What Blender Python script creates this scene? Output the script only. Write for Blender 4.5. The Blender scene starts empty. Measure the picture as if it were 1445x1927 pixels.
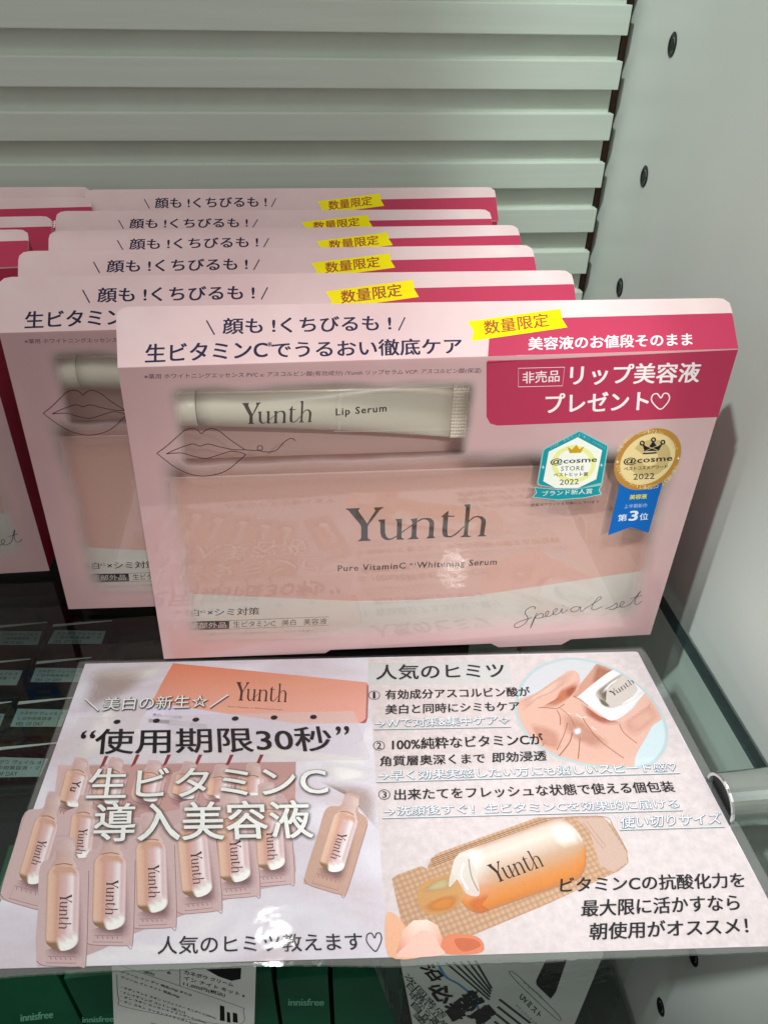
import bpy, bmesh, math
from mathutils import Vector, Matrix
from mathutils.geometry import tessellate_polygon
SC = bpy.context.scene
COL = SC.collection
# ------------------------------------------------------------------ camera
CAM = {'loc':(0.10059,-0.22869,0.22099),'right':(0.994775,-0.100545,0.017683),'up':(0.045013,0.587456,0.808003),'fwd':(0.091629,0.802986,-0.588913),'lens':27.1169}
cam_d = bpy.data.cameras.new('camera')
cam = bpy.data.objects.new('camera', cam_d); COL.objects.link(cam)
_r, _u, _f = (Vector(CAM[k]) for k in ('right', 'up', 'fwd'))
_m = Matrix((_r, _u, -_f)).transposed().to_4x4(); _m.translation = Vector(CAM['loc'])
cam.matrix_world = _m
cam_d.sensor_fit = 'VERTICAL'; cam_d.sensor_height = 36; cam_d.lens = CAM['lens']
cam_d.clip_start = 0.01; cam_d.clip_end = 50
SC.camera = cam
# ------------------------------------------------------------------ light of the shop: ceiling spots, an added low fill spot and a dim surround
w = bpy.data.worlds.new('World'); SC.world = w; w.use_nodes = True
bg = w.node_tree.nodes['Background']
bg.inputs[0].default_value = (0.96, 0.98, 0.94, 1); bg.inputs[1].default_value = 0.275

def spot(name, loc, aim, watts, angle, blend, radius, col=(1, 0.985, 0.95)):
    d = bpy.data.lights.new(name, 'SPOT'); d.energy = watts; d.spot_size = math.radians(angle); d.spot_blend = blend
    d.shadow_soft_size = radius; d.color = col
    o = bpy.data.objects.new(name, d); COL.objects.link(o); o.location = loc
    o.rotation_euler = (Vector(aim) - Vector(loc)).to_track_quat('-Z', 'Y').to_euler()
    return o
def area(name, loc, aim, watts, sx, sy, col=(1, 1, 1)):
    d = bpy.data.lights.new(name, 'AREA'); d.energy = watts; d.shape = 'RECTANGLE'; d.size = sx; d.size_y = sy; d.color = col
    o = bpy.data.objects.new(name, d); COL.objects.link(o); o.location = loc
    o.rotation_euler = (Vector(aim) - Vector(loc)).to_track_quat('-Z', 'Y').to_euler()
    return o
spot('ceiling_spot_side', (-0.50, -0.62, 1.60), (0.375, 0.125, 0.05), 76, 11.2, 0.25, 0.028, (0.88, 1, 0.95))
spot('fill_spot_low', (-0.72, -0.52, 1.28), (0.265, -0.045, -0.075), 58, 7.2, 0.7, 0.03, (0.92, 1, 0.98))  # added fill, no known lamp: brightens the side panel below the glass
spot('ceiling_spot_front', (0.42, -1.35, 1.05), (0.155, -0.05, 0.04), 25, 9.8, 0.45, 0.03)
spot('ceiling_spot_card', (0.16, -0.62, 1.60), (0.108, -0.11, 0.0), 25, 13.6, 0.5, 0.03)
spot('ceiling_spot_back', (0.00, 0.53, 1.20), (0.08, -0.10, 0.0), 6, 18, 0.4, 0.008)
area('ceiling_panel', (0.20, -0.9, 2.2), (0.12, 0.0, 0.0), 10, 1.2, 0.8, (1, 0.99, 0.94))
SC.view_settings.view_transform = 'Standard'; SC.view_settings.look = 'None'
SC.view_settings.exposure = 0.42; SC.view_settings.gamma = 1.0; SC.view_settings.use_curve_mapping = False
SC.cycles.max_bounces = 10; SC.cycles.transparent_max_bounces = 24; SC.cycles.transmission_bounces = 8
SC.cycles.caustics_reflective = False; SC.cycles.caustics_refractive = False
SC.cycles.use_denoising = True
# ------------------------------------------------------------------ measured shapes and print (millimetres on each sheet)
CARD = {'org':(0.01524,-0.019,-0.0006),'x':(0.998513,-0.054514,0.0),'y':(0.054495,0.998176,-0.025997)}
BOX = [(0.04451,-0.01696,-0.01457,0.03417),(0.00209,0.01497,-0.0127,0.01715),(-0.00179,0.03781,-0.00343,0.11444),(0.00126,0.0642,0.0075,0.15358),(-0.00505,0.09663,-0.01761,0.16934),(0.00331,0.14785,0.00035,-0.06673)]
TH = 0.77631
FL = 0.01914
BW = 0.19034
BH = 0.11838
SIG = -0.02571
XS = 0.25556
YW = 0.17719
Z0 = 0.20276
PZ = 0.02233
HT = 0.01193
XG = 0.24979
LBOX = [(-0.20319,0.04138,0.0,0.0),(-0.19665,0.06179,0.03,0.12),(-0.19329,0.0821,0.03,0.14),(-0.18317,0.11693,0.03,0.1),(-0.18724,0.1477,0.0,0.02)]
TUBE = {'cap0':(14.18,104.6),'cap1':(21.24,104.58),'body1':(102.78,101.32),'end':(108.12,100.98),'capT':(17.86,110.74),'capB':(16.19,97.94),'crT':(104.48,110.83),'crB':(106.0,90.04)}
OUT = {'face':[(-2.87,-0.48),(58.38,-1.72),(60.48,-0.16),(123.75,-1.11),(126.95,-3.35),(152.46,-3.66),(155.96,-1.0),(188.43,-0.58),(190.76,120.6),(0.69,118.55)],'head':[(0.66,0.17),(191.69,2.2),(191.36,15.28),(190.97,17.64),(189.05,19.12),(186.44,19.35),(4.04,19.4),(1.7,18.93),(0.32,17.59),(0.03,15.57)],'pouch':[(1.4,4.62),(191.98,-3.85),(181.03,76.61),(9.32,78.8)],'paper':[(-2.34,-106.87),(217.0,-109.21),(210.15,2.96),(209.28,3.57),(-3.57,3.48)],'lam':[(-3.7,-109.7),(12.62,-109.03),(31.76,-108.86),(49.79,-109.17),(70.68,-108.91),(81.94,-109.22),(107.36,-110.61),(144.44,-110.98),(173.49,-110.74),(220.63,-110.9),(213.52,2.86),(212.27,5.54),(185.21,4.88),(105.57,3.81),(44.24,4.26),(-6.16,4.95)],'green':[(-39.28,-6.9,-101.34,-108.54,'INNISFREE'),(-5.35,17.45,-108.89,-113.96,'INNISFREE'),(42.68,74.88,-119.57,-126.74,''),(76.49,98.17,-129.07,-133.92,'INNISFREE'),(99.97,130.77,-134.33,-141.22,'')],'tag':[(12.52,-132.56),(66.3,-146.94),(72.56,-78.97),(23.34,-68.46)],'pack':[(114.7,-70.83),(214.34,-84.8),(216.39,-169.84),(128.37,-146.51)],'holes':[(134.6,190.96),(135.99,138.63),(138.24,85.5),(-83.67,-137.19),(-80.9,-196.32)],'lids':[[(-78.51,98.62),(-57.21,96.83),(-57.6,107.84),(-81.74,109.85)],[(-52.08,97.23),(-21.76,94.69),(-21.27,104.82),(-50.55,108.11)],[(-86.52,69.62),(-60.81,67.42),(-60.31,77.94),(-87.37,81.0)],[(-54.12,69.08),(-28.2,66.86),(-27.44,76.7),(-53.95,79.33)],[(-77.81,42.27),(-61.38,40.84),(-61.41,48.26),(-77.99,51.07)],[(-56.41,39.74),(-30.93,37.53),(-29.64,48.27),(-55.89,51.23)],[(-62.86,10.46),(-34.12,8.5),(-32.62,18.55),(-64.1,22.55)]]}
LOGO = [[(0.0048,0.2802),(0.1017,0.2804),(0.1009,0.2757),(0.0913,0.2607),(0.0952,0.2487),(0.1516,0.1496),(0.2082,0.253),(0.2,0.271),(0.2,0.2796),(0.2645,0.2796),(0.2629,0.2747),(0.2405,0.2593),(0.1595,0.1353),(0.1555,0.1175),(0.1554,0.0247),(0.1761,0.005),(0.176,-0.0001),(0.0867,-0.0005),(0.0868,0.0036),(0.1042,0.017),(0.1092,0.0289),(0.1098,0.1249),(0.1026,0.1421),(0.0253,0.2617),(0.0046,0.2753)],[(0.229,0.1716),(0.2337,0.1773),(0.2762,0.1781),(0.2749,0.1515),(0.2775,0.061),(0.2879,0.0279),(0.3065,0.0105),(0.3312,0.0175),(0.36,0.0364),(0.3602,0.0262),(0.3339,0.0071),(0.3066,-0.0028),(0.2757,0.0028),(0.2531,0.0266),(0.2429,0.0627),(0.242,0.1532),(0.229,0.1665)],[(0.3473,0.1766),(0.3939,0.1772),(0.3926,0.1606),(0.3927,0.0245),(0.3979,0.0108),(0.4114,0.005),(0.4116,-0.0012),(0.3591,-0.0014),(0.3593,0.1523),(0.3474,0.1698)],[(0.3917,0.0643),(0.4677,0.1258),(0.4681,0.1168),(0.3936,0.0539)],[(0.4524,0.1715),(0.499,0.176),(0.4985,0.1453),(0.4975,0.0292),(0.5023,0.0137),(0.5134,0.0048),(0.5136,-0.0024),(0.4384,-0.0025),(0.4382,0.0036),(0.4573,0.0107),(0.4626,0.026),(0.4654,0.147),(0.4541,0.1645)],[(0.4982,0.1543),(0.528,0.1728),(0.5607,0.176),(0.594,0.1706),(0.6139,0.1495),(0.62,0.1243),(0.6197,0.0279),(0.6202,0.0146),(0.6307,0.0059),(0.6311,-0.0013),(0.5706,-0.0022),(0.5704,0.0038),(0.5826,0.0146),(0.5854,0.0247),(0.586,0.126),(0.5784,0.1483),(0.5571,0.1623),(0.5366,0.1634),(0.5003,0.1412)],[(0.6676,0.1818),(0.7119,0.2291),(0.7158,0.219),(0.7143,0.1885),(0.7609,0.1842),(0.7596,0.1762),(0.715,0.1766),(0.7154,0.0691),(0.7197,0.0228),(0.7314,0.0089),(0.7151,-0.0006),(0.6936,0.0088),(0.6815,0.0298),(0.6793,0.0708),(0.6819,0.1751),(0.6688,0.1758)],[(0.7135,-0.0004),(0.7245,0.0103),(0.748,0.0121),(0.7803,0.0371),(0.8333,0.0954),(0.8341,0.0843),(0.7851,0.0245),(0.749,-0.0014)],[(0.8225,0.2746),(0.865,0.2756),(0.8645,0.261),(0.8634,0.0256),(0.8681,0.0099),(0.888,0.0018),(0.8886,-0.0045),(0.8149,-0.0038),(0.8144,0.0025),(0.8322,0.014),(0.8364,0.0271),(0.8347,0.2527),(0.8229,0.2688)],[(0.8611,0.1374),(0.8922,0.1688),(0.9249,0.1761),(0.9589,0.1676),(0.982,0.1414),(0.9875,0.116),(0.9823,0.0195),(0.985,0.0071),(0.9982,0.0022),(0.9986,-0.0041),(0.9367,-0.0039),(0.9362,0.0024),(0.9491,0.011),(0.9517,0.0211),(0.9531,0.1177),(0.9485,0.1431),(0.9301,0.162),(0.9051,0.1633),(0.8776,0.1405),(0.8612,0.1143)]]
ART = {}
ART['face'] = [
 ('P',[(111.06,117.93),(190.86,120.24),(190.59,96.64),(116.73,95.76),(114.21,96.61),(112.76,99.14)],'#b63a58',1,1),
 ('S',[(121.3,115.59),(135.95,115.61),(136.21,109.3),(122.02,109.3)],0.18,'#f6e6ea',1,4,1,0),
 ('T','非売品',(123.25,110.36),(134.96,110.79),(122.79,114.32),'#f6e6ea',0.012,1,4),
 ('T','リップ美容液',(138.59,109.42),(180.6,109.47),(137.88,116.27),'#f8eaee',0.024,1,4),
 ('T','プレゼント',(132.16,99.9),(165.9,100.07),(131.25,106.68),'#f8eaee',0.024,1,4),
 ('S',[(169.46,104.16),(167.88,105.71),(166.54,105.37),(166.38,103.68),(167.86,101.74),(170.18,100.14),(171.77,101.82),(172.37,103.89),(171.44,105.61),(170.02,105.65)],0.42,'#f8eaee',1,4,1,1),
 ('T','※薬用 ホワイトニングエッセンス PVC a: アスコルビン酸(有効成分) /Yunth リップセラム VCP: アスコルビン酸(保湿)',(7.73,114.47),(109.57,114.1),(8.03,116.35),'#4a3c46',0.006,1,4),
 ('S',[(7.71,89.29),(11.2,91.86),(14.74,94.96),(17.21,97.04),(19.33,97.72),(21.15,97.29),(22.36,95.75)],0.26,'#3a1f2c',1,4,0,1),
 ('S',[(22.36,95.75),(23.99,97.11),(25.84,97.51),(28.18,96.41),(31.17,93.29),(35.42,89.59)],0.26,'#3a1f2c',1,4,0,1),
 ('S',[(35.42,89.59),(38.33,89.29),(40.43,89.32),(41.0,90.17),(40.39,90.97),(39.52,90.61),(39.44,89.54),(40.82,88.82),(43.33,88.53),(45.49,89.24),(47.57,91.59),(49.5,93.07),(50.76,93.12),(51.56,92.33)],0.26,'#3a1f2c',1,4,0,1),
 ('S',[(7.71,89.29),(9.84,86.88),(12.61,84.03),(16.48,81.49),(20.57,80.33),(25.29,80.76),(29.28,82.42),(32.95,85.46),(35.52,87.83)],0.26,'#3a1f2c',1,4,0,1),
 ('S',[(10.64,88.99),(14.34,90.7),(18.65,92.18),(20.12,92.03),(21.53,91.41),(24.01,92.09),(27.61,90.92),(31.67,89.81),(35.42,89.59)],0.26,'#3a1f2c',1,4,0,1),
 ('S',[(10.64,88.99),(15.37,89.12),(18.94,87.83),(22.59,86.92),(26.46,87.85),(30.77,89.16),(33.67,88.77),(35.52,87.83)],0.26,'#3a1f2c',1,4,0,1),
 ('S',[(110.52,94.99),(67.52,95.19),(65.84,96.38),(65.66,104.97),(66.69,107.67),(69.34,108.86),(102.54,109.8)],0.1,'#e8ded6',0.7,3,0,1),
 ('S',[(139.08,15.82),(139.18,16.89),(137.71,17.16),(135.91,15.83),(135.54,13.95),(136.65,12.23),(136.9,10.19),(135.49,7.96),(133.48,6.78),(132.21,7.23),(132.21,8.54),(134.04,9.91),(136.51,10.86),(138.54,11.65)],0.3,'#3f3a44',1,4,0,1),
 ('S',[(140.26,13.93),(139.39,10.95),(138.6,6.26),(139.01,7.91),(139.86,11.57),(141.27,13.31),(142.67,13.23),(142.72,11.76),(141.09,11.12),(139.62,11.58)],0.28,'#3f3a44',1,4,0,1),
 ('S',[(141.33,11.11),(143.75,11.87),(144.85,13.64),(144.42,14.58),(143.65,13.71),(144.02,12.04),(145.53,11.95),(146.98,13.32),(148.07,15.08),(147.54,15.66),(146.65,14.62),(146.73,12.97),(147.99,12.53),(149.31,13.73),(149.94,15.51),(149.91,13.69),(150.72,13.27),(152.28,14.82)],0.28,'#3f3a44',1,4,0,1),
 ('S',[(156.93,15.81),(154.82,16.12),(153.41,14.94),(154.07,13.62),(155.86,13.87),(157.13,15.98),(157.28,14.33),(158.09,13.73),(159.48,15.29),(164.21,19.34),(164.17,20.6),(163.02,19.77),(161.63,15.89),(162.1,14.22),(163.59,14.31),(165.8,15.63)],0.28,'#3f3a44',1,4,0,1),
 ('S',[(150.03,16.96),(150.12,17.31)],0.3,'#3f3a44',1,4,0,1),
 ('S',[(167.28,14.27),(169.72,15.58),(171.07,17.13),(171.62,15.28),(170.65,13.88),(168.77,13.99)],0.28,'#3f3a44',1,4,0,1),
 ('S',[(170.58,14.25),(172.91,15.2),(174.2,16.94),(173.51,17.71),(172.66,16.49),(173.13,15.0),(174.78,14.9),(176.86,16.42),(178.86,20.99),(179.67,22.37),(178.53,19.03),(178.5,16.5),(179.73,15.88),(181.25,17.43)],0.28,'#3f3a44',1,4,0,1),
 ('S',[(176.35,18.98),(180.64,20.34)],0.28,'#3f3a44',1,4,0,1),
 ('P',[(144.0,93.08),(144.76,92.97),(154.92,87.33),(155.23,86.48),(155.74,72.1),(154.68,71.47),(149.7,70.9),(140.4,70.56),(133.19,72.33),(132.61,73.24),(132.87,85.77),(133.37,86.81)],'#8fc6c6',1,2),
 ('P',[(144.08,92.59),(144.64,92.57),(154.68,87.01),(154.87,86.37),(155.29,72.48),(149.3,70.92),(140.36,70.83),(133.61,72.62),(133.04,73.44),(133.28,85.55),(133.68,86.46)],'#1f94a0',1,3),
 ('P',[(144.14,90.61),(153.31,85.36),(153.27,73.99),(147.4,70.64),(139.37,70.96),(134.71,73.91),(135.05,85.49)],'#f3f4ea',1,4),
 ('S',[(151.17,80.13),(151.24,78.67),(150.97,77.3),(150.36,76.07),(149.44,75.05),(148.25,74.31),(146.87,73.87),(145.35,73.76),(143.78,73.99),(142.24,74.54),(140.82,75.39),(139.57,76.48),(138.58,77.76),(137.88,79.17),(137.5,80.62),(137.47,82.06),(137.77,83.4),(138.4,84.59),(139.32,85.56),(140.49,86.27),(141.84,86.69),(143.31,86.8),(144.84,86.59),(146.34,86.07),(147.75,85.27),(148.99,84.22),(150.01,82.97),(150.75,81.58)],1.6,'#e9eb9a',1,5,1,1),
 ('P',[(142.33,84.6),(141.07,87.17),(142.88,85.98),(144.08,87.91),(145.31,86.06),(146.94,87.18),(146.1,84.68)],'#cf9f1c',1,6),
 ('T','@cosme',(136.3,79.98),(152.27,80.39),(136.0,82.69),'#232028',0.02,1,7),
 ('T','~STORE',(140.31,77.79),(148.25,77.8),(140.13,79.53),'#232028',0.004,1,7),
 ('T','ベストヒット賞',(138.06,75.55),(150.03,75.44),(137.92,77.09),'#232028',0.02,1,7),
 ('T','2022',(140.63,72.16),(147.34,72.21),(140.39,74.35),'#232028',0.006,1,7),
 ('P',[(131.81,71.62),(140.41,70.47),(149.33,70.74),(155.81,71.74),(155.08,69.65),(156.38,67.64),(150.45,66.33),(140.68,65.91),(131.48,67.44),(132.8,69.33)],'#9fd0cf',1,5),
 ('P',[(132.16,71.34),(140.45,70.19),(149.38,70.47),(155.4,71.4),(154.77,69.62),(155.87,67.84),(150.4,66.65),(140.64,66.19),(132.0,67.64),(133.19,69.32)],'#1f94a0',1,6),
 ('T','ブランド新人賞',(135.14,67.74),(152.82,68.15),(134.93,69.92),'#eef4f2',0.01,1,7),
 ('T','受賞はブランドを対象にしています',(131.58,63.53),(156.0,63.97),(131.5,64.83),'#232028',0.008,1,4),
 ('T','T',(135.33,86.15),(136.09,86.63),(135.05,87.08),'#7cc6cb',0.008,1,7),
 ('T','H',(136.43,86.85),(137.19,87.32),(136.15,87.78),'#7cc6cb',0.008,1,7),
 ('T','E',(137.53,87.54),(138.29,88.02),(137.25,88.47),'#7cc6cb',0.008,1,7),
 ('T','B',(139.72,88.93),(140.48,89.4),(139.44,89.85),'#7cc6cb',0.008,1,7),
 ('T','E',(140.82,89.62),(141.57,90.09),(140.53,90.54),'#7cc6cb',0.008,1,7),
 ('T','S',(141.91,90.31),(142.65,90.78),(141.62,91.23),'#7cc6cb',0.008,1,7),
 ('T','T',(142.99,91.0),(143.74,91.47),(142.7,91.91),'#7cc6cb',0.008,1,7),
 ('T','C',(141.5,90.03),(142.09,89.85),(141.49,90.86),'#7cc6cb',0.008,1,7),
 ('T','O',(142.36,90.25),(142.95,90.07),(142.35,91.08),'#7cc6cb',0.008,1,7),
 ('T','S',(143.22,90.47),(143.81,90.29),(143.21,91.3),'#7cc6cb',0.008,1,7),
 ('T','M',(144.09,90.69),(144.67,90.51),(144.07,91.52),'#7cc6cb',0.008,1,7),
 ('T','E',(144.35,91.34),(144.94,91.16),(144.33,92.17),'#7cc6cb',0.008,1,7),
 ('T','T',(145.2,90.86),(145.79,90.68),(145.17,91.69),'#7cc6cb',0.008,1,7),
 ('T','I',(146.04,90.38),(146.63,90.2),(146.02,91.21),'#7cc6cb',0.008,1,7),
 ('T','C',(146.89,89.9),(147.48,89.71),(146.86,90.73),'#7cc6cb',0.008,1,7),
 ('T','S',(147.74,89.41),(148.33,89.23),(147.71,90.24),'#7cc6cb',0.008,1,7),
 ('T','A',(149.44,88.44),(150.04,88.25),(149.41,89.27),'#7cc6cb',0.008,1,7),
 ('T','W',(150.3,87.95),(150.9,87.76),(150.27,88.79),'#7cc6cb',0.008,1,7),
 ('T','A',(151.16,87.46),(151.76,87.27),(151.12,88.3),'#7cc6cb',0.008,1,7),
 ('T','R',(152.02,86.97),(152.62,86.78),(151.98,87.81),'#7cc6cb',0.008,1,7),
 ('T','D',(152.88,86.48),(153.48,86.29),(152.84,87.32),'#7cc6cb',0.008,1,7),
 ('T','S',(153.75,85.98),(154.35,85.79),(153.71,86.83),'#7cc6cb',0.008,1,7),
 ('P',[(161.97,72.31),(177.36,72.6),(176.84,50.25),(169.55,53.05),(161.78,49.74)],'#1565b8',1,2),
 ('P',[(181.26,82.51),(181.27,80.78),(181.05,79.04),(180.6,77.35),(179.92,75.72),(179.04,74.2),(177.95,72.83),(176.7,71.62),(175.29,70.61),(173.77,69.82),(172.17,69.27),(170.51,68.98),(168.85,68.94),(167.21,69.16),(165.62,69.64),(164.13,70.36),(162.77,71.3),(161.56,72.44),(160.53,73.77),(159.7,75.24),(159.09,76.82),(158.69,78.49),(158.53,80.2),(158.6,81.93),(158.9,83.63),(159.42,85.27),(160.14,86.82),(161.05,88.26),(162.14,89.54),(163.37,90.66),(164.73,91.59),(166.19,92.32),(167.71,92.83),(169.28,93.1),(170.87,93.15),(172.43,92.96),(173.95,92.54),(175.39,91.89),(176.73,91.04),(177.94,89.98),(178.99,88.74),(179.87,87.35),(180.54,85.83),(181.01,84.2)],'#b8863c',1,3),
 ('P',[(179.25,82.3),(179.25,80.86),(179.07,79.42),(178.69,78.01),(178.13,76.66),(177.4,75.4),(176.51,74.25),(175.48,73.25),(174.33,72.42),(173.08,71.77),(171.76,71.32),(170.41,71.07),(169.04,71.04),(167.69,71.23),(166.4,71.62),(165.17,72.22),(164.05,73.0),(163.06,73.95),(162.21,75.05),(161.52,76.27),(161.0,77.59),(160.68,78.98),(160.54,80.41),(160.59,81.85),(160.83,83.27),(161.24,84.64),(161.84,85.94),(162.59,87.14),(163.48,88.22),(164.5,89.16),(165.62,89.94),(166.82,90.55),(168.08,90.97),(169.38,91.2),(170.69,91.24),(171.98,91.07),(173.24,90.72),(174.43,90.17),(175.53,89.45),(176.53,88.56),(177.39,87.52),(178.11,86.35),(178.67,85.08),(179.05,83.72)],'#e6cf98',1,4),
 ('S',[(166.1,84.49),(166.8,85.44),(167.71,86.17),(168.79,86.64),(169.97,86.82),(171.19,86.7),(172.38,86.28),(173.47,85.59),(174.39,84.67),(175.09,83.57),(175.53,82.35),(175.68,81.09),(175.53,79.85),(175.09,78.72),(174.37,77.75),(173.43,77.02),(172.31,76.56),(171.1,76.41),(169.85,76.58),(168.65,77.04),(167.57,77.78),(166.67,78.75),(166.01,79.89),(165.62,81.12)],4.2,'#c8b078',1,5,0,1),
 ('P',[(168.08,84.43),(166.77,87.36),(169.28,86.0),(170.27,88.5),(172.13,86.12),(173.92,87.54),(173.06,84.51)],'#232028',1,6),
 ('S',[(167.29,87.63),(167.28,87.28),(167.09,87.02),(166.79,86.93),(166.44,87.04),(166.15,87.31),(165.98,87.68),(166.0,88.03),(166.18,88.29),(166.48,88.38),(166.83,88.27),(167.12,88.0)],0.5,'#232028',1,6,1,1),
 ('S',[(170.93,88.77),(170.92,88.42),(170.74,88.16),(170.44,88.08),(170.09,88.18),(169.79,88.45),(169.63,88.82),(169.64,89.17),(169.82,89.43),(170.12,89.51),(170.47,89.41),(170.76,89.14)],0.5,'#232028',1,6,1,1),
 ('S',[(174.41,87.73),(174.4,87.38),(174.22,87.12),(173.92,87.03),(173.57,87.14),(173.27,87.41),(173.1,87.78),(173.11,88.13),(173.29,88.39),(173.59,88.48),(173.94,88.37),(174.24,88.1)],0.5,'#232028',1,6,1,1),
 ('S',[(167.79,83.58),(172.45,83.76)],0.6,'#232028',1,6,0,1),
 ('S',[(168.36,84.55),(172.56,86.74)],0.16,'#e6cf98',1,7,0,1),
 ('S',[(167.98,86.68),(172.71,84.69)],0.16,'#e6cf98',1,7,0,1),
 ('T','@cosme',(161.83,79.13),(178.76,79.86),(161.33,82.09),'#232028',0.02,1,7),
 ('T','ベストコスメアワード',(162.42,77.09),(177.69,77.4),(162.26,78.5),'#232028',0.02,1,7),
 ('T','2022',(166.42,73.25),(173.94,73.41),(166.02,75.63),'#232028',0.006,1,7),
 ('T','T',(159.85,84.15),(159.96,85.25),(158.52,84.65),'#e8cf94',0.01,1,7),
 ('T','H',(159.94,85.12),(160.17,86.16),(158.64,85.77),'#e8cf94',0.01,1,7),
 ('T','E',(160.14,86.05),(160.49,87.03),(158.88,86.83),'#e8cf94',0.01,1,7),
 ('T','B',(160.85,87.76),(161.39,88.58),(159.71,88.77),'#e8cf94',0.01,1,7),
 ('T','E',(161.34,88.51),(161.97,89.24),(160.28,89.62),'#e8cf94',0.01,1,7),
 ('T','S',(161.92,89.19),(162.64,89.83),(160.94,90.38),'#e8cf94',0.01,1,7),
 ('T','T',(162.59,89.79),(163.38,90.33),(161.7,91.05),'#e8cf94',0.01,1,7),
 ('T','C',(164.14,90.72),(165.05,91.05),(163.46,92.07),'#e8cf94',0.01,1,7),
 ('T','O',(165.01,91.04),(165.96,91.26),(164.43,92.42),'#e8cf94',0.01,1,7),
 ('T','S',(165.93,91.26),(166.92,91.38),(165.46,92.66),'#e8cf94',0.01,1,7),
 ('T','M',(166.89,91.37),(167.91,91.39),(166.54,92.79),'#e8cf94',0.01,1,7),
 ('T','E',(167.88,91.39),(168.93,91.29),(167.65,92.8),'#e8cf94',0.01,1,7),
 ('T','T',(168.89,91.3),(169.96,91.1),(168.78,92.69),'#e8cf94',0.01,1,7),
 ('T','I',(170.28,91.0),(170.62,90.9),(170.3,92.37),'#e8cf94',0.01,1,7),
 ('T','C',(170.94,90.81),(172.01,90.4),(171.08,92.14),'#e8cf94',0.01,1,7),
 ('T','S',(171.96,90.43),(173.01,89.91),(172.22,91.7),'#e8cf94',0.01,1,7),
 ('T','A',(173.92,89.37),(174.91,88.67),(174.43,90.5),'#e8cf94',0.01,1,7),
 ('T','W',(174.84,88.72),(175.8,87.92),(175.48,89.76),'#e8cf94',0.01,1,7),
 ('T','A',(175.72,87.99),(176.62,87.11),(176.47,88.92),'#e8cf94',0.01,1,7),
 ('T','R',(176.54,87.19),(177.38,86.23),(177.41,88.01),'#e8cf94',0.01,1,7),
 ('T','D',(177.3,86.33),(178.06,85.31),(178.27,87.02),'#e8cf94',0.01,1,7),
 ('T','S',(177.98,85.42),(178.66,84.33),(179.06,85.97),'#e8cf94',0.01,1,7),
 ('T','T',(179.96,78.93),(179.95,77.77),(181.35,78.49),'#e8cf94',0.01,1,7),
 ('T','H',(179.96,77.82),(179.82,76.71),(181.34,77.21),'#e8cf94',0.01,1,7),
 ('T','E',(179.82,76.74),(179.56,75.69),(181.18,75.98),'#e8cf94',0.01,1,7),
 ('T','B',(179.18,74.76),(178.68,73.87),(180.43,73.7),'#e8cf94',0.01,1,7),
 ('T','E',(178.68,73.87),(178.06,73.08),(179.85,72.7),'#e8cf94',0.01,1,7),
 ('T','S',(178.06,73.08),(177.34,72.39),(179.14,71.79),'#e8cf94',0.01,1,7),
 ('T','T',(177.33,72.38),(176.53,71.8),(178.31,71.01),'#e8cf94',0.01,1,7),
 ('T','C',(175.6,71.32),(174.64,70.98),(176.34,69.82),'#e8cf94',0.01,1,7),
 ('T','O',(174.61,70.97),(173.6,70.76),(175.22,69.44),'#e8cf94',0.01,1,7),
 ('T','S',(173.56,70.76),(172.5,70.67),(174.03,69.2),'#e8cf94',0.01,1,7),
 ('T','M',(172.46,70.67),(171.37,70.72),(172.79,69.11),'#e8cf94',0.01,1,7),
 ('T','E',(171.33,70.72),(170.22,70.89),(171.51,69.18),'#e8cf94',0.01,1,7),
 ('T','T',(170.18,70.9),(169.06,71.19),(170.22,69.39),'#e8cf94',0.01,1,7),
 ('T','I',(168.64,71.35),(168.3,71.48),(168.53,69.89),'#e8cf94',0.01,1,7),
 ('T','C',(167.88,71.64),(166.79,72.17),(167.63,70.24),'#e8cf94',0.01,1,7),
 ('T','S',(166.77,72.19),(165.71,72.83),(166.37,70.87),'#e8cf94',0.01,1,7),
 ('T','A',(164.68,73.6),(163.72,74.45),(164.0,72.5),'#e8cf94',0.01,1,7),
 ('T','W',(163.73,74.44),(162.84,75.38),(162.92,73.47),'#e8cf94',0.01,1,7),
 ('T','A',(162.85,75.37),(162.05,76.38),(161.93,74.54),'#e8cf94',0.01,1,7),
 ('T','R',(162.07,76.36),(161.35,77.44),(161.03,75.68),'#e8cf94',0.01,1,7),
 ('T','D',(161.38,77.4),(160.77,78.53),(160.25,76.88),'#e8cf94',0.01,1,7),
 ('T','S',(160.79,78.48),(160.29,79.64),(159.58,78.14),'#e8cf94',0.01,1,7),
 ('P',[(159.28,81.56),(159.59,80.9),(160.14,80.67),(159.68,80.47),(159.61,79.82),(159.29,80.48),(158.74,80.72),(159.21,80.92)],'#f0e2b8',1,7),
 ('P',[(180.4,82.19),(180.75,81.53),(181.31,81.29),(180.85,81.09),(180.81,80.44),(180.46,81.11),(179.9,81.34),(180.36,81.54)],'#f0e2b8',1,7),
 ('P',[(133.73,80.42),(134.01,79.76),(134.54,79.52),(134.07,79.32),(133.96,78.68),(133.69,79.34),(133.16,79.57),(133.63,79.77)],'#bfe4e4',1,7),
 ('P',[(153.87,80.46),(154.18,79.8),(154.72,79.56),(154.26,79.36),(154.18,78.71),(153.87,79.38),(153.33,79.61),(153.79,79.81)],'#bfe4e4',1,7),
 ('T','美容液',(166.76,65.04),(172.91,65.25),(166.56,67.03),'#d8d84a',0.03,1,4),
 ('T','上半期新作',(165.48,61.36),(173.92,61.47),(165.26,63.11),'#a8c8ea',0.01,1,4),
 ('T','第',(164.31,55.85),(167.54,55.99),(163.93,58.74),'#dfeaf6',0.015,1,4),
 ('T','3',(168.28,55.96),(171.2,56.02),(168.15,60.07),'#dfeaf6',0.05,1,4),
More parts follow.
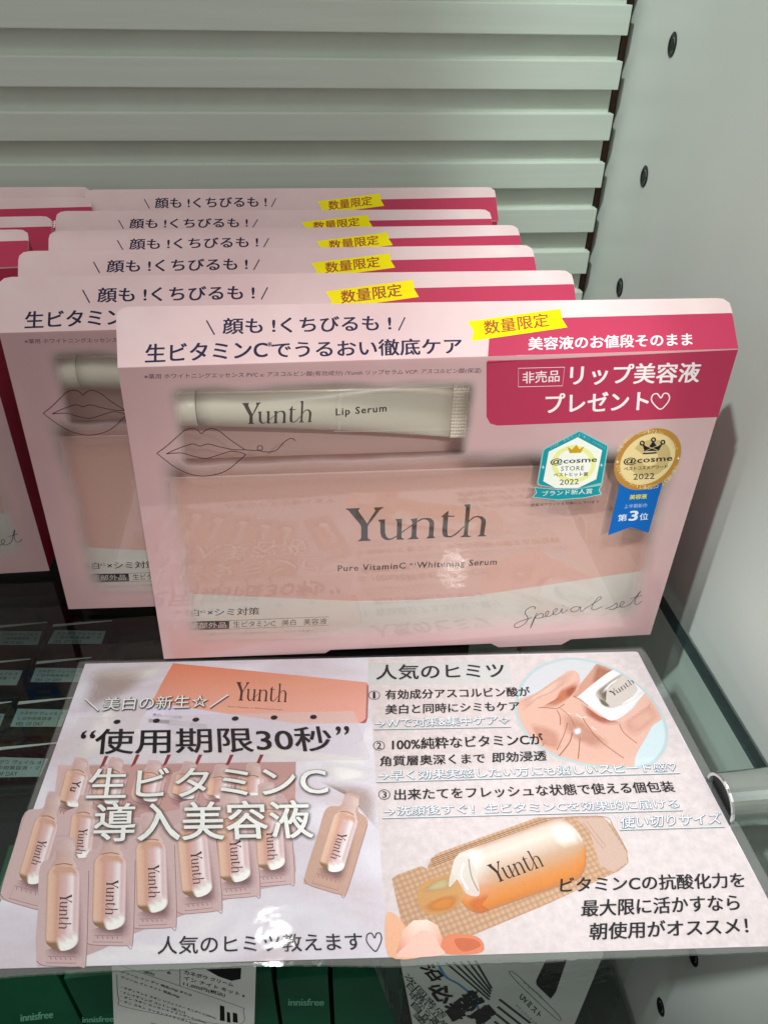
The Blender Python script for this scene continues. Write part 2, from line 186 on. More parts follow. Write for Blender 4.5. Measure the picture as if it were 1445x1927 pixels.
 ('T','位',(172.23,55.97),(175.34,56.12),(171.81,58.96),'#dfeaf6',0.015,1,4),
]
ART['head'] = [
 ('P',[(111.32,-0.45),(191.76,2.11),(191.37,14.02),(190.86,14.21),(135.62,13.55),(113.09,12.01)],'#b63a58',1,1),
 ('P',[(105.98,12.84),(135.73,16.56),(135.92,13.19),(137.35,10.34),(106.85,6.38),(107.75,9.66)],'#f7e600',1,2),
 ('T','数量限定',(111.15,8.38),(131.64,10.79),(110.98,12.92),'#a8542a',0.022,1,4),
 ('S',[(26.63,14.59),(28.95,9.95)],0.42,'#2c2544',1,4,0,1),
 ('S',[(84.53,10.27),(86.73,14.57)],0.42,'#2c2544',1,4,0,1),
 ('T','顔も !くちびるも !',(31.47,10.08),(82.24,10.31),(31.54,15.19),'#2c2544',0.026,1,4),
 ('T','生ビタミンC',(8.65,1.65),(44.46,2.37),(8.78,7.32),'#2c2544',0.026,1,4),
 ('T','でうるおい徹底ケア',(45.88,2.17),(103.59,2.3),(46.0,7.42),'#2c2544',0.026,1,4),
 ('T','※',(44.53,5.75),(45.97,5.89),(44.57,7.27),'#2c2544',0.012,1,4),
 ('T','美容液のお値段そのまま',(124.41,3.07),(176.9,3.57),(124.76,7.24),'#f6e6ea',0.024,1,4),
 ('S',[(120.6,1.42),(182.53,1.51)],0.15,'#f6e6ea',1,4,0,1),
]
ART['inner'] = [
 ('P',[(9.32,76.8),(181.03,76.61),(185.2,30.63),(180.66,28.87),(150.38,24.8),(129.94,22.01),(114.61,19.99),(93.08,19.4),(71.15,20.19),(37.47,24.02),(11.53,27.08),(4.23,28.52)],'#e2b4a8',1,1),
 ('S',[(71.15,19.92),(93.09,19.14),(114.84,19.71)],0.5,'#f3e6e0',1,2,0,1),
 ('Y',(67.17,48.24),(118.24,48.44),(67.12,61.01),'#3c363a',1,3),
 ('T','~Pure VitaminC   Whitening Serum',(64.17,33.94),(123.18,34.01),(64.24,37.66),'#4a4044',0.022,1,4),
 ('T','※1',(90.49,36.01),(92.85,36.13),(90.44,37.5),'#4a4044',0.01,1,4),
 ('T','美白',(4.68,16.17),(11.72,16.24),(5.14,19.71),'#232028',0.012,1,4),
 ('T','×シミ対策',(14.94,16.03),(34.1,15.61),(15.35,19.72),'#232028',0.012,1,4),
 ('T','※2',(12.28,17.74),(14.38,17.87),(12.43,19.01),'#232028',0.01,1,4),
 ('P',[(4.2,14.0),(22.71,13.34),(22.3,9.03),(3.6,9.47)],'#2a262c',1,2),
 ('S',[(22.71,13.34),(60.28,12.92),(60.17,8.56),(22.3,9.03)],0.18,'#2a262c',1,3,1,0),
 ('T','医薬部外品',(4.22,10.48),(21.22,9.9),(4.59,13.33),'#e8e0da',0.008,1,4),
 ('T','生ビタミンC',(23.93,9.85),(39.7,9.49),(24.21,12.85),'#232028',0.008,1,4),
 ('T','美白',(42.25,9.46),(47.55,9.38),(42.43,12.48),'#232028',0.008,1,4),
 ('T','美容液',(50.51,9.32),(59.4,9.15),(50.64,12.48),'#232028',0.008,1,4),
 ('T','※1アスコルビン酸 ※2メラニンの生成を抑え、しみ、そばかすを防ぐ',(3.2,6.44),(54.31,5.46),(3.36,7.63),'#5a5250',0.004,1,4),
]
ART['card'] = [
 ('R',[(104.11,3.0),(209.52,2.98),(216.77,-109.06),(105.79,-107.97)],'#dfd2d5',1,1),
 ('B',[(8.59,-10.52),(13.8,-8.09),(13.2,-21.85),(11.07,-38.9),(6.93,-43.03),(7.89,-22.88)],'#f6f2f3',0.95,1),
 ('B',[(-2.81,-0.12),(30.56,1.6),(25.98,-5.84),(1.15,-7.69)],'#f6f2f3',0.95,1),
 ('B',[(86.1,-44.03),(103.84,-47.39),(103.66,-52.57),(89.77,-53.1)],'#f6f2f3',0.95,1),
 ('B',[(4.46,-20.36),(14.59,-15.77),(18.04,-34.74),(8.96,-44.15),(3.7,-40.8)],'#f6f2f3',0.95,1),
 ('B',[(1.67,1.66),(22.52,1.85),(19.23,-10.85),(7.6,-18.02),(0.71,-20.24),(-0.8,-7.63)],'#b9a298',0.6,1),
 ('B',[(86.28,-51.97),(103.59,-54.59),(105.54,-69.94),(101.54,-66.12),(93.23,-54.23)],'#b9a298',0.6,1),
 ('G',[[(29.56,2.74),(54.98,-1.35),(79.24,-5.36),(103.14,-9.32)],[(27.21,-7.2),(54.18,-11.96),(79.71,-17.35),(102.82,-20.6)],[(25.19,-17.6),(51.59,-22.37),(78.27,-28.03),(102.22,-28.81)]],[['#dc7f5c','#de8a6c','#e2987f','#e19a8a'],['#e0917a','#e59c86','#e8a796','#e8a69a'],['#e6a08a','#eaad9c','#ecb2a6','#eaa99e']],2),
 ('P',[(103.13,-9.58),(102.22,-28.58),(96.97,-29.11),(98.83,-29.64),(103.05,-25.98),(103.89,-10.92)],'#b85a48',0.6,2),
 ('P',[(25.19,-17.6),(34.03,-18.38),(51.59,-22.37),(78.27,-28.03),(102.22,-28.58),(100.03,-43.21),(78.79,-39.44),(49.4,-34.0),(22.44,-28.53)],'#ddd6ea',1,2),
 ('P',[(22.44,-28.53),(49.4,-34.0),(78.79,-39.44),(100.03,-43.21),(101.76,-45.84),(75.33,-41.94),(49.76,-36.69),(21.65,-30.8)],'#f4f2f4',0.9,2),
 ('Y',(54.69,-16.55),(73.97,-17.92),(54.58,-8.59),'#4a2a2c',1,3),
 ('T','Pure Vitamin C Whitening Serum',(53.18,-19.98),(72.69,-22.09),(53.07,-18.99),'#6a3a3a',0.01,1,3),
 ('T','美白×シミ対策',(27.05,-23.06),(37.56,-24.73),(26.77,-21.6),'#56506a',0.012,1,3),
 ('P',[(25.9,-24.04),(33.21,-24.9),(33.54,-26.73),(25.99,-25.68)],'#56506a',1,3),
 ('S',[(33.21,-24.9),(46.89,-27.57),(47.12,-29.18),(33.54,-26.73)],0.15,'#56506a',1,3,1,0),
 ('T','生ビタミンC美白美容液',(33.94,-26.74),(46.77,-28.97),(33.69,-25.32),'#56506a',0.008,1,3),
 ('P',[(1.0,-22.65),(98.18,-22.91),(103.59,-44.19),(0.41,-43.23)],'#f2ecee',0.38,3),
 ('P',[(-0.09,-42.67),(78.49,-44.27),(79.1,-71.44),(69.36,-73.8),(5.58,-71.48)],'#d6b6b4',1,2),
 ('P',[(10.16,-42.81),(78.48,-44.05),(79.06,-62.02),(16.45,-63.62)],'#d8aaa6',0.6,2),
 ('P',[(14.34,-39.56),(15.61,-39.61),(15.09,-43.3),(13.85,-44.76)],'#93302c',0.85,3),
 ('P',[(24.67,-39.36),(25.94,-39.4),(25.29,-43.11),(24.01,-44.57)],'#93302c',0.85,3),
 ('P',[(35.15,-39.71),(36.43,-39.76),(35.65,-43.46),(34.31,-44.93)],'#93302c',0.85,3),
 ('P',[(45.65,-40.07),(46.93,-40.11),(46.03,-43.81),(44.64,-45.28)],'#93302c',0.85,3),
 ('P',[(56.16,-40.42),(57.44,-40.47),(56.42,-44.17),(54.98,-45.63)],'#93302c',0.85,3),
 ('P',[(66.24,-40.76),(67.52,-40.81),(66.37,-44.51),(64.88,-45.97)],'#93302c',0.85,3),
 ('P',[(10.36,-54.67),(11.57,-54.71),(11.11,-58.06),(9.96,-59.38)],'#93302c',0.85,3),
 ('P',[(21.16,-55.05),(22.37,-55.09),(21.79,-58.43),(20.59,-59.75)],'#93302c',0.85,3),
 ('P',[(32.64,-54.44),(33.86,-54.48),(33.15,-57.85),(31.89,-59.18)],'#93302c',0.85,3),
 ('P',[(43.62,-52.79),(44.85,-52.84),(44.01,-56.25),(42.68,-57.59)],'#93302c',0.85,3),
 ('P',[(54.32,-51.1),(55.56,-51.15),(54.59,-54.6),(53.2,-55.97)],'#93302c',0.85,3),
 ('P',[(59.64,-55.39),(60.86,-55.43),(59.84,-58.79),(58.45,-60.12)],'#93302c',0.85,3),
 ('Q',[(4.94,-39.78),(8.91,-40.89),(9.72,-43.65),(10.11,-45.18),(12.37,-47.76),(12.72,-53.7),(12.92,-59.56),(11.59,-60.61),(8.01,-59.66),(4.39,-58.32),(2.88,-56.36),(2.48,-50.38),(2.23,-44.43),(4.33,-43.27),(4.58,-41.94)],'#d4b2b0',1,3),
 ('S',[(12.56,-49.02),(12.92,-59.56),(11.59,-60.61),(8.01,-59.66),(4.39,-58.32),(2.88,-56.36)],0.2,'#a98088',0.6,3,0,1),
 ('B',[(11.56,-49.38),(12.19,-59.88),(8.03,-60.03),(4.0,-57.27),(4.97,-60.34),(10.45,-62.44),(13.44,-60.28)],'#9c747c',0.6,3),
 ('S',[(5.31,-59.72),(10.78,-61.27),(10.94,-59.3),(4.94,-57.57)],0.2,'#b3868c',0.8,3,1,0),
 ('S',[(5.82,-60.07),(6.13,-61.07)],0.2,'#a27a80',0.8,3,0,1),
 ('S',[(6.82,-60.38),(7.12,-61.39)],0.2,'#a27a80',0.8,3,0,1),
 ('S',[(7.82,-60.7),(8.11,-61.7)],0.2,'#a27a80',0.8,3,0,1),
 ('S',[(8.81,-61.01),(9.1,-62.01)],0.2,'#a27a80',0.8,3,0,1),
 ('S',[(9.8,-61.32),(10.09,-62.32)],0.2,'#a27a80',0.8,3,0,1),
 ('G',[[(5.98,-44.85),(6.16,-44.91),(6.5,-45.02),(6.81,-45.13),(7.12,-45.23),(7.46,-45.34),(7.72,-45.43),(7.96,-45.5),(8.19,-45.58),(8.42,-45.66),(8.58,-45.71)],[(5.3,-44.83),(5.58,-44.92),(6.1,-45.09),(6.57,-45.25),(7.05,-45.41),(7.57,-45.58),(7.97,-45.71),(8.33,-45.83),(8.68,-45.95),(9.04,-46.07),(9.28,-46.14)],[(4.24,-44.82),(4.67,-44.96),(5.47,-45.23),(6.21,-45.47),(6.94,-45.71),(7.74,-45.97),(8.35,-46.18),(8.9,-46.36),(9.45,-46.54),(10.0,-46.72),(10.36,-46.84)],[(3.46,-45.11),(4.0,-45.29),(5.01,-45.62),(5.94,-45.93),(6.87,-46.23),(7.88,-46.56),(8.65,-46.82),(9.34,-47.04),(10.04,-47.27),(10.73,-47.5),(11.19,-47.65)],[(3.27,-45.86),(3.85,-46.05),(4.92,-46.4),(5.9,-46.72),(6.89,-47.05),(7.95,-47.39),(8.77,-47.66),(9.5,-47.9),(10.23,-48.14),(10.97,-48.38),(11.45,-48.54)],[(3.33,-46.68),(3.9,-46.87),(4.97,-47.22),(5.95,-47.54),(6.93,-47.86),(7.99,-48.21),(8.8,-48.48),(9.54,-48.72),(10.27,-48.96),(11.0,-49.2),(11.48,-49.36)],[(3.5,-49.4),(4.07,-49.59),(5.13,-49.93),(6.1,-50.25),(7.07,-50.56),(8.12,-50.9),(8.93,-51.17),(9.65,-51.4),(10.38,-51.64),(11.1,-51.87),(11.58,-52.03)],[(3.67,-52.07),(4.24,-52.25),(5.28,-52.59),(6.25,-52.9),(7.21,-53.21),(8.25,-53.55),(9.05,-53.81),(9.77,-54.04),(10.49,-54.27),(11.21,-54.5),(11.68,-54.66)],[(3.79,-53.91),(4.35,-54.09),(5.39,-54.43),(6.35,-54.74),(7.31,-55.04),(8.34,-55.37),(9.14,-55.63),(9.85,-55.86),(10.56,-56.09),(11.28,-56.32),(11.75,-56.47)],[(3.84,-54.69),(4.4,-54.87),(5.44,-55.21),(6.39,-55.51),(7.35,-55.82),(8.38,-56.15),(9.17,-56.4),(9.88,-56.63),(10.6,-56.86),(11.31,-57.09),(11.78,-57.24)],[(3.87,-55.21),(4.43,-55.39),(5.47,-55.72),(6.42,-56.03),(7.37,-56.34),(8.4,-56.66),(9.2,-56.92),(9.91,-57.15),(10.62,-57.37),(11.33,-57.6),(11.8,-57.75)],[(3.95,-55.74),(4.5,-55.92),(5.52,-56.25),(6.46,-56.55),(7.41,-56.85),(8.42,-57.18),(9.21,-57.43),(9.91,-57.65),(10.61,-57.88),(11.31,-58.1),(11.78,-58.25)],[(4.32,-56.37),(4.82,-56.53),(5.76,-56.83),(6.61,-57.1),(7.47,-57.38),(8.4,-57.67),(9.11,-57.9),(9.75,-58.1),(10.39,-58.31),(11.03,-58.51),(11.46,-58.65)],[(4.89,-56.93),(5.32,-57.06),(6.1,-57.32),(6.83,-57.55),(7.56,-57.78),(8.34,-58.03),(8.95,-58.22),(9.49,-58.4),(10.03,-58.57),(10.57,-58.74),(10.93,-58.86)],[(5.68,-57.5),(6.0,-57.6),(6.59,-57.78),(7.13,-57.96),(7.67,-58.13),(8.25,-58.31),(8.7,-58.46),(9.1,-58.59),(9.51,-58.71),(9.91,-58.84),(10.18,-58.93)],[(6.48,-57.94),(6.69,-58.0),(7.07,-58.12),(7.42,-58.24),(7.77,-58.35),(8.15,-58.47),(8.44,-58.56),(8.71,-58.65),(8.97,-58.73),(9.23,-58.81),(9.41,-58.87)],[(7.27,-58.31),(7.37,-58.34),(7.54,-58.4),(7.71,-58.45),(7.87,-58.5),(8.05,-58.56),(8.18,-58.6),(8.31,-58.64),(8.43,-58.68),(8.55,-58.72),(8.63,-58.75)]],[['#bf9a8c','#e6c2ae','#d3a490','#d3a490','#d3a490','#d3a490','#d3a490','#d3a490','#d3a490','#ead0d4','#c4a2a6'],['#bf9a8c','#e6c2ae','#d3a490','#d3a490','#d3a490','#d3a490','#d3a490','#d3a490','#d3a490','#ead0d4','#c4a2a6'],['#bf9a8c','#e6c2ae','#d3a490','#d3a490','#d3a490','#d3a490','#d3a490','#d3a490','#d3a490','#ead0d4','#c4a2a6'],['#bf9a8c','#e6c2ae','#d3a490','#d3a490','#d3a490','#d3a490','#d3a490','#d3a490','#d3a490','#ead0d4','#c4a2a6'],['#bf9a8c','#e6c2ae','#e2b8a4','#d4a290','#d8b0ac','#dcbabc','#ecd6da','#f6ecee','#dcbcc2','#ead0d4','#c4a2a6'],['#bf9a8c','#e6c2ae','#e2b8a4','#d4a290','#d8b0ac','#dcbabc','#ecd6da','#f6ecee','#dcbcc2','#ead0d4','#c4a2a6'],['#bf9a8c','#e6c2ae','#e2b8a4','#d4a290','#d8b0ac','#dcbabc','#ecd6da','#f6ecee','#dcbcc2','#ead0d4','#c4a2a6'],['#bf9a8c','#e6c2ae','#e2b8a4','#d4a290','#d8b0ac','#dcbabc','#ecd6da','#f6ecee','#dcbcc2','#ead0d4','#c4a2a6'],['#bf9a8c','#e6c2ae','#e2b8a4','#d4a290','#d8b0ac','#dcbabc','#ecd6da','#f6ecee','#dcbcc2','#ead0d4','#c4a2a6'],['#bf9a8c','#e6c2ae','#e2b8a4','#d4a290','#d8b0ac','#dcbabc','#ecd6da','#eadadb','#eadadb','#eadadb','#c4a2a6'],['#bf9a8c','#e6c2ae','#e2b8a4','#d4a290','#d8b0ac','#eadadb','#eadadb','#eadadb','#fbfcfa','#fbfcfa','#c4a2a6'],['#bf9a8c','#e6c2ae','#e2b8a4','#d4a290','#eadadb','#eadadb','#fbfcfa','#fbfcfa','#fbfcfa','#fbfcfa','#c4a2a6'],['#8f6f52','#8f6f52','#8f6f52','#8f6f52','#fbfcfa','#fbfcfa','#fbfcfa','#fbfcfa','#fbfcfa','#fbfcfa','#c4a2a6'],['#8f6f52','#8f6f52','#8f6f52','#8f6f52','#fbfcfa','#fbfcfa','#fbfcfa','#fbfcfa','#fbfcfa','#fbfcfa','#c4a2a6'],['#8f6f52','#8f6f52','#8f6f52','#8f6f52','#fbfcfa','#fbfcfa','#fbfcfa','#fbfcfa','#fbfcfa','#fbfcfa','#c4a2a6'],['#8f6f52','#8f6f52','#8f6f52','#8f6f52','#fbfcfa','#fbfcfa','#fbfcfa','#fbfcfa','#fbfcfa','#fbfcfa','#c4a2a6'],['#8f6f52','#8f6f52','#8f6f52','#8f6f52','#fbfcfa','#fbfcfa','#fbfcfa','#fbfcfa','#fbfcfa','#fbfcfa','#c4a2a6']],4),
 ('G',[[(5.17,-40.9),(7.06,-41.01),(9.0,-42.17)],[(4.58,-41.96),(7.16,-42.81),(9.72,-43.67)],[(5.13,-43.01),(7.2,-43.7),(9.35,-44.41)],[(5.09,-43.8),(7.24,-44.51),(9.46,-45.24)],[(4.11,-45.05),(7.32,-46.1),(10.6,-47.18)]],[['#c8aaab','#d2b6b6','#dcc6c6'],['#c9abaa','#d3b6b3','#e0cbca'],['#c3a4a2','#d0b1ac','#d8bfbc'],['#c6a6a1','#d3b2aa','#dcc3be'],['#cda898','#dcb6a6','#e4c9c2']],4),
 ('S',[(5.04,-44.95),(7.27,-44.97),(9.34,-46.16)],0.3,'#a87058',0.8,4,0,1),
 ('Q',[(16.57,-40.21),(20.49,-41.17),(21.29,-43.92),(21.66,-45.46),(23.88,-47.98),(24.18,-53.41),(24.33,-58.8),(22.99,-59.93),(19.44,-59.1),(15.85,-57.89),(14.36,-55.95),(14.03,-50.46),(13.86,-45.02),(15.94,-43.77),(16.19,-42.41)],'#d4b2b0',1,3),
 ('S',[(24.07,-49.25),(24.33,-58.8),(22.99,-59.93),(19.44,-59.1),(15.85,-57.89),(14.36,-55.95)],0.2,'#a98088',0.6,3,0,1),
 ('B',[(23.07,-49.42),(23.6,-59.16),(19.45,-59.48),(15.47,-56.83),(16.41,-59.92),(21.84,-61.83),(24.84,-59.52)],'#9c747c',0.6,3),
 ('S',[(16.76,-59.27),(22.18,-60.63),(22.36,-58.62),(16.4,-57.1)],0.2,'#b3868c',0.8,3,1,0),
 ('S',[(17.26,-59.6),(17.56,-60.62)],0.2,'#a27a80',0.8,3,0,1),
 ('S',[(18.25,-59.88),(18.54,-60.9)],0.2,'#a27a80',0.8,3,0,1),
 ('S',[(19.24,-60.17),(19.53,-61.18)],0.2,'#a27a80',0.8,3,0,1),
 ('S',[(20.23,-60.45),(20.51,-61.45)],0.2,'#a27a80',0.8,3,0,1),
 ('S',[(21.21,-60.73),(21.49,-61.73)],0.2,'#a27a80',0.8,3,0,1),
 ('G',[[(17.57,-45.3),(17.75,-45.35),(18.08,-45.45),(18.39,-45.54),(18.7,-45.63),(19.03,-45.73),(19.29,-45.81),(19.52,-45.88),(19.76,-45.94),(19.99,-46.01),(20.14,-46.06)],[(16.89,-45.29),(17.17,-45.37),(17.68,-45.52),(18.15,-45.66),(18.63,-45.8),(19.14,-45.95),(19.53,-46.07),(19.89,-46.17),(20.24,-46.28),(20.59,-46.38),(20.83,-46.45)],[(15.84,-45.29),(16.27,-45.42),(17.06,-45.65),(17.78,-45.87),(18.51,-46.08),(19.3,-46.31),(19.91,-46.49),(20.45,-46.65),(20.99,-46.81),(21.54,-46.97),(21.9,-47.08)],[(15.06,-45.57),(15.6,-45.73),(16.6,-46.02),(17.52,-46.29),(18.44,-46.56),(19.43,-46.86),(20.2,-47.08),(20.89,-47.28),(21.57,-47.49),(22.26,-47.69),(22.71,-47.82)],[(14.87,-46.26),(15.44,-46.43),(16.5,-46.74),(17.47,-47.03),(18.45,-47.31),(19.5,-47.62),(20.31,-47.86),(21.03,-48.08),(21.76,-48.29),(22.48,-48.5),(22.97,-48.64)],[(14.91,-47.02),(15.48,-47.19),(16.54,-47.5),(17.51,-47.79),(18.48,-48.07),(19.53,-48.38),(20.34,-48.62),(21.06,-48.83),(21.79,-49.04),(22.51,-49.25),(22.99,-49.4)],[(15.05,-49.54),(15.62,-49.7),(16.67,-50.01),(17.63,-50.29),(18.59,-50.57),(19.63,-50.87),(20.43,-51.11),(21.15,-51.32),(21.87,-51.53),(22.59,-51.73),(23.07,-51.87)],[(15.19,-52.01),(15.75,-52.17),(16.79,-52.47),(17.75,-52.75),(18.7,-53.03),(19.74,-53.32),(20.53,-53.55),(21.24,-53.76),(21.95,-53.97),(22.67,-54.17),(23.14,-54.31)],[(15.29,-53.72),(15.85,-53.88),(16.88,-54.17),(17.83,-54.45),(18.78,-54.72),(19.81,-55.02),(20.6,-55.25),(21.3,-55.45),(22.01,-55.65),(22.72,-55.86),(23.19,-56.0)],[(15.33,-54.44),(15.89,-54.6),(16.92,-54.9),(17.86,-55.17),(18.81,-55.44),(19.84,-55.74),(20.62,-55.96),(21.33,-56.17),(22.04,-56.37),(22.74,-56.58),(23.21,-56.71)],[(15.36,-54.92),(15.91,-55.08),(16.94,-55.38),(17.89,-55.65),(18.83,-55.92),(19.86,-56.22),(20.64,-56.44),(21.35,-56.65),(22.05,-56.85),(22.76,-57.05),(23.23,-57.19)],[(15.43,-55.41),(15.97,-55.57),(16.99,-55.86),(17.92,-56.13),(18.86,-56.4),(19.87,-56.69),(20.65,-56.91),(21.34,-57.11),(22.04,-57.31),(22.74,-57.52),(23.2,-57.65)],[(15.79,-55.99),(16.29,-56.13),(17.22,-56.4),(18.07,-56.64),(18.92,-56.89),(19.84,-57.15),(20.55,-57.36),(21.19,-57.54),(21.82,-57.72),(22.46,-57.9),(22.88,-58.02)],[(16.35,-56.5),(16.78,-56.62),(17.56,-56.85),(18.28,-57.06),(19.0,-57.26),(19.78,-57.49),(20.38,-57.66),(20.92,-57.81),(21.46,-57.97),(22.0,-58.12),(22.36,-58.22)],[(17.14,-57.02),(17.45,-57.11),(18.03,-57.28),(18.57,-57.43),(19.11,-57.58),(19.69,-57.75),(20.13,-57.88),(20.53,-57.99),(20.94,-58.11),(21.34,-58.22),(21.6,-58.3)],[(17.93,-57.42),(18.13,-57.48),(18.51,-57.59),(18.86,-57.69),(19.21,-57.79),(19.59,-57.9),(19.88,-57.98),(20.14,-58.05),(20.4,-58.13),(20.66,-58.2),(20.83,-58.25)],[(18.71,-57.76),(18.81,-57.79),(18.98,-57.84),(19.14,-57.89),(19.31,-57.93),(19.48,-57.98),(19.62,-58.02),(19.74,-58.06),(19.86,-58.09),(19.98,-58.13),(20.06,-58.15)]],[['#bf9a8c','#e6c2ae','#d3a490','#d3a490','#d3a490','#d3a490','#d3a490','#d3a490','#d3a490','#ead0d4','#c4a2a6'],['#bf9a8c','#e6c2ae','#d3a490','#d3a490','#d3a490','#d3a490','#d3a490','#d3a490','#d3a490','#ead0d4','#c4a2a6'],['#bf9a8c','#e6c2ae','#d3a490','#d3a490','#d3a490','#d3a490','#d3a490','#d3a490','#d3a490','#ead0d4','#c4a2a6'],['#bf9a8c','#e6c2ae','#d3a490','#d3a490','#d3a490','#d3a490','#d3a490','#d3a490','#d3a490','#ead0d4','#c4a2a6'],['#bf9a8c','#e6c2ae','#e2b8a4','#d4a290','#d8b0ac','#dcbabc','#ecd6da','#f6ecee','#dcbcc2','#ead0d4','#c4a2a6'],['#bf9a8c','#e6c2ae','#e2b8a4','#d4a290','#d8b0ac','#dcbabc','#ecd6da','#f6ecee','#dcbcc2','#ead0d4','#c4a2a6'],['#bf9a8c','#e6c2ae','#e2b8a4','#d4a290','#d8b0ac','#dcbabc','#ecd6da','#f6ecee','#dcbcc2','#ead0d4','#c4a2a6'],['#bf9a8c','#e6c2ae','#e2b8a4','#d4a290','#d8b0ac','#dcbabc','#ecd6da','#f6ecee','#dcbcc2','#ead0d4','#c4a2a6'],['#bf9a8c','#e6c2ae','#e2b8a4','#d4a290','#d8b0ac','#dcbabc','#ecd6da','#f6ecee','#dcbcc2','#ead0d4','#c4a2a6'],['#bf9a8c','#e6c2ae','#e2b8a4','#d4a290','#d8b0ac','#dcbabc','#ecd6da','#eadadb','#eadadb','#eadadb','#c4a2a6'],['#bf9a8c','#e6c2ae','#e2b8a4','#d4a290','#d8b0ac','#eadadb','#eadadb','#eadadb','#fbfcfa','#fbfcfa','#c4a2a6'],['#bf9a8c','#e6c2ae','#e2b8a4','#d4a290','#eadadb','#eadadb','#fbfcfa','#fbfcfa','#fbfcfa','#fbfcfa','#c4a2a6'],['#8f6f52','#8f6f52','#8f6f52','#8f6f52','#fbfcfa','#fbfcfa','#fbfcfa','#fbfcfa','#fbfcfa','#fbfcfa','#c4a2a6'],['#8f6f52','#8f6f52','#8f6f52','#8f6f52','#fbfcfa','#fbfcfa','#fbfcfa','#fbfcfa','#fbfcfa','#fbfcfa','#c4a2a6'],['#8f6f52','#8f6f52','#8f6f52','#8f6f52','#fbfcfa','#fbfcfa','#fbfcfa','#fbfcfa','#fbfcfa','#fbfcfa','#c4a2a6'],['#8f6f52','#8f6f52','#8f6f52','#8f6f52','#fbfcfa','#fbfcfa','#fbfcfa','#fbfcfa','#fbfcfa','#fbfcfa','#c4a2a6'],['#8f6f52','#8f6f52','#8f6f52','#8f6f52','#fbfcfa','#fbfcfa','#fbfcfa','#fbfcfa','#fbfcfa','#fbfcfa','#c4a2a6']],4),
 ('G',[[(16.79,-41.33),(18.67,-41.37),(20.58,-42.46)],[(16.2,-42.43),(18.75,-43.19),(21.29,-43.94)],[(16.74,-43.47),(18.78,-44.08),(20.91,-44.71)],[(16.69,-44.27),(18.82,-44.9),(21.02,-45.55)],[(15.71,-45.57),(18.89,-46.51),(22.13,-47.46)]],[['#c8aaab','#d2b6b6','#dcc6c6'],['#c9abaa','#d3b6b3','#e0cbca'],['#c3a4a2','#d0b1ac','#d8bfbc'],['#c6a6a1','#d3b2aa','#dcc3be'],['#cda898','#dcb6a6','#e4c9c2']],4),
 ('S',[(16.63,-45.43),(18.84,-45.37),(20.89,-46.49)],0.3,'#a87058',0.8,4,0,1),
 ('Q',[(29.56,-41.73),(33.45,-42.76),(34.09,-45.49),(34.38,-47.02),(36.48,-49.54),(36.51,-53.93),(36.38,-58.34),(34.97,-59.43),(31.42,-58.54),(27.86,-57.26),(26.46,-55.29),(26.44,-50.8),(26.57,-46.43),(28.73,-45.23),(29.06,-43.9)],'#d4b2b0',1,3),
 ('S',[(36.59,-50.8),(36.38,-58.34),(34.97,-59.43),(31.42,-58.54),(27.86,-57.26),(26.46,-55.29)],0.2,'#a98088',0.6,3,0,1),
 ('B',[(35.59,-50.55),(35.62,-58.68),(31.42,-58.92),(27.53,-56.2),(28.31,-59.31),(33.7,-61.32),(36.86,-59.06)],'#9c747c',0.6,3),
 ('S',[(28.7,-58.66),(34.11,-60.12),(34.4,-58.11),(28.46,-56.48)],0.2,'#b3868c',0.8,3,1,0),
 ('S',[(29.19,-59.0),(29.44,-60.02)],0.2,'#a27a80',0.8,3,0,1),
 ('S',[(30.18,-59.3),(30.42,-60.32)],0.2,'#a27a80',0.8,3,0,1),
 ('S',[(31.16,-59.6),(31.4,-60.62)],0.2,'#a27a80',0.8,3,0,1),
 ('S',[(32.15,-59.9),(32.38,-60.92)],0.2,'#a27a80',0.8,3,0,1),
 ('S',[(33.13,-60.2),(33.35,-61.21)],0.2,'#a27a80',0.8,3,0,1),
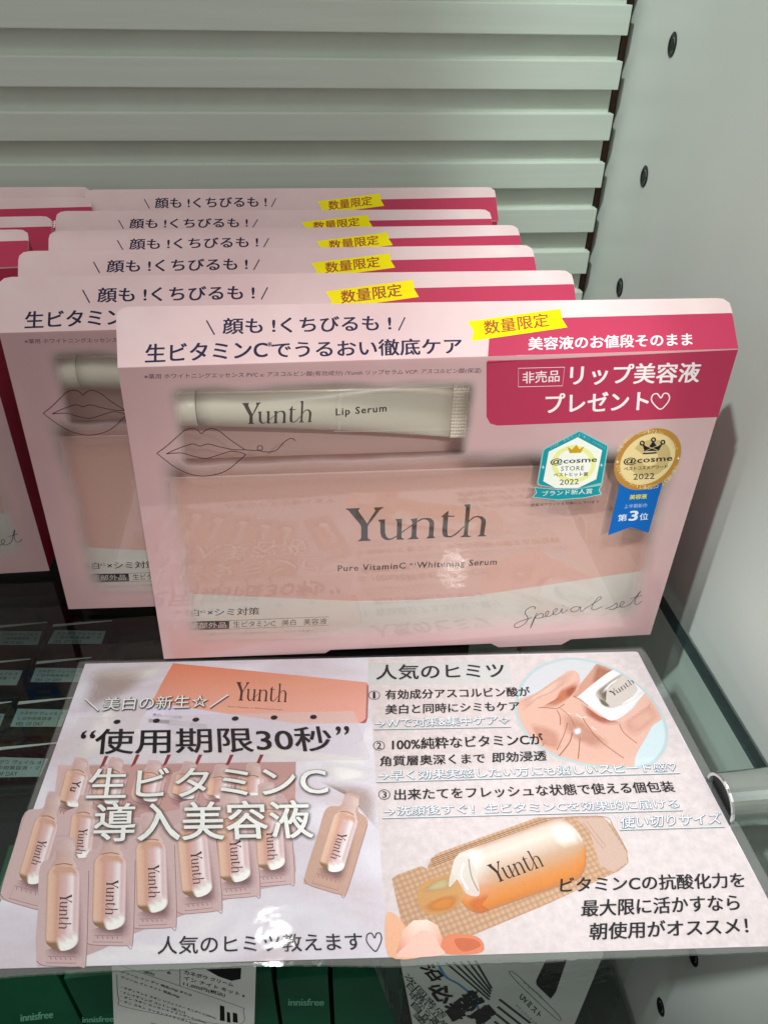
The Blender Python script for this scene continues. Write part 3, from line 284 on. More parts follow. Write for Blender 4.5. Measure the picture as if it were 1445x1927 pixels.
 ('G',[[(30.28,-46.77),(30.46,-46.83),(30.79,-46.93),(31.09,-47.03),(31.4,-47.13),(31.73,-47.23),(31.98,-47.31),(32.21,-47.38),(32.44,-47.46),(32.67,-47.53),(32.82,-47.58)],[(29.6,-46.72),(29.87,-46.81),(30.38,-46.97),(30.85,-47.11),(31.32,-47.26),(31.82,-47.42),(32.21,-47.54),(32.56,-47.65),(32.91,-47.76),(33.26,-47.87),(33.49,-47.95)],[(28.55,-46.65),(28.97,-46.79),(29.75,-47.03),(30.47,-47.26),(31.19,-47.48),(31.97,-47.73),(32.56,-47.92),(33.1,-48.09),(33.64,-48.26),(34.18,-48.42),(34.53,-48.54)],[(27.75,-46.83),(28.28,-46.99),(29.27,-47.3),(30.18,-47.59),(31.09,-47.88),(32.07,-48.18),(32.83,-48.42),(33.51,-48.64),(34.18,-48.85),(34.86,-49.06),(35.31,-49.2)],[(27.52,-47.39),(28.08,-47.56),(29.13,-47.89),(30.09,-48.2),(31.05,-48.5),(32.1,-48.82),(32.89,-49.07),(33.61,-49.3),(34.33,-49.52),(35.05,-49.75),(35.53,-49.9)],[(27.52,-48.02),(28.08,-48.2),(29.13,-48.52),(30.09,-48.82),(31.05,-49.12),(32.09,-49.45),(32.89,-49.7),(33.6,-49.92),(34.32,-50.15),(35.03,-50.37),(35.51,-50.52)],[(27.52,-50.11),(28.08,-50.28),(29.12,-50.6),(30.07,-50.9),(31.03,-51.2),(32.06,-51.52),(32.85,-51.77),(33.56,-51.99),(34.28,-52.21),(34.99,-52.43),(35.46,-52.58)],[(27.53,-52.16),(28.08,-52.34),(29.11,-52.66),(30.06,-52.95),(31.01,-53.24),(32.03,-53.56),(32.82,-53.8),(33.53,-54.02),(34.23,-54.24),(34.94,-54.46),(35.41,-54.61)],[(27.53,-53.59),(28.08,-53.76),(29.11,-54.08),(30.05,-54.37),(30.99,-54.66),(32.01,-54.97),(32.8,-55.22),(33.5,-55.43),(34.2,-55.65),(34.91,-55.87),(35.38,-56.01)],[(27.53,-54.2),(28.08,-54.37),(29.1,-54.68),(30.05,-54.97),(30.99,-55.26),(32.01,-55.57),(32.79,-55.82),(33.49,-56.03),(34.19,-56.25),(34.89,-56.46),(35.36,-56.61)],[(27.53,-54.6),(28.08,-54.77),(29.1,-55.08),(30.04,-55.37),(30.98,-55.66),(32.0,-55.97),(32.78,-56.21),(33.48,-56.43),(34.18,-56.65),(34.88,-56.86),(35.35,-57.01)],[(27.57,-55.01),(28.12,-55.18),(29.13,-55.49),(30.06,-55.78),(30.98,-56.06),(31.99,-56.37),(32.76,-56.61),(33.46,-56.82),(34.15,-57.04),(34.84,-57.25),(35.3,-57.39)],[(27.91,-55.52),(28.41,-55.67),(29.33,-55.95),(30.17,-56.21),(31.02,-56.47),(31.94,-56.75),(32.64,-56.97),(33.27,-57.16),(33.91,-57.36),(34.54,-57.55),(34.96,-57.68)],[(28.45,-55.98),(28.87,-56.11),(29.65,-56.35),(30.37,-56.57),(31.08,-56.79),(31.86,-57.03),(32.45,-57.21),(32.99,-57.38),(33.53,-57.54),(34.06,-57.7),(34.42,-57.81)],[(29.21,-56.47),(29.53,-56.56),(30.1,-56.74),(30.64,-56.9),(31.17,-57.07),(31.75,-57.24),(32.19,-57.38),(32.59,-57.5),(32.99,-57.62),(33.39,-57.75),(33.65,-57.83)],[(29.99,-56.85),(30.19,-56.92),(30.57,-57.03),(30.92,-57.14),(31.26,-57.24),(31.64,-57.36),(31.93,-57.45),(32.19,-57.53),(32.45,-57.61),(32.71,-57.69),(32.88,-57.74)],[(30.76,-57.19),(30.86,-57.22),(31.03,-57.27),(31.19,-57.32),(31.35,-57.37),(31.53,-57.42),(31.66,-57.47),(31.79,-57.5),(31.91,-57.54),(32.03,-57.58),(32.11,-57.6)]],[['#bf9a8c','#e6c2ae','#d3a490','#d3a490','#d3a490','#d3a490','#d3a490','#d3a490','#d3a490','#ead0d4','#c4a2a6'],['#bf9a8c','#e6c2ae','#d3a490','#d3a490','#d3a490','#d3a490','#d3a490','#d3a490','#d3a490','#ead0d4','#c4a2a6'],['#bf9a8c','#e6c2ae','#d3a490','#d3a490','#d3a490','#d3a490','#d3a490','#d3a490','#d3a490','#ead0d4','#c4a2a6'],['#bf9a8c','#e6c2ae','#d3a490','#d3a490','#d3a490','#d3a490','#d3a490','#d3a490','#d3a490','#ead0d4','#c4a2a6'],['#bf9a8c','#e6c2ae','#e2b8a4','#d4a290','#d8b0ac','#dcbabc','#ecd6da','#f6ecee','#dcbcc2','#ead0d4','#c4a2a6'],['#bf9a8c','#e6c2ae','#e2b8a4','#d4a290','#d8b0ac','#dcbabc','#ecd6da','#f6ecee','#dcbcc2','#ead0d4','#c4a2a6'],['#bf9a8c','#e6c2ae','#e2b8a4','#d4a290','#d8b0ac','#dcbabc','#ecd6da','#f6ecee','#dcbcc2','#ead0d4','#c4a2a6'],['#bf9a8c','#e6c2ae','#e2b8a4','#d4a290','#d8b0ac','#dcbabc','#ecd6da','#f6ecee','#dcbcc2','#ead0d4','#c4a2a6'],['#bf9a8c','#e6c2ae','#e2b8a4','#d4a290','#d8b0ac','#dcbabc','#ecd6da','#f6ecee','#dcbcc2','#ead0d4','#c4a2a6'],['#bf9a8c','#e6c2ae','#e2b8a4','#d4a290','#d8b0ac','#dcbabc','#ecd6da','#eadadb','#eadadb','#eadadb','#c4a2a6'],['#bf9a8c','#e6c2ae','#e2b8a4','#d4a290','#d8b0ac','#eadadb','#eadadb','#eadadb','#fbfcfa','#fbfcfa','#c4a2a6'],['#bf9a8c','#e6c2ae','#e2b8a4','#d4a290','#eadadb','#eadadb','#fbfcfa','#fbfcfa','#fbfcfa','#fbfcfa','#c4a2a6'],['#8f6f52','#8f6f52','#8f6f52','#8f6f52','#fbfcfa','#fbfcfa','#fbfcfa','#fbfcfa','#fbfcfa','#fbfcfa','#c4a2a6'],['#8f6f52','#8f6f52','#8f6f52','#8f6f52','#fbfcfa','#fbfcfa','#fbfcfa','#fbfcfa','#fbfcfa','#fbfcfa','#c4a2a6'],['#8f6f52','#8f6f52','#8f6f52','#8f6f52','#fbfcfa','#fbfcfa','#fbfcfa','#fbfcfa','#fbfcfa','#fbfcfa','#c4a2a6'],['#8f6f52','#8f6f52','#8f6f52','#8f6f52','#fbfcfa','#fbfcfa','#fbfcfa','#fbfcfa','#fbfcfa','#fbfcfa','#c4a2a6'],['#8f6f52','#8f6f52','#8f6f52','#8f6f52','#fbfcfa','#fbfcfa','#fbfcfa','#fbfcfa','#fbfcfa','#fbfcfa','#c4a2a6']],4),
 ('G',[[(29.72,-42.84),(31.6,-42.91),(33.46,-44.03)],[(29.06,-43.92),(31.58,-44.71),(34.09,-45.51)],[(29.55,-44.96),(31.57,-45.6),(33.67,-46.26)],[(29.46,-45.74),(31.56,-46.41),(33.73,-47.09)],[(28.41,-47.01),(31.54,-47.99),(34.74,-49.0)]],[['#c8aaab','#d2b6b6','#dcc6c6'],['#c9abaa','#d3b6b3','#e0cbca'],['#c3a4a2','#d0b1ac','#d8bfbc'],['#c6a6a1','#d3b2aa','#dcc3be'],['#cda898','#dcb6a6','#e4c9c2']],4),
 ('S',[(29.33,-46.89),(31.56,-46.87),(33.56,-48.01)],0.3,'#a87058',0.8,4,0,1),
 ('Q',[(41.37,-42.7),(45.22,-43.66),(45.79,-46.38),(46.04,-47.9),(48.07,-50.39),(48.03,-54.0),(47.83,-57.67),(46.38,-58.81),(42.85,-57.96),(39.31,-56.73),(37.96,-54.76),(38.03,-51.02),(38.26,-47.44),(40.45,-46.21),(40.81,-44.87)],'#d4b2b0',1,3),
 ('S',[(48.16,-51.64),(47.83,-57.67),(46.38,-58.81),(42.85,-57.96),(39.31,-56.73),(37.96,-54.76)],0.2,'#a98088',0.6,3,0,1),
 ('B',[(47.18,-51.09),(47.06,-58.03),(42.84,-58.35),(39.01,-55.66),(39.71,-58.78),(45.07,-60.73),(48.29,-58.39)],'#9c747c',0.6,3),
 ('S',[(40.12,-58.13),(45.51,-59.52),(45.85,-57.48),(39.93,-55.93)],0.2,'#b3868c',0.8,3,1,0),
 ('S',[(40.6,-58.47),(40.82,-59.49)],0.2,'#a27a80',0.8,3,0,1),
 ('S',[(41.58,-58.75),(41.8,-59.78)],0.2,'#a27a80',0.8,3,0,1),
 ('S',[(42.56,-59.04),(42.77,-60.06)],0.2,'#a27a80',0.8,3,0,1),
 ('S',[(43.54,-59.33),(43.75,-60.35)],0.2,'#a27a80',0.8,3,0,1),
 ('S',[(44.52,-59.61),(44.72,-60.63)],0.2,'#a27a80',0.8,3,0,1),
 ('G',[[(41.95,-47.72),(42.13,-47.78),(42.46,-47.88),(42.76,-47.97),(43.06,-48.06),(43.39,-48.16),(43.64,-48.23),(43.87,-48.3),(44.1,-48.37),(44.32,-48.44),(44.47,-48.48)],[(41.28,-47.66),(41.55,-47.74),(42.05,-47.89),(42.52,-48.03),(42.98,-48.17),(43.48,-48.32),(43.86,-48.44),(44.21,-48.54),(44.56,-48.64),(44.9,-48.75),(45.13,-48.82)],[(40.23,-47.57),(40.65,-47.69),(41.42,-47.93),(42.13,-48.14),(42.85,-48.35),(43.62,-48.59),(44.21,-48.77),(44.74,-48.93),(45.27,-49.09),(45.81,-49.25),(46.16,-49.35)],[(39.43,-47.69),(39.96,-47.85),(40.94,-48.14),(41.84,-48.41),(42.74,-48.68),(43.71,-48.98),(44.46,-49.2),(45.13,-49.4),(45.81,-49.61),(46.48,-49.81),(46.92,-49.94)],[(39.19,-48.16),(39.75,-48.33),(40.78,-48.64),(41.74,-48.92),(42.69,-49.21),(43.72,-49.52),(44.52,-49.76),(45.23,-49.97),(45.94,-50.18),(46.65,-50.4),(47.12,-50.54)],[(39.18,-48.69),(39.73,-48.86),(40.77,-49.17),(41.72,-49.46),(42.67,-49.74),(43.7,-50.05),(44.49,-50.29),(45.2,-50.5),(45.91,-50.71),(46.62,-50.93),(47.1,-51.07)],[(39.13,-50.47),(39.69,-50.63),(40.72,-50.94),(41.66,-51.22),(42.61,-51.5),(43.63,-51.81),(44.42,-52.04),(45.13,-52.26),(45.83,-52.47),(46.54,-52.68),(47.01,-52.82)],[(39.09,-52.22),(39.64,-52.38),(40.67,-52.69),(41.61,-52.97),(42.55,-53.25),(43.57,-53.55),(44.35,-53.78),(45.05,-53.99),(45.75,-54.2),(46.46,-54.41),(46.92,-54.54)],[(39.06,-53.43),(39.61,-53.6),(40.63,-53.9),(41.57,-54.17),(42.51,-54.45),(43.52,-54.75),(44.3,-54.98),(45.0,-55.19),(45.7,-55.4),(46.4,-55.6),(46.86,-55.74)],[(39.05,-53.95),(39.6,-54.11),(40.62,-54.41),(41.55,-54.69),(42.49,-54.97),(43.5,-55.27),(44.28,-55.5),(44.98,-55.7),(45.68,-55.91),(46.37,-56.12),(46.84,-56.25)],[(39.04,-54.29),(39.59,-54.46),(40.61,-54.76),(41.54,-55.03),(42.48,-55.31),(43.49,-55.61),(44.26,-55.84),(44.96,-56.04),(45.66,-56.25),(46.36,-56.46),(46.82,-56.59)],[(39.07,-54.65),(39.62,-54.81),(40.62,-55.11),(41.55,-55.38),(42.47,-55.65),(43.47,-55.95),(44.24,-56.17),(44.93,-56.38),(45.62,-56.58),(46.3,-56.78),(46.76,-56.92)],[(39.4,-55.09),(39.9,-55.24),(40.81,-55.51),(41.65,-55.76),(42.5,-56.0),(43.41,-56.27),(44.11,-56.48),(44.74,-56.66),(45.37,-56.85),(46.0,-57.04),(46.41,-57.16)],[(39.93,-55.51),(40.35,-55.63),(41.12,-55.86),(41.84,-56.07),(42.55,-56.28),(43.32,-56.51),(43.92,-56.68),(44.45,-56.84),(44.98,-56.99),(45.52,-57.15),(45.87,-57.26)],[(40.69,-55.94),(41.0,-56.03),(41.57,-56.2),(42.1,-56.36),(42.64,-56.52),(43.21,-56.69),(43.65,-56.82),(44.05,-56.93),(44.45,-57.05),(44.84,-57.17),(45.11,-57.24)],[(41.46,-56.3),(41.66,-56.36),(42.03,-56.47),(42.38,-56.57),(42.72,-56.67),(43.1,-56.78),(43.38,-56.87),(43.64,-56.94),(43.9,-57.02),(44.16,-57.09),(44.33,-57.14)],[(42.22,-56.61),(42.32,-56.64),(42.49,-56.69),(42.65,-56.73),(42.81,-56.78),(42.99,-56.83),(43.12,-56.87),(43.24,-56.91),(43.36,-56.94),(43.48,-56.98),(43.56,-57.0)]],[['#bf9a8c','#e6c2ae','#d3a490','#d3a490','#d3a490','#d3a490','#d3a490','#d3a490','#d3a490','#ead0d4','#c4a2a6'],['#bf9a8c','#e6c2ae','#d3a490','#d3a490','#d3a490','#d3a490','#d3a490','#d3a490','#d3a490','#ead0d4','#c4a2a6'],['#bf9a8c','#e6c2ae','#d3a490','#d3a490','#d3a490','#d3a490','#d3a490','#d3a490','#d3a490','#ead0d4','#c4a2a6'],['#bf9a8c','#e6c2ae','#d3a490','#d3a490','#d3a490','#d3a490','#d3a490','#d3a490','#d3a490','#ead0d4','#c4a2a6'],['#bf9a8c','#e6c2ae','#e2b8a4','#d4a290','#d8b0ac','#dcbabc','#ecd6da','#f6ecee','#dcbcc2','#ead0d4','#c4a2a6'],['#bf9a8c','#e6c2ae','#e2b8a4','#d4a290','#d8b0ac','#dcbabc','#ecd6da','#f6ecee','#dcbcc2','#ead0d4','#c4a2a6'],['#bf9a8c','#e6c2ae','#e2b8a4','#d4a290','#d8b0ac','#dcbabc','#ecd6da','#f6ecee','#dcbcc2','#ead0d4','#c4a2a6'],['#bf9a8c','#e6c2ae','#e2b8a4','#d4a290','#d8b0ac','#dcbabc','#ecd6da','#f6ecee','#dcbcc2','#ead0d4','#c4a2a6'],['#bf9a8c','#e6c2ae','#e2b8a4','#d4a290','#d8b0ac','#dcbabc','#ecd6da','#f6ecee','#dcbcc2','#ead0d4','#c4a2a6'],['#bf9a8c','#e6c2ae','#e2b8a4','#d4a290','#d8b0ac','#dcbabc','#ecd6da','#eadadb','#eadadb','#eadadb','#c4a2a6'],['#bf9a8c','#e6c2ae','#e2b8a4','#d4a290','#d8b0ac','#eadadb','#eadadb','#eadadb','#fbfcfa','#fbfcfa','#c4a2a6'],['#bf9a8c','#e6c2ae','#e2b8a4','#d4a290','#eadadb','#eadadb','#fbfcfa','#fbfcfa','#fbfcfa','#fbfcfa','#c4a2a6'],['#8f6f52','#8f6f52','#8f6f52','#8f6f52','#fbfcfa','#fbfcfa','#fbfcfa','#fbfcfa','#fbfcfa','#fbfcfa','#c4a2a6'],['#8f6f52','#8f6f52','#8f6f52','#8f6f52','#fbfcfa','#fbfcfa','#fbfcfa','#fbfcfa','#fbfcfa','#fbfcfa','#c4a2a6'],['#8f6f52','#8f6f52','#8f6f52','#8f6f52','#fbfcfa','#fbfcfa','#fbfcfa','#fbfcfa','#fbfcfa','#fbfcfa','#c4a2a6'],['#8f6f52','#8f6f52','#8f6f52','#8f6f52','#fbfcfa','#fbfcfa','#fbfcfa','#fbfcfa','#fbfcfa','#fbfcfa','#c4a2a6'],['#8f6f52','#8f6f52','#8f6f52','#8f6f52','#fbfcfa','#fbfcfa','#fbfcfa','#fbfcfa','#fbfcfa','#fbfcfa','#c4a2a6']],4),
 ('G',[[(41.5,-43.8),(43.37,-43.84),(45.2,-44.93)],[(40.81,-44.89),(43.31,-45.64),(45.79,-46.4)],[(41.27,-45.92),(43.27,-46.53),(45.35,-47.16)],[(41.16,-46.71),(43.24,-47.34),(45.4,-47.99)],[(40.08,-47.99),(43.18,-48.92),(46.35,-49.88)]],[['#c8aaab','#d2b6b6','#dcc6c6'],['#c9abaa','#d3b6b3','#e0cbca'],['#c3a4a2','#d0b1ac','#d8bfbc'],['#c6a6a1','#d3b2aa','#dcc3be'],['#cda898','#dcb6a6','#e4c9c2']],4),
 ('S',[(41.01,-47.85),(43.23,-47.8),(45.19,-48.91)],0.3,'#a87058',0.8,4,0,1),
 ('Q',[(51.96,-44.29),(55.77,-44.8),(56.47,-47.48),(56.79,-48.99),(58.9,-51.27),(59.04,-54.34),(59.04,-57.52),(57.67,-58.84),(54.16,-58.38),(50.63,-57.53),(49.21,-55.69),(49.11,-52.48),(49.17,-49.44),(51.24,-47.94),(51.53,-46.54)],'#d4b2b0',1,3),
 ('S',[(59.05,-52.53),(59.04,-57.52),(57.67,-58.84),(54.16,-58.38),(50.63,-57.53),(49.21,-55.69)],0.2,'#a98088',0.6,3,0,1),
 ('B',[(58.06,-51.85),(58.3,-57.97),(54.17,-58.77),(50.28,-56.48),(51.13,-59.57),(56.47,-60.95),(59.52,-58.2)],'#9c747c',0.6,3),
 ('S',[(51.49,-58.87),(56.85,-59.66),(57.08,-57.55),(51.2,-56.65)],0.2,'#b3868c',0.8,3,1,0),
 ('S',[(51.98,-59.15),(52.25,-60.17)],0.2,'#a27a80',0.8,3,0,1),
 ('S',[(52.96,-59.33),(53.22,-60.35)],0.2,'#a27a80',0.8,3,0,1),
 ('S',[(53.93,-59.51),(54.19,-60.53)],0.2,'#a27a80',0.8,3,0,1),
 ('S',[(54.91,-59.69),(55.16,-60.7)],0.2,'#a27a80',0.8,3,0,1),
 ('S',[(55.88,-59.87),(56.13,-60.88)],0.2,'#a27a80',0.8,3,0,1),
 ('G',[[(52.78,-49.29),(52.96,-49.33),(53.28,-49.39),(53.58,-49.44),(53.88,-49.5),(54.21,-49.56),(54.46,-49.61),(54.68,-49.65),(54.91,-49.69),(55.13,-49.74),(55.28,-49.76)],[(52.12,-49.29),(52.39,-49.34),(52.89,-49.43),(53.35,-49.52),(53.81,-49.6),(54.3,-49.7),(54.69,-49.77),(55.03,-49.83),(55.37,-49.9),(55.72,-49.96),(55.95,-50.01)],[(51.09,-49.29),(51.51,-49.37),(52.27,-49.51),(52.98,-49.64),(53.69,-49.78),(54.45,-49.92),(55.04,-50.03),(55.57,-50.13),(56.1,-50.23),(56.63,-50.33),(56.98,-50.4)],[(50.32,-49.45),(50.84,-49.55),(51.81,-49.74),(52.7,-49.9),(53.6,-50.07),(54.56,-50.26),(55.31,-50.4),(55.98,-50.52),(56.64,-50.65),(57.31,-50.77),(57.76,-50.86)],[(50.11,-49.88),(50.66,-49.99),(51.69,-50.18),(52.63,-50.36),(53.58,-50.54),(54.6,-50.73),(55.39,-50.88),(56.1,-51.01),(56.8,-51.14),(57.51,-51.28),(57.98,-51.37)],[(50.12,-50.35),(50.67,-50.46),(51.7,-50.65),(52.64,-50.83),(53.59,-51.01),(54.61,-51.2),(55.39,-51.35),(56.1,-51.48),(56.81,-51.61),(57.51,-51.74),(57.98,-51.83)],[(50.16,-51.91),(50.71,-52.01),(51.73,-52.2),(52.67,-52.38),(53.61,-52.56),(54.63,-52.75),(55.41,-52.89),(56.11,-53.03),(56.81,-53.16),(57.52,-53.29),(57.98,-53.38)],[(50.2,-53.45),(50.75,-53.55),(51.76,-53.74),(52.7,-53.92),(53.63,-54.09),(54.65,-54.28),(55.42,-54.43),(56.12,-54.56),(56.82,-54.69),(57.52,-54.82),(57.99,-54.9)],[(50.23,-54.52),(50.78,-54.62),(51.79,-54.81),(52.72,-54.98),(53.65,-55.16),(54.66,-55.34),(55.43,-55.49),(56.13,-55.62),(56.83,-55.75),(57.52,-55.88),(57.99,-55.96)],[(50.24,-54.97),(50.79,-55.08),(51.8,-55.26),(52.73,-55.44),(53.66,-55.61),(54.66,-55.8),(55.44,-55.94),(56.13,-56.07),(56.83,-56.2),(57.52,-56.33),(57.99,-56.42)],[(50.25,-55.28),(50.79,-55.38),(51.8,-55.57),(52.73,-55.74),(53.66,-55.91),(54.67,-56.1),(55.44,-56.24),(56.14,-56.37),(56.83,-56.5),(57.53,-56.63),(57.99,-56.72)],[(50.3,-55.59),(50.84,-55.69),(51.83,-55.87),(52.75,-56.04),(53.67,-56.21),(54.67,-56.4),(55.43,-56.54),(56.12,-56.67),(56.8,-56.8),(57.49,-56.93),(57.95,-57.01)],[(50.64,-55.95),(51.13,-56.04),(52.04,-56.21),(52.88,-56.37),(53.72,-56.52),(54.62,-56.69),(55.32,-56.82),(55.95,-56.94),(56.57,-57.05),(57.2,-57.17),(57.62,-57.25)],[(51.18,-56.28),(51.59,-56.35),(52.36,-56.5),(53.07,-56.63),(53.78,-56.76),(54.55,-56.9),(55.14,-57.01),(55.67,-57.11),(56.2,-57.21),(56.74,-57.31),(57.09,-57.37)],[(51.94,-56.61),(52.25,-56.66),(52.82,-56.77),(53.35,-56.87),(53.88,-56.96),(54.45,-57.07),(54.89,-57.15),(55.28,-57.23),(55.68,-57.3),(56.07,-57.37),(56.34,-57.42)],[(52.71,-56.86),(52.91,-56.9),(53.28,-56.97),(53.63,-57.03),(53.97,-57.09),(54.34,-57.16),(54.63,-57.22),(54.89,-57.26),(55.14,-57.31),(55.4,-57.36),(55.57,-57.39)],[(53.48,-57.08),(53.57,-57.09),(53.74,-57.13),(53.9,-57.16),(54.06,-57.19),(54.24,-57.22),(54.37,-57.24),(54.49,-57.27),(54.61,-57.29),(54.73,-57.31),(54.81,-57.32)]],[['#bf9a8c','#e6c2ae','#d3a490','#d3a490','#d3a490','#d3a490','#d3a490','#d3a490','#d3a490','#ead0d4','#c4a2a6'],['#bf9a8c','#e6c2ae','#d3a490','#d3a490','#d3a490','#d3a490','#d3a490','#d3a490','#d3a490','#ead0d4','#c4a2a6'],['#bf9a8c','#e6c2ae','#d3a490','#d3a490','#d3a490','#d3a490','#d3a490','#d3a490','#d3a490','#ead0d4','#c4a2a6'],['#bf9a8c','#e6c2ae','#d3a490','#d3a490','#d3a490','#d3a490','#d3a490','#d3a490','#d3a490','#ead0d4','#c4a2a6'],['#bf9a8c','#e6c2ae','#e2b8a4','#d4a290','#d8b0ac','#dcbabc','#ecd6da','#f6ecee','#dcbcc2','#ead0d4','#c4a2a6'],['#bf9a8c','#e6c2ae','#e2b8a4','#d4a290','#d8b0ac','#dcbabc','#ecd6da','#f6ecee','#dcbcc2','#ead0d4','#c4a2a6'],['#bf9a8c','#e6c2ae','#e2b8a4','#d4a290','#d8b0ac','#dcbabc','#ecd6da','#f6ecee','#dcbcc2','#ead0d4','#c4a2a6'],['#bf9a8c','#e6c2ae','#e2b8a4','#d4a290','#d8b0ac','#dcbabc','#ecd6da','#f6ecee','#dcbcc2','#ead0d4','#c4a2a6'],['#bf9a8c','#e6c2ae','#e2b8a4','#d4a290','#d8b0ac','#dcbabc','#ecd6da','#f6ecee','#dcbcc2','#ead0d4','#c4a2a6'],['#bf9a8c','#e6c2ae','#e2b8a4','#d4a290','#d8b0ac','#dcbabc','#ecd6da','#eadadb','#eadadb','#eadadb','#c4a2a6'],['#bf9a8c','#e6c2ae','#e2b8a4','#d4a290','#d8b0ac','#eadadb','#eadadb','#eadadb','#fbfcfa','#fbfcfa','#c4a2a6'],['#bf9a8c','#e6c2ae','#e2b8a4','#d4a290','#eadadb','#eadadb','#fbfcfa','#fbfcfa','#fbfcfa','#fbfcfa','#c4a2a6'],['#8f6f52','#8f6f52','#8f6f52','#8f6f52','#fbfcfa','#fbfcfa','#fbfcfa','#fbfcfa','#fbfcfa','#fbfcfa','#c4a2a6'],['#8f6f52','#8f6f52','#8f6f52','#8f6f52','#fbfcfa','#fbfcfa','#fbfcfa','#fbfcfa','#fbfcfa','#fbfcfa','#c4a2a6'],['#8f6f52','#8f6f52','#8f6f52','#8f6f52','#fbfcfa','#fbfcfa','#fbfcfa','#fbfcfa','#fbfcfa','#fbfcfa','#c4a2a6'],['#8f6f52','#8f6f52','#8f6f52','#8f6f52','#fbfcfa','#fbfcfa','#fbfcfa','#fbfcfa','#fbfcfa','#fbfcfa','#c4a2a6'],['#8f6f52','#8f6f52','#8f6f52','#8f6f52','#fbfcfa','#fbfcfa','#fbfcfa','#fbfcfa','#fbfcfa','#fbfcfa','#c4a2a6']],4),
 ('G',[[(52.14,-45.39),(53.97,-45.21),(55.82,-46.09)],[(51.53,-46.56),(54.0,-47.03),(56.47,-47.5)],[(52.02,-47.55),(54.01,-47.93),(56.08,-48.32)],[(51.96,-48.36),(54.02,-48.75),(56.16,-49.15)],[(50.97,-49.78),(54.05,-50.36),(57.2,-50.95)]],[['#c8aaab','#d2b6b6','#dcc6c6'],['#c9abaa','#d3b6b3','#e0cbca'],['#c3a4a2','#d0b1ac','#d8bfbc'],['#c6a6a1','#d3b2aa','#dcc3be'],['#cda898','#dcb6a6','#e4c9c2']],4),
 ('S',[(51.87,-49.53),(54.03,-49.22),(56.01,-50.11)],0.3,'#a87058',0.8,4,0,1),
 ('Q',[(62.49,-44.22),(66.29,-44.45),(67.04,-47.12),(67.39,-48.62),(69.53,-50.78),(69.72,-53.6),(69.77,-56.55),(68.43,-57.99),(64.92,-57.78),(61.4,-57.17),(59.95,-55.4),(59.81,-52.43),(59.82,-49.64),(61.85,-47.97),(62.11,-46.53)],'#d4b2b0',1,3),
 ('S',[(69.7,-52.04),(69.77,-56.55),(68.43,-57.99),(64.92,-57.78),(61.4,-57.17),(59.95,-55.4)],0.2,'#a98088',0.6,3,0,1),
 ('B',[(68.7,-51.31),(69.04,-57.06),(64.94,-58.17),(61.03,-56.13),(61.93,-59.2),(67.28,-60.21),(70.27,-57.21)],'#9c747c',0.6,3),
 ('S',[(62.28,-58.46),(67.62,-58.88),(67.82,-56.72),(61.94,-56.23)],0.2,'#b3868c',0.8,3,1,0),
 ('S',[(62.77,-58.71),(63.05,-59.72)],0.2,'#a27a80',0.8,3,0,1),
 ('S',[(63.75,-58.82),(64.02,-59.84)],0.2,'#a27a80',0.8,3,0,1),
 ('S',[(64.72,-58.94),(64.99,-59.95)],0.2,'#a27a80',0.8,3,0,1),
 ('S',[(65.69,-59.05),(65.96,-60.06)],0.2,'#a27a80',0.8,3,0,1),
 ('S',[(66.66,-59.16),(66.93,-60.17)],0.2,'#a27a80',0.8,3,0,1),
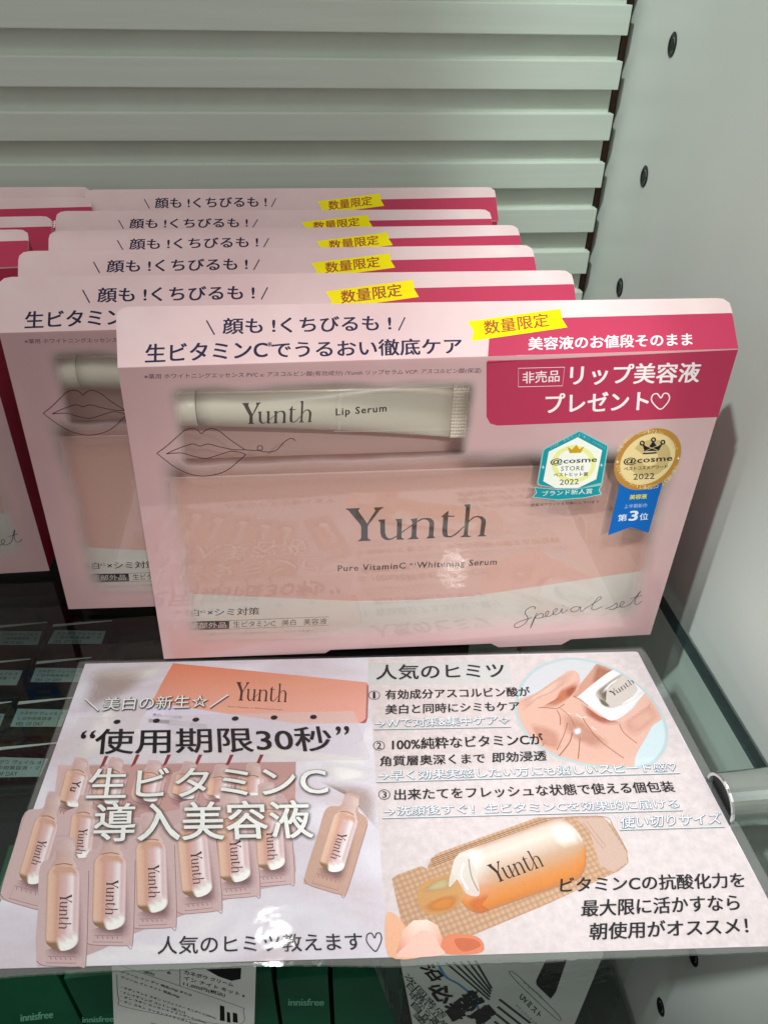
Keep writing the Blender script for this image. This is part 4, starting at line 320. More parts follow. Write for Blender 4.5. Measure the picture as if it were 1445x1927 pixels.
 ('G',[[(63.41,-49.22),(63.58,-49.24),(63.91,-49.28),(64.21,-49.32),(64.5,-49.35),(64.83,-49.39),(65.08,-49.42),(65.3,-49.45),(65.53,-49.47),(65.75,-49.5),(65.9,-49.52)],[(62.75,-49.25),(63.02,-49.29),(63.51,-49.34),(63.97,-49.4),(64.43,-49.45),(64.92,-49.51),(65.31,-49.56),(65.65,-49.6),(65.99,-49.64),(66.34,-49.68),(66.56,-49.71)],[(61.73,-49.32),(62.14,-49.37),(62.9,-49.46),(63.61,-49.54),(64.31,-49.62),(65.07,-49.71),(65.66,-49.78),(66.19,-49.84),(66.72,-49.91),(67.25,-49.97),(67.6,-50.01)],[(60.96,-49.52),(61.48,-49.58),(62.45,-49.7),(63.34,-49.8),(64.23,-49.91),(65.19,-50.02),(65.93,-50.11),(66.6,-50.19),(67.27,-50.27),(67.94,-50.34),(68.38,-50.4)],[(60.76,-49.94),(61.31,-50.0),(62.33,-50.12),(63.27,-50.23),(64.22,-50.34),(65.24,-50.46),(66.02,-50.56),(66.73,-50.64),(67.44,-50.72),(68.14,-50.81),(68.61,-50.86)],[(60.77,-50.38),(61.32,-50.44),(62.35,-50.56),(63.29,-50.67),(64.23,-50.78),(65.25,-50.9),(66.03,-51.0),(66.74,-51.08),(67.45,-51.16),(68.15,-51.25),(68.62,-51.3)],[(60.84,-51.83),(61.39,-51.9),(62.4,-52.02),(63.34,-52.13),(64.28,-52.24),(65.29,-52.36),(66.07,-52.45),(66.78,-52.53),(67.48,-52.61),(68.18,-52.7),(68.65,-52.75)],[(60.9,-53.28),(61.45,-53.34),(62.46,-53.46),(63.39,-53.57),(64.33,-53.68),(65.34,-53.8),(66.11,-53.89),(66.81,-53.97),(67.51,-54.05),(68.21,-54.14),(68.68,-54.19)],[(60.95,-54.28),(61.49,-54.34),(62.5,-54.46),(63.43,-54.57),(64.36,-54.68),(65.37,-54.8),(66.14,-54.89),(66.84,-54.97),(67.54,-55.05),(68.23,-55.13),(68.7,-55.19)],[(60.97,-54.71),(61.51,-54.77),(62.52,-54.89),(63.45,-55.0),(64.38,-55.11),(65.38,-55.23),(66.15,-55.32),(66.85,-55.4),(67.55,-55.48),(68.24,-55.56),(68.7,-55.61)],[(60.98,-54.99),(61.52,-55.06),(62.53,-55.17),(63.46,-55.28),(64.38,-55.39),(65.39,-55.51),(66.16,-55.6),(66.86,-55.68),(67.55,-55.76),(68.25,-55.84),(68.71,-55.9)],[(61.03,-55.28),(61.57,-55.34),(62.56,-55.46),(63.48,-55.57),(64.4,-55.68),(65.39,-55.79),(66.16,-55.88),(66.84,-55.96),(67.53,-56.04),(68.22,-56.12),(68.68,-56.18)],[(61.38,-55.6),(61.87,-55.66),(62.77,-55.77),(63.61,-55.87),(64.45,-55.96),(65.35,-56.07),(66.05,-56.15),(66.68,-56.22),(67.31,-56.3),(67.93,-56.37),(68.35,-56.42)],[(61.92,-55.88),(62.33,-55.93),(63.1,-56.02),(63.81,-56.1),(64.52,-56.18),(65.29,-56.27),(65.88,-56.34),(66.41,-56.4),(66.94,-56.47),(67.47,-56.53),(67.82,-56.57)],[(62.68,-56.14),(62.99,-56.18),(63.56,-56.25),(64.09,-56.31),(64.62,-56.37),(65.19,-56.44),(65.63,-56.49),(66.02,-56.53),(66.42,-56.58),(66.81,-56.63),(67.08,-56.66)],[(63.45,-56.34),(63.65,-56.36),(64.02,-56.41),(64.37,-56.45),(64.71,-56.49),(65.08,-56.53),(65.37,-56.56),(65.63,-56.59),(65.88,-56.62),(66.14,-56.65),(66.31,-56.67)],[(64.22,-56.5),(64.31,-56.51),(64.48,-56.53),(64.64,-56.55),(64.8,-56.57),(64.98,-56.59),(65.11,-56.6),(65.23,-56.62),(65.35,-56.63),(65.47,-56.65),(65.55,-56.65)]],[['#bf9a8c','#e6c2ae','#d3a490','#d3a490','#d3a490','#d3a490','#d3a490','#d3a490','#d3a490','#ead0d4','#c4a2a6'],['#bf9a8c','#e6c2ae','#d3a490','#d3a490','#d3a490','#d3a490','#d3a490','#d3a490','#d3a490','#ead0d4','#c4a2a6'],['#bf9a8c','#e6c2ae','#d3a490','#d3a490','#d3a490','#d3a490','#d3a490','#d3a490','#d3a490','#ead0d4','#c4a2a6'],['#bf9a8c','#e6c2ae','#d3a490','#d3a490','#d3a490','#d3a490','#d3a490','#d3a490','#d3a490','#ead0d4','#c4a2a6'],['#bf9a8c','#e6c2ae','#e2b8a4','#d4a290','#d8b0ac','#dcbabc','#ecd6da','#f6ecee','#dcbcc2','#ead0d4','#c4a2a6'],['#bf9a8c','#e6c2ae','#e2b8a4','#d4a290','#d8b0ac','#dcbabc','#ecd6da','#f6ecee','#dcbcc2','#ead0d4','#c4a2a6'],['#bf9a8c','#e6c2ae','#e2b8a4','#d4a290','#d8b0ac','#dcbabc','#ecd6da','#f6ecee','#dcbcc2','#ead0d4','#c4a2a6'],['#bf9a8c','#e6c2ae','#e2b8a4','#d4a290','#d8b0ac','#dcbabc','#ecd6da','#f6ecee','#dcbcc2','#ead0d4','#c4a2a6'],['#bf9a8c','#e6c2ae','#e2b8a4','#d4a290','#d8b0ac','#dcbabc','#ecd6da','#f6ecee','#dcbcc2','#ead0d4','#c4a2a6'],['#bf9a8c','#e6c2ae','#e2b8a4','#d4a290','#d8b0ac','#dcbabc','#ecd6da','#eadadb','#eadadb','#eadadb','#c4a2a6'],['#bf9a8c','#e6c2ae','#e2b8a4','#d4a290','#d8b0ac','#eadadb','#eadadb','#eadadb','#fbfcfa','#fbfcfa','#c4a2a6'],['#bf9a8c','#e6c2ae','#e2b8a4','#d4a290','#eadadb','#eadadb','#fbfcfa','#fbfcfa','#fbfcfa','#fbfcfa','#c4a2a6'],['#8f6f52','#8f6f52','#8f6f52','#8f6f52','#fbfcfa','#fbfcfa','#fbfcfa','#fbfcfa','#fbfcfa','#fbfcfa','#c4a2a6'],['#8f6f52','#8f6f52','#8f6f52','#8f6f52','#fbfcfa','#fbfcfa','#fbfcfa','#fbfcfa','#fbfcfa','#fbfcfa','#c4a2a6'],['#8f6f52','#8f6f52','#8f6f52','#8f6f52','#fbfcfa','#fbfcfa','#fbfcfa','#fbfcfa','#fbfcfa','#fbfcfa','#c4a2a6'],['#8f6f52','#8f6f52','#8f6f52','#8f6f52','#fbfcfa','#fbfcfa','#fbfcfa','#fbfcfa','#fbfcfa','#fbfcfa','#c4a2a6'],['#8f6f52','#8f6f52','#8f6f52','#8f6f52','#fbfcfa','#fbfcfa','#fbfcfa','#fbfcfa','#fbfcfa','#fbfcfa','#c4a2a6']],4),
 ('G',[[(62.69,-45.32),(64.51,-45.0),(66.37,-45.76)],[(62.11,-46.55),(64.57,-46.85),(67.04,-47.14)],[(62.62,-47.52),(64.6,-47.75),(66.66,-48.0)],[(62.57,-48.34),(64.63,-48.58),(66.76,-48.83)],[(61.61,-49.85),(64.68,-50.21),(67.82,-50.58)]],[['#c8aaab','#d2b6b6','#dcc6c6'],['#c9abaa','#d3b6b3','#e0cbca'],['#c3a4a2','#d0b1ac','#d8bfbc'],['#c6a6a1','#d3b2aa','#dcc3be'],['#cda898','#dcb6a6','#e4c9c2']],4),
 ('S',[(62.5,-49.53),(64.64,-49.05),(66.63,-49.81)],0.3,'#a87058',0.8,4,0,1),
 ('T','Yu',(6.54,-48.93),(6.62,-52.93),(9.32,-49.55),'#3c2628',0.012,1,6),
 ('Q',[(0.24,-52.83),(4.22,-54.02),(5.03,-56.55),(5.52,-60.96),(10.46,-65.5),(10.91,-75.87),(11.22,-91.07),(9.25,-91.63),(4.08,-90.17),(-1.16,-88.4),(-3.29,-86.54),(-4.46,-70.86),(-5.0,-60.3),(-0.24,-59.01),(-0.15,-54.78)],'#d0b4b6',1,3),
 ('S',[(10.72,-66.64),(11.22,-91.07),(9.25,-91.63),(4.08,-90.17),(-1.16,-88.4),(-3.29,-86.54)],0.2,'#a98088',0.6,3,0,1),
 ('B',[(7.05,-68.13),(7.84,-85.04),(3.83,-85.0),(-0.02,-82.55),(0.88,-85.13),(6.14,-87.09),(9.04,-85.42)],'#9c747c',0.6,3),
 ('S',[(-0.2,-84.19),(7.88,-86.58),(8.36,-90.47),(-0.33,-87.91)],0.2,'#b3868c',0.8,3,1,0),
 ('S',[(0.55,-84.57),(0.96,-85.46)],0.2,'#a27a80',0.8,3,0,1),
 ('S',[(2.02,-85.04),(2.43,-85.93)],0.2,'#a27a80',0.8,3,0,1),
 ('S',[(3.49,-85.5),(3.9,-86.39)],0.2,'#a27a80',0.8,3,0,1),
 ('S',[(4.96,-85.96),(5.36,-86.85)],0.2,'#a27a80',0.8,3,0,1),
 ('S',[(6.43,-86.42),(6.82,-87.3)],0.2,'#a27a80',0.8,3,0,1),
 ('G',[[(1.46,-61.76),(1.64,-61.82),(1.98,-61.93),(2.29,-62.03),(2.6,-62.14),(2.93,-62.25),(3.19,-62.34),(3.42,-62.42),(3.66,-62.49),(3.89,-62.57),(4.04,-62.63)],[(0.79,-61.87),(1.07,-61.97),(1.58,-62.14),(2.06,-62.3),(2.53,-62.46),(3.04,-62.63),(3.44,-62.77),(3.79,-62.88),(4.15,-63.0),(4.5,-63.12),(4.74,-63.2)],[(-0.25,-62.1),(0.18,-62.24),(0.97,-62.51),(1.7,-62.75),(2.43,-63.0),(3.22,-63.26),(3.83,-63.46),(4.37,-63.65),(4.92,-63.83),(5.46,-64.01),(5.82,-64.14)],[(-1.0,-62.75),(-0.46,-62.93),(0.54,-63.27),(1.46,-63.58),(2.38,-63.89),(3.38,-64.22),(4.14,-64.48),(4.83,-64.71),(5.51,-64.94),(6.2,-65.17),(6.65,-65.32)],[(-1.15,-64.06),(-0.58,-64.25),(0.48,-64.6),(1.45,-64.93),(2.42,-65.25),(3.47,-65.6),(4.28,-65.87),(5.0,-66.11),(5.72,-66.35),(6.45,-66.6),(6.93,-66.76)],[(-1.07,-65.43),(-0.5,-65.62),(0.55,-65.97),(1.52,-66.29),(2.49,-66.61),(3.53,-66.96),(4.33,-67.23),(5.06,-67.47),(5.78,-67.71),(6.49,-67.95),(6.97,-68.1)],[(-0.79,-69.91),(-0.24,-70.09),(0.8,-70.43),(1.75,-70.75),(2.7,-71.06),(3.73,-71.4),(4.52,-71.66),(5.23,-71.89),(5.94,-72.12),(6.65,-72.35),(7.12,-72.51)],[(-0.53,-74.25),(0.02,-74.43),(1.04,-74.76),(1.98,-75.06),(2.92,-75.37),(3.93,-75.7),(4.71,-75.95),(5.41,-76.18),(6.1,-76.4),(6.8,-76.63),(7.27,-76.78)],[(-0.35,-77.21),(0.2,-77.39),(1.2,-77.71),(2.13,-78.01),(3.06,-78.31),(4.06,-78.63),(4.83,-78.88),(5.52,-79.1),(6.21,-79.32),(6.9,-79.54),(7.36,-79.69)],[(-0.27,-78.46),(0.27,-78.64),(1.27,-78.96),(2.2,-79.25),(3.12,-79.55),(4.12,-79.87),(4.88,-80.12),(5.57,-80.34),(6.26,-80.56),(6.95,-80.78),(7.41,-80.92)],[(-0.22,-79.29),(0.32,-79.46),(1.32,-79.78),(2.24,-80.08),(3.16,-80.37),(4.16,-80.69),(4.92,-80.93),(5.61,-81.15),(6.29,-81.37),(6.98,-81.59),(7.43,-81.74)],[(-0.13,-80.13),(0.4,-80.3),(1.39,-80.61),(2.3,-80.9),(3.21,-81.19),(4.19,-81.5),(4.94,-81.74),(5.62,-81.96),(6.3,-82.17),(6.97,-82.39),(7.42,-82.53)],[(0.25,-81.05),(0.73,-81.2),(1.63,-81.49),(2.46,-81.75),(3.28,-82.01),(4.18,-82.3),(4.86,-82.52),(5.48,-82.71),(6.1,-82.91),(6.71,-83.1),(7.12,-83.23)],[(0.81,-81.83),(1.22,-81.95),(1.98,-82.2),(2.68,-82.42),(3.38,-82.64),(4.13,-82.88),(4.71,-83.06),(5.24,-83.23),(5.76,-83.39),(6.28,-83.56),(6.62,-83.67)],[(1.59,-82.57),(1.89,-82.66),(2.45,-82.84),(2.97,-83.01),(3.49,-83.17),(4.05,-83.35),(4.48,-83.49),(4.87,-83.61),(5.26,-83.73),(5.65,-83.85),(5.91,-83.94)],[(2.36,-83.11),(2.55,-83.17),(2.92,-83.29),(3.26,-83.39),(3.6,-83.5),(3.96,-83.62),(4.24,-83.7),(4.49,-83.78),(4.75,-83.86),(5.0,-83.94),(5.17,-84.0)],[(3.12,-83.55),(3.21,-83.57),(3.38,-83.63),(3.54,-83.68),(3.69,-83.73),(3.87,-83.78),(4.0,-83.82),(4.11,-83.86),(4.23,-83.9),(4.35,-83.94),(4.43,-83.96)]],[['#bf9a8c','#e6c2ae','#d3a490','#d3a490','#d3a490','#d3a490','#d3a490','#d3a490','#d3a490','#ead0d4','#c4a2a6'],['#bf9a8c','#e6c2ae','#d3a490','#d3a490','#d3a490','#d3a490','#d3a490','#d3a490','#d3a490','#ead0d4','#c4a2a6'],['#bf9a8c','#e6c2ae','#d3a490','#d3a490','#d3a490','#d3a490','#d3a490','#d3a490','#d3a490','#ead0d4','#c4a2a6'],['#bf9a8c','#e6c2ae','#d3a490','#d3a490','#d3a490','#d3a490','#d3a490','#d3a490','#d3a490','#ead0d4','#c4a2a6'],['#bf9a8c','#e6c2ae','#e2b8a4','#d4a290','#d8b0ac','#dcbabc','#ecd6da','#f6ecee','#dcbcc2','#ead0d4','#c4a2a6'],['#bf9a8c','#e6c2ae','#e2b8a4','#d4a290','#d8b0ac','#dcbabc','#ecd6da','#f6ecee','#dcbcc2','#ead0d4','#c4a2a6'],['#bf9a8c','#e6c2ae','#e2b8a4','#d4a290','#d8b0ac','#dcbabc','#ecd6da','#f6ecee','#dcbcc2','#ead0d4','#c4a2a6'],['#bf9a8c','#e6c2ae','#e2b8a4','#d4a290','#d8b0ac','#dcbabc','#ecd6da','#f6ecee','#dcbcc2','#ead0d4','#c4a2a6'],['#bf9a8c','#e6c2ae','#e2b8a4','#d4a290','#d8b0ac','#dcbabc','#ecd6da','#f6ecee','#dcbcc2','#ead0d4','#c4a2a6'],['#bf9a8c','#e6c2ae','#e2b8a4','#d4a290','#d8b0ac','#dcbabc','#ecd6da','#eadadb','#eadadb','#eadadb','#c4a2a6'],['#bf9a8c','#e6c2ae','#e2b8a4','#d4a290','#d8b0ac','#eadadb','#eadadb','#eadadb','#fbfcfa','#fbfcfa','#c4a2a6'],['#bf9a8c','#e6c2ae','#e2b8a4','#d4a290','#eadadb','#eadadb','#fbfcfa','#fbfcfa','#fbfcfa','#fbfcfa','#c4a2a6'],['#8f6f52','#8f6f52','#8f6f52','#8f6f52','#fbfcfa','#fbfcfa','#fbfcfa','#fbfcfa','#fbfcfa','#fbfcfa','#c4a2a6'],['#8f6f52','#8f6f52','#8f6f52','#8f6f52','#fbfcfa','#fbfcfa','#fbfcfa','#fbfcfa','#fbfcfa','#fbfcfa','#c4a2a6'],['#8f6f52','#8f6f52','#8f6f52','#8f6f52','#fbfcfa','#fbfcfa','#fbfcfa','#fbfcfa','#fbfcfa','#fbfcfa','#c4a2a6'],['#8f6f52','#8f6f52','#8f6f52','#8f6f52','#fbfcfa','#fbfcfa','#fbfcfa','#fbfcfa','#fbfcfa','#fbfcfa','#c4a2a6'],['#8f6f52','#8f6f52','#8f6f52','#8f6f52','#fbfcfa','#fbfcfa','#fbfcfa','#fbfcfa','#fbfcfa','#fbfcfa','#c4a2a6']],4),
 ('G',[[(0.46,-53.86),(2.37,-54.04),(4.31,-55.18)],[(-0.08,-56.11),(2.51,-57.0),(5.08,-57.87)],[(0.52,-58.17),(2.59,-58.87),(4.74,-59.6)],[(0.54,-59.85),(2.68,-60.58),(4.89,-61.33)],[(-0.4,-61.85),(2.79,-62.92),(6.04,-64.01)]],[['#c8aaab','#d2b6b6','#dcc6c6'],['#c9abaa','#d3b6b3','#e0cbca'],['#c3a4a2','#d0b1ac','#d8bfbc'],['#c6a6a1','#d3b2aa','#dcc3be'],['#cda898','#dcb6a6','#e4c9c2']],4),
 ('S',[(0.52,-61.8),(2.74,-61.92),(4.8,-63.06)],0.3,'#a87058',0.8,4,0,1),
 ('Y',(2.08,-69.55),(2.49,-77.67),(4.58,-70.38),'#3c2628',1,5),
 ('Q',[(10.02,-53.75),(13.87,-54.16),(14.96,-56.66),(15.8,-59.84),(19.46,-62.84),(20.71,-69.81),(22.01,-78.33),(20.58,-79.44),(16.38,-78.98),(12.12,-78.17),(10.2,-76.56),(8.54,-67.95),(7.36,-60.96),(10.18,-58.96),(9.93,-55.87)],'#d0b4b6',1,3),
 ('S',[(19.82,-64.0),(22.01,-78.33),(20.58,-79.44),(16.38,-78.98),(12.12,-78.17),(10.2,-76.56)],0.2,'#a98088',0.6,3,0,1),
 ('B',[(17.86,-64.9),(19.99,-76.85),(16.15,-77.61),(12.12,-75.67),(13.35,-78.36),(18.66,-79.48),(21.2,-77.03)],'#9c747c',0.6,3),
 ('S',[(12.99,-77.64),(19.44,-78.44),(19.71,-78.31),(12.67,-77.43)],0.2,'#b3868c',0.8,3,1,0),
 ('S',[(13.61,-77.9),(14.06,-78.79)],0.2,'#a27a80',0.8,3,0,1),
 ('S',[(14.79,-78.08),(15.24,-78.97)],0.2,'#a27a80',0.8,3,0,1),
 ('S',[(15.97,-78.25),(16.41,-79.14)],0.2,'#a27a80',0.8,3,0,1),
 ('S',[(17.15,-78.43),(17.58,-79.32)],0.2,'#a27a80',0.8,3,0,1),
 ('S',[(18.32,-78.6),(18.76,-79.49)],0.2,'#a27a80',0.8,3,0,1),
 ('G',[[(12.03,-60.94),(12.2,-60.97),(12.53,-61.02),(12.84,-61.06),(13.14,-61.11),(13.47,-61.16),(13.72,-61.2),(13.95,-61.24),(14.18,-61.27),(14.4,-61.31),(14.55,-61.33)],[(11.4,-61.07),(11.67,-61.12),(12.17,-61.19),(12.64,-61.27),(13.1,-61.34),(13.6,-61.42),(13.99,-61.48),(14.34,-61.53),(14.69,-61.58),(15.03,-61.64),(15.26,-61.67)],[(10.43,-61.31),(10.84,-61.37),(11.62,-61.49),(12.33,-61.6),(13.05,-61.72),(13.82,-61.83),(14.41,-61.93),(14.95,-62.01),(15.48,-62.09),(16.01,-62.18),(16.37,-62.23)],[(9.76,-61.82),(10.28,-61.9),(11.26,-62.05),(12.16,-62.19),(13.06,-62.33),(14.04,-62.48),(14.79,-62.6),(15.46,-62.7),(16.13,-62.81),(16.81,-62.91),(17.26,-62.98)],[(9.71,-62.73),(10.26,-62.82),(11.29,-62.98),(12.25,-63.13),(13.2,-63.27),(14.23,-63.43),(15.02,-63.55),(15.73,-63.66),(16.45,-63.77),(17.16,-63.88),(17.63,-63.96)],[(9.88,-63.67),(10.43,-63.76),(11.46,-63.92),(12.41,-64.06),(13.36,-64.21),(14.39,-64.37),(15.18,-64.49),(15.89,-64.6),(16.6,-64.71),(17.31,-64.82),(17.78,-64.89)],[(10.46,-66.77),(11.01,-66.85),(12.02,-67.01),(12.96,-67.15),(13.9,-67.29),(14.92,-67.45),(15.7,-67.57),(16.4,-67.68),(17.11,-67.79),(17.81,-67.89),(18.28,-67.96)],[(11.02,-69.8),(11.56,-69.88),(12.57,-70.03),(13.5,-70.17),(14.43,-70.31),(15.44,-70.47),(16.21,-70.59),(16.9,-70.69),(17.6,-70.8),(18.29,-70.9),(18.76,-70.97)],[(11.41,-71.88),(11.95,-71.96),(12.95,-72.11),(13.87,-72.25),(14.79,-72.39),(15.79,-72.54),(16.56,-72.66),(17.25,-72.76),(17.94,-72.87),(18.63,-72.97),(19.09,-73.04)],[(11.57,-72.76),(12.11,-72.84),(13.11,-72.99),(14.03,-73.13),(14.95,-73.27),(15.94,-73.42),(16.71,-73.54),(17.4,-73.64),(18.08,-73.75),(18.77,-73.85),(19.23,-73.92)],[(11.68,-73.35),(12.22,-73.43),(13.21,-73.58),(14.13,-73.72),(15.05,-73.86),(16.04,-74.01),(16.81,-74.12),(17.49,-74.23),(18.18,-74.33),(18.87,-74.43),(19.32,-74.5)],[(11.83,-73.94),(12.36,-74.02),(13.34,-74.17),(14.25,-74.3),(15.16,-74.44),(16.14,-74.59),(16.89,-74.7),(17.57,-74.8),(18.25,-74.91),(18.92,-75.01),(19.38,-75.08)],[(12.27,-74.57),(12.75,-74.64),(13.65,-74.78),(14.47,-74.9),(15.3,-75.02),(16.19,-75.16),(16.88,-75.26),(17.49,-75.36),(18.11,-75.45),(18.73,-75.54),(19.14,-75.6)],[(12.87,-75.08),(13.28,-75.14),(14.04,-75.26),(14.74,-75.36),(15.43,-75.47),(16.19,-75.58),(16.77,-75.67),(17.3,-75.75),(17.82,-75.83),(18.34,-75.91),(18.69,-75.96)],[(13.68,-75.55),(13.98,-75.6),(14.55,-75.68),(15.07,-75.76),(15.59,-75.84),(16.15,-75.93),(16.58,-75.99),(16.97,-76.05),(17.36,-76.11),(17.75,-76.17),(18.01,-76.2)],[(14.48,-75.88),(14.67,-75.91),(15.04,-75.97),(15.38,-76.02),(15.71,-76.07),(16.08,-76.12),(16.36,-76.17),(16.61,-76.21),(16.87,-76.24),(17.12,-76.28),(17.29,-76.31)],[(15.25,-76.14),(15.34,-76.15),(15.51,-76.18),(15.67,-76.2),(15.83,-76.23),(16.0,-76.25),(16.13,-76.27),(16.25,-76.29),(16.37,-76.31),(16.49,-76.33),(16.56,-76.34)]],[['#bf9a8c','#e6c2ae','#d3a490','#d3a490','#d3a490','#d3a490','#d3a490','#d3a490','#d3a490','#ead0d4','#c4a2a6'],['#bf9a8c','#e6c2ae','#d3a490','#d3a490','#d3a490','#d3a490','#d3a490','#d3a490','#d3a490','#ead0d4','#c4a2a6'],['#bf9a8c','#e6c2ae','#d3a490','#d3a490','#d3a490','#d3a490','#d3a490','#d3a490','#d3a490','#ead0d4','#c4a2a6'],['#bf9a8c','#e6c2ae','#d3a490','#d3a490','#d3a490','#d3a490','#d3a490','#d3a490','#d3a490','#ead0d4','#c4a2a6'],['#bf9a8c','#e6c2ae','#e2b8a4','#d4a290','#d8b0ac','#dcbabc','#ecd6da','#f6ecee','#dcbcc2','#ead0d4','#c4a2a6'],['#bf9a8c','#e6c2ae','#e2b8a4','#d4a290','#d8b0ac','#dcbabc','#ecd6da','#f6ecee','#dcbcc2','#ead0d4','#c4a2a6'],['#bf9a8c','#e6c2ae','#e2b8a4','#d4a290','#d8b0ac','#dcbabc','#ecd6da','#f6ecee','#dcbcc2','#ead0d4','#c4a2a6'],['#bf9a8c','#e6c2ae','#e2b8a4','#d4a290','#d8b0ac','#dcbabc','#ecd6da','#f6ecee','#dcbcc2','#ead0d4','#c4a2a6'],['#bf9a8c','#e6c2ae','#e2b8a4','#d4a290','#d8b0ac','#dcbabc','#ecd6da','#f6ecee','#dcbcc2','#ead0d4','#c4a2a6'],['#bf9a8c','#e6c2ae','#e2b8a4','#d4a290','#d8b0ac','#dcbabc','#ecd6da','#eadadb','#eadadb','#eadadb','#c4a2a6'],['#bf9a8c','#e6c2ae','#e2b8a4','#d4a290','#d8b0ac','#eadadb','#eadadb','#eadadb','#fbfcfa','#fbfcfa','#c4a2a6'],['#bf9a8c','#e6c2ae','#e2b8a4','#d4a290','#eadadb','#eadadb','#fbfcfa','#fbfcfa','#fbfcfa','#fbfcfa','#c4a2a6'],['#8f6f52','#8f6f52','#8f6f52','#8f6f52','#fbfcfa','#fbfcfa','#fbfcfa','#fbfcfa','#fbfcfa','#fbfcfa','#c4a2a6'],['#8f6f52','#8f6f52','#8f6f52','#8f6f52','#fbfcfa','#fbfcfa','#fbfcfa','#fbfcfa','#fbfcfa','#fbfcfa','#c4a2a6'],['#8f6f52','#8f6f52','#8f6f52','#8f6f52','#fbfcfa','#fbfcfa','#fbfcfa','#fbfcfa','#fbfcfa','#fbfcfa','#c4a2a6'],['#8f6f52','#8f6f52','#8f6f52','#8f6f52','#fbfcfa','#fbfcfa','#fbfcfa','#fbfcfa','#fbfcfa','#fbfcfa','#c4a2a6'],['#8f6f52','#8f6f52','#8f6f52','#8f6f52','#fbfcfa','#fbfcfa','#fbfcfa','#fbfcfa','#fbfcfa','#fbfcfa','#c4a2a6']],4),
 ('G',[[(10.36,-54.77),(12.15,-54.57),(14.12,-55.36)],[(10.07,-56.66),(12.58,-57.05),(15.09,-57.45)],[(10.82,-58.21),(12.84,-58.52),(14.93,-58.85)],[(10.98,-59.54),(13.07,-59.86),(15.24,-60.2)],[(10.31,-61.42),(13.42,-61.9),(16.61,-62.39)]],[['#c8aaab','#d2b6b6','#dcc6c6'],['#c9abaa','#d3b6b3','#e0cbca'],['#c3a4a2','#d0b1ac','#d8bfbc'],['#c6a6a1','#d3b2aa','#dcc3be'],['#cda898','#dcb6a6','#e4c9c2']],4),
 ('S',[(11.16,-61.18),(13.24,-60.85),(15.32,-61.64)],0.3,'#a87058',0.8,4,0,1),
 ('Y',(13.19,-66.29),(14.72,-74.95),(15.66,-66.67),'#3c2628',1,5),
 ('Q',[(4.08,-70.53),(16.84,-68.28),(28.31,-64.52),(41.08,-61.16),(53.51,-58.96),(64.35,-55.55),(75.34,-56.94),(78.43,-71.41),(79.76,-84.94),(69.01,-88.21),(58.57,-91.4),(47.78,-95.23),(36.7,-99.28),(26.28,-104.25),(14.03,-106.2),(8.57,-90.68)],'#c9abad',1,3),
 ('Q',[(66.91,-52.47),(71.21,-52.07),(72.3,-54.51),(73.3,-59.54),(77.3,-62.7),(78.59,-72.28),(80.06,-85.31),(78.43,-86.69),(73.9,-87.01),(69.34,-87.0),(67.37,-85.75),(65.31,-72.8),(64.0,-63.26),(67.07,-59.81),(66.69,-54.76)],'#d0b4b6',1,4),
 ('S',[(77.63,-63.85),(80.06,-85.31),(78.43,-86.69),(73.9,-87.01),(69.34,-87.0),(67.37,-85.75)],0.2,'#a98088',0.6,4,0,1),
 ('B',[(75.55,-66.24),(77.7,-82.03),(73.43,-83.53),(69.13,-82.33),(70.33,-84.82),(76.08,-84.95),(79.03,-81.98)],'#9c747c',0.6,4),
 ('S',[(70.0,-84.16),(76.99,-83.75),(77.55,-85.73),(69.98,-86.15)],0.2,'#b3868c',0.8,4,1,0),
 ('S',[(70.66,-84.3),(71.1,-85.12)],0.2,'#a27a80',0.8,4,0,1),
 ('S',[(71.93,-84.26),(72.37,-85.08)],0.2,'#a27a80',0.8,4,0,1),
 ('S',[(73.2,-84.21),(73.64,-85.03)],0.2,'#a27a80',0.8,4,0,1),
 ('S',[(74.48,-84.17),(74.91,-84.99)],0.2,'#a27a80',0.8,4,0,1),
 ('S',[(75.75,-84.13),(76.18,-84.95)],0.2,'#a27a80',0.8,4,0,1),
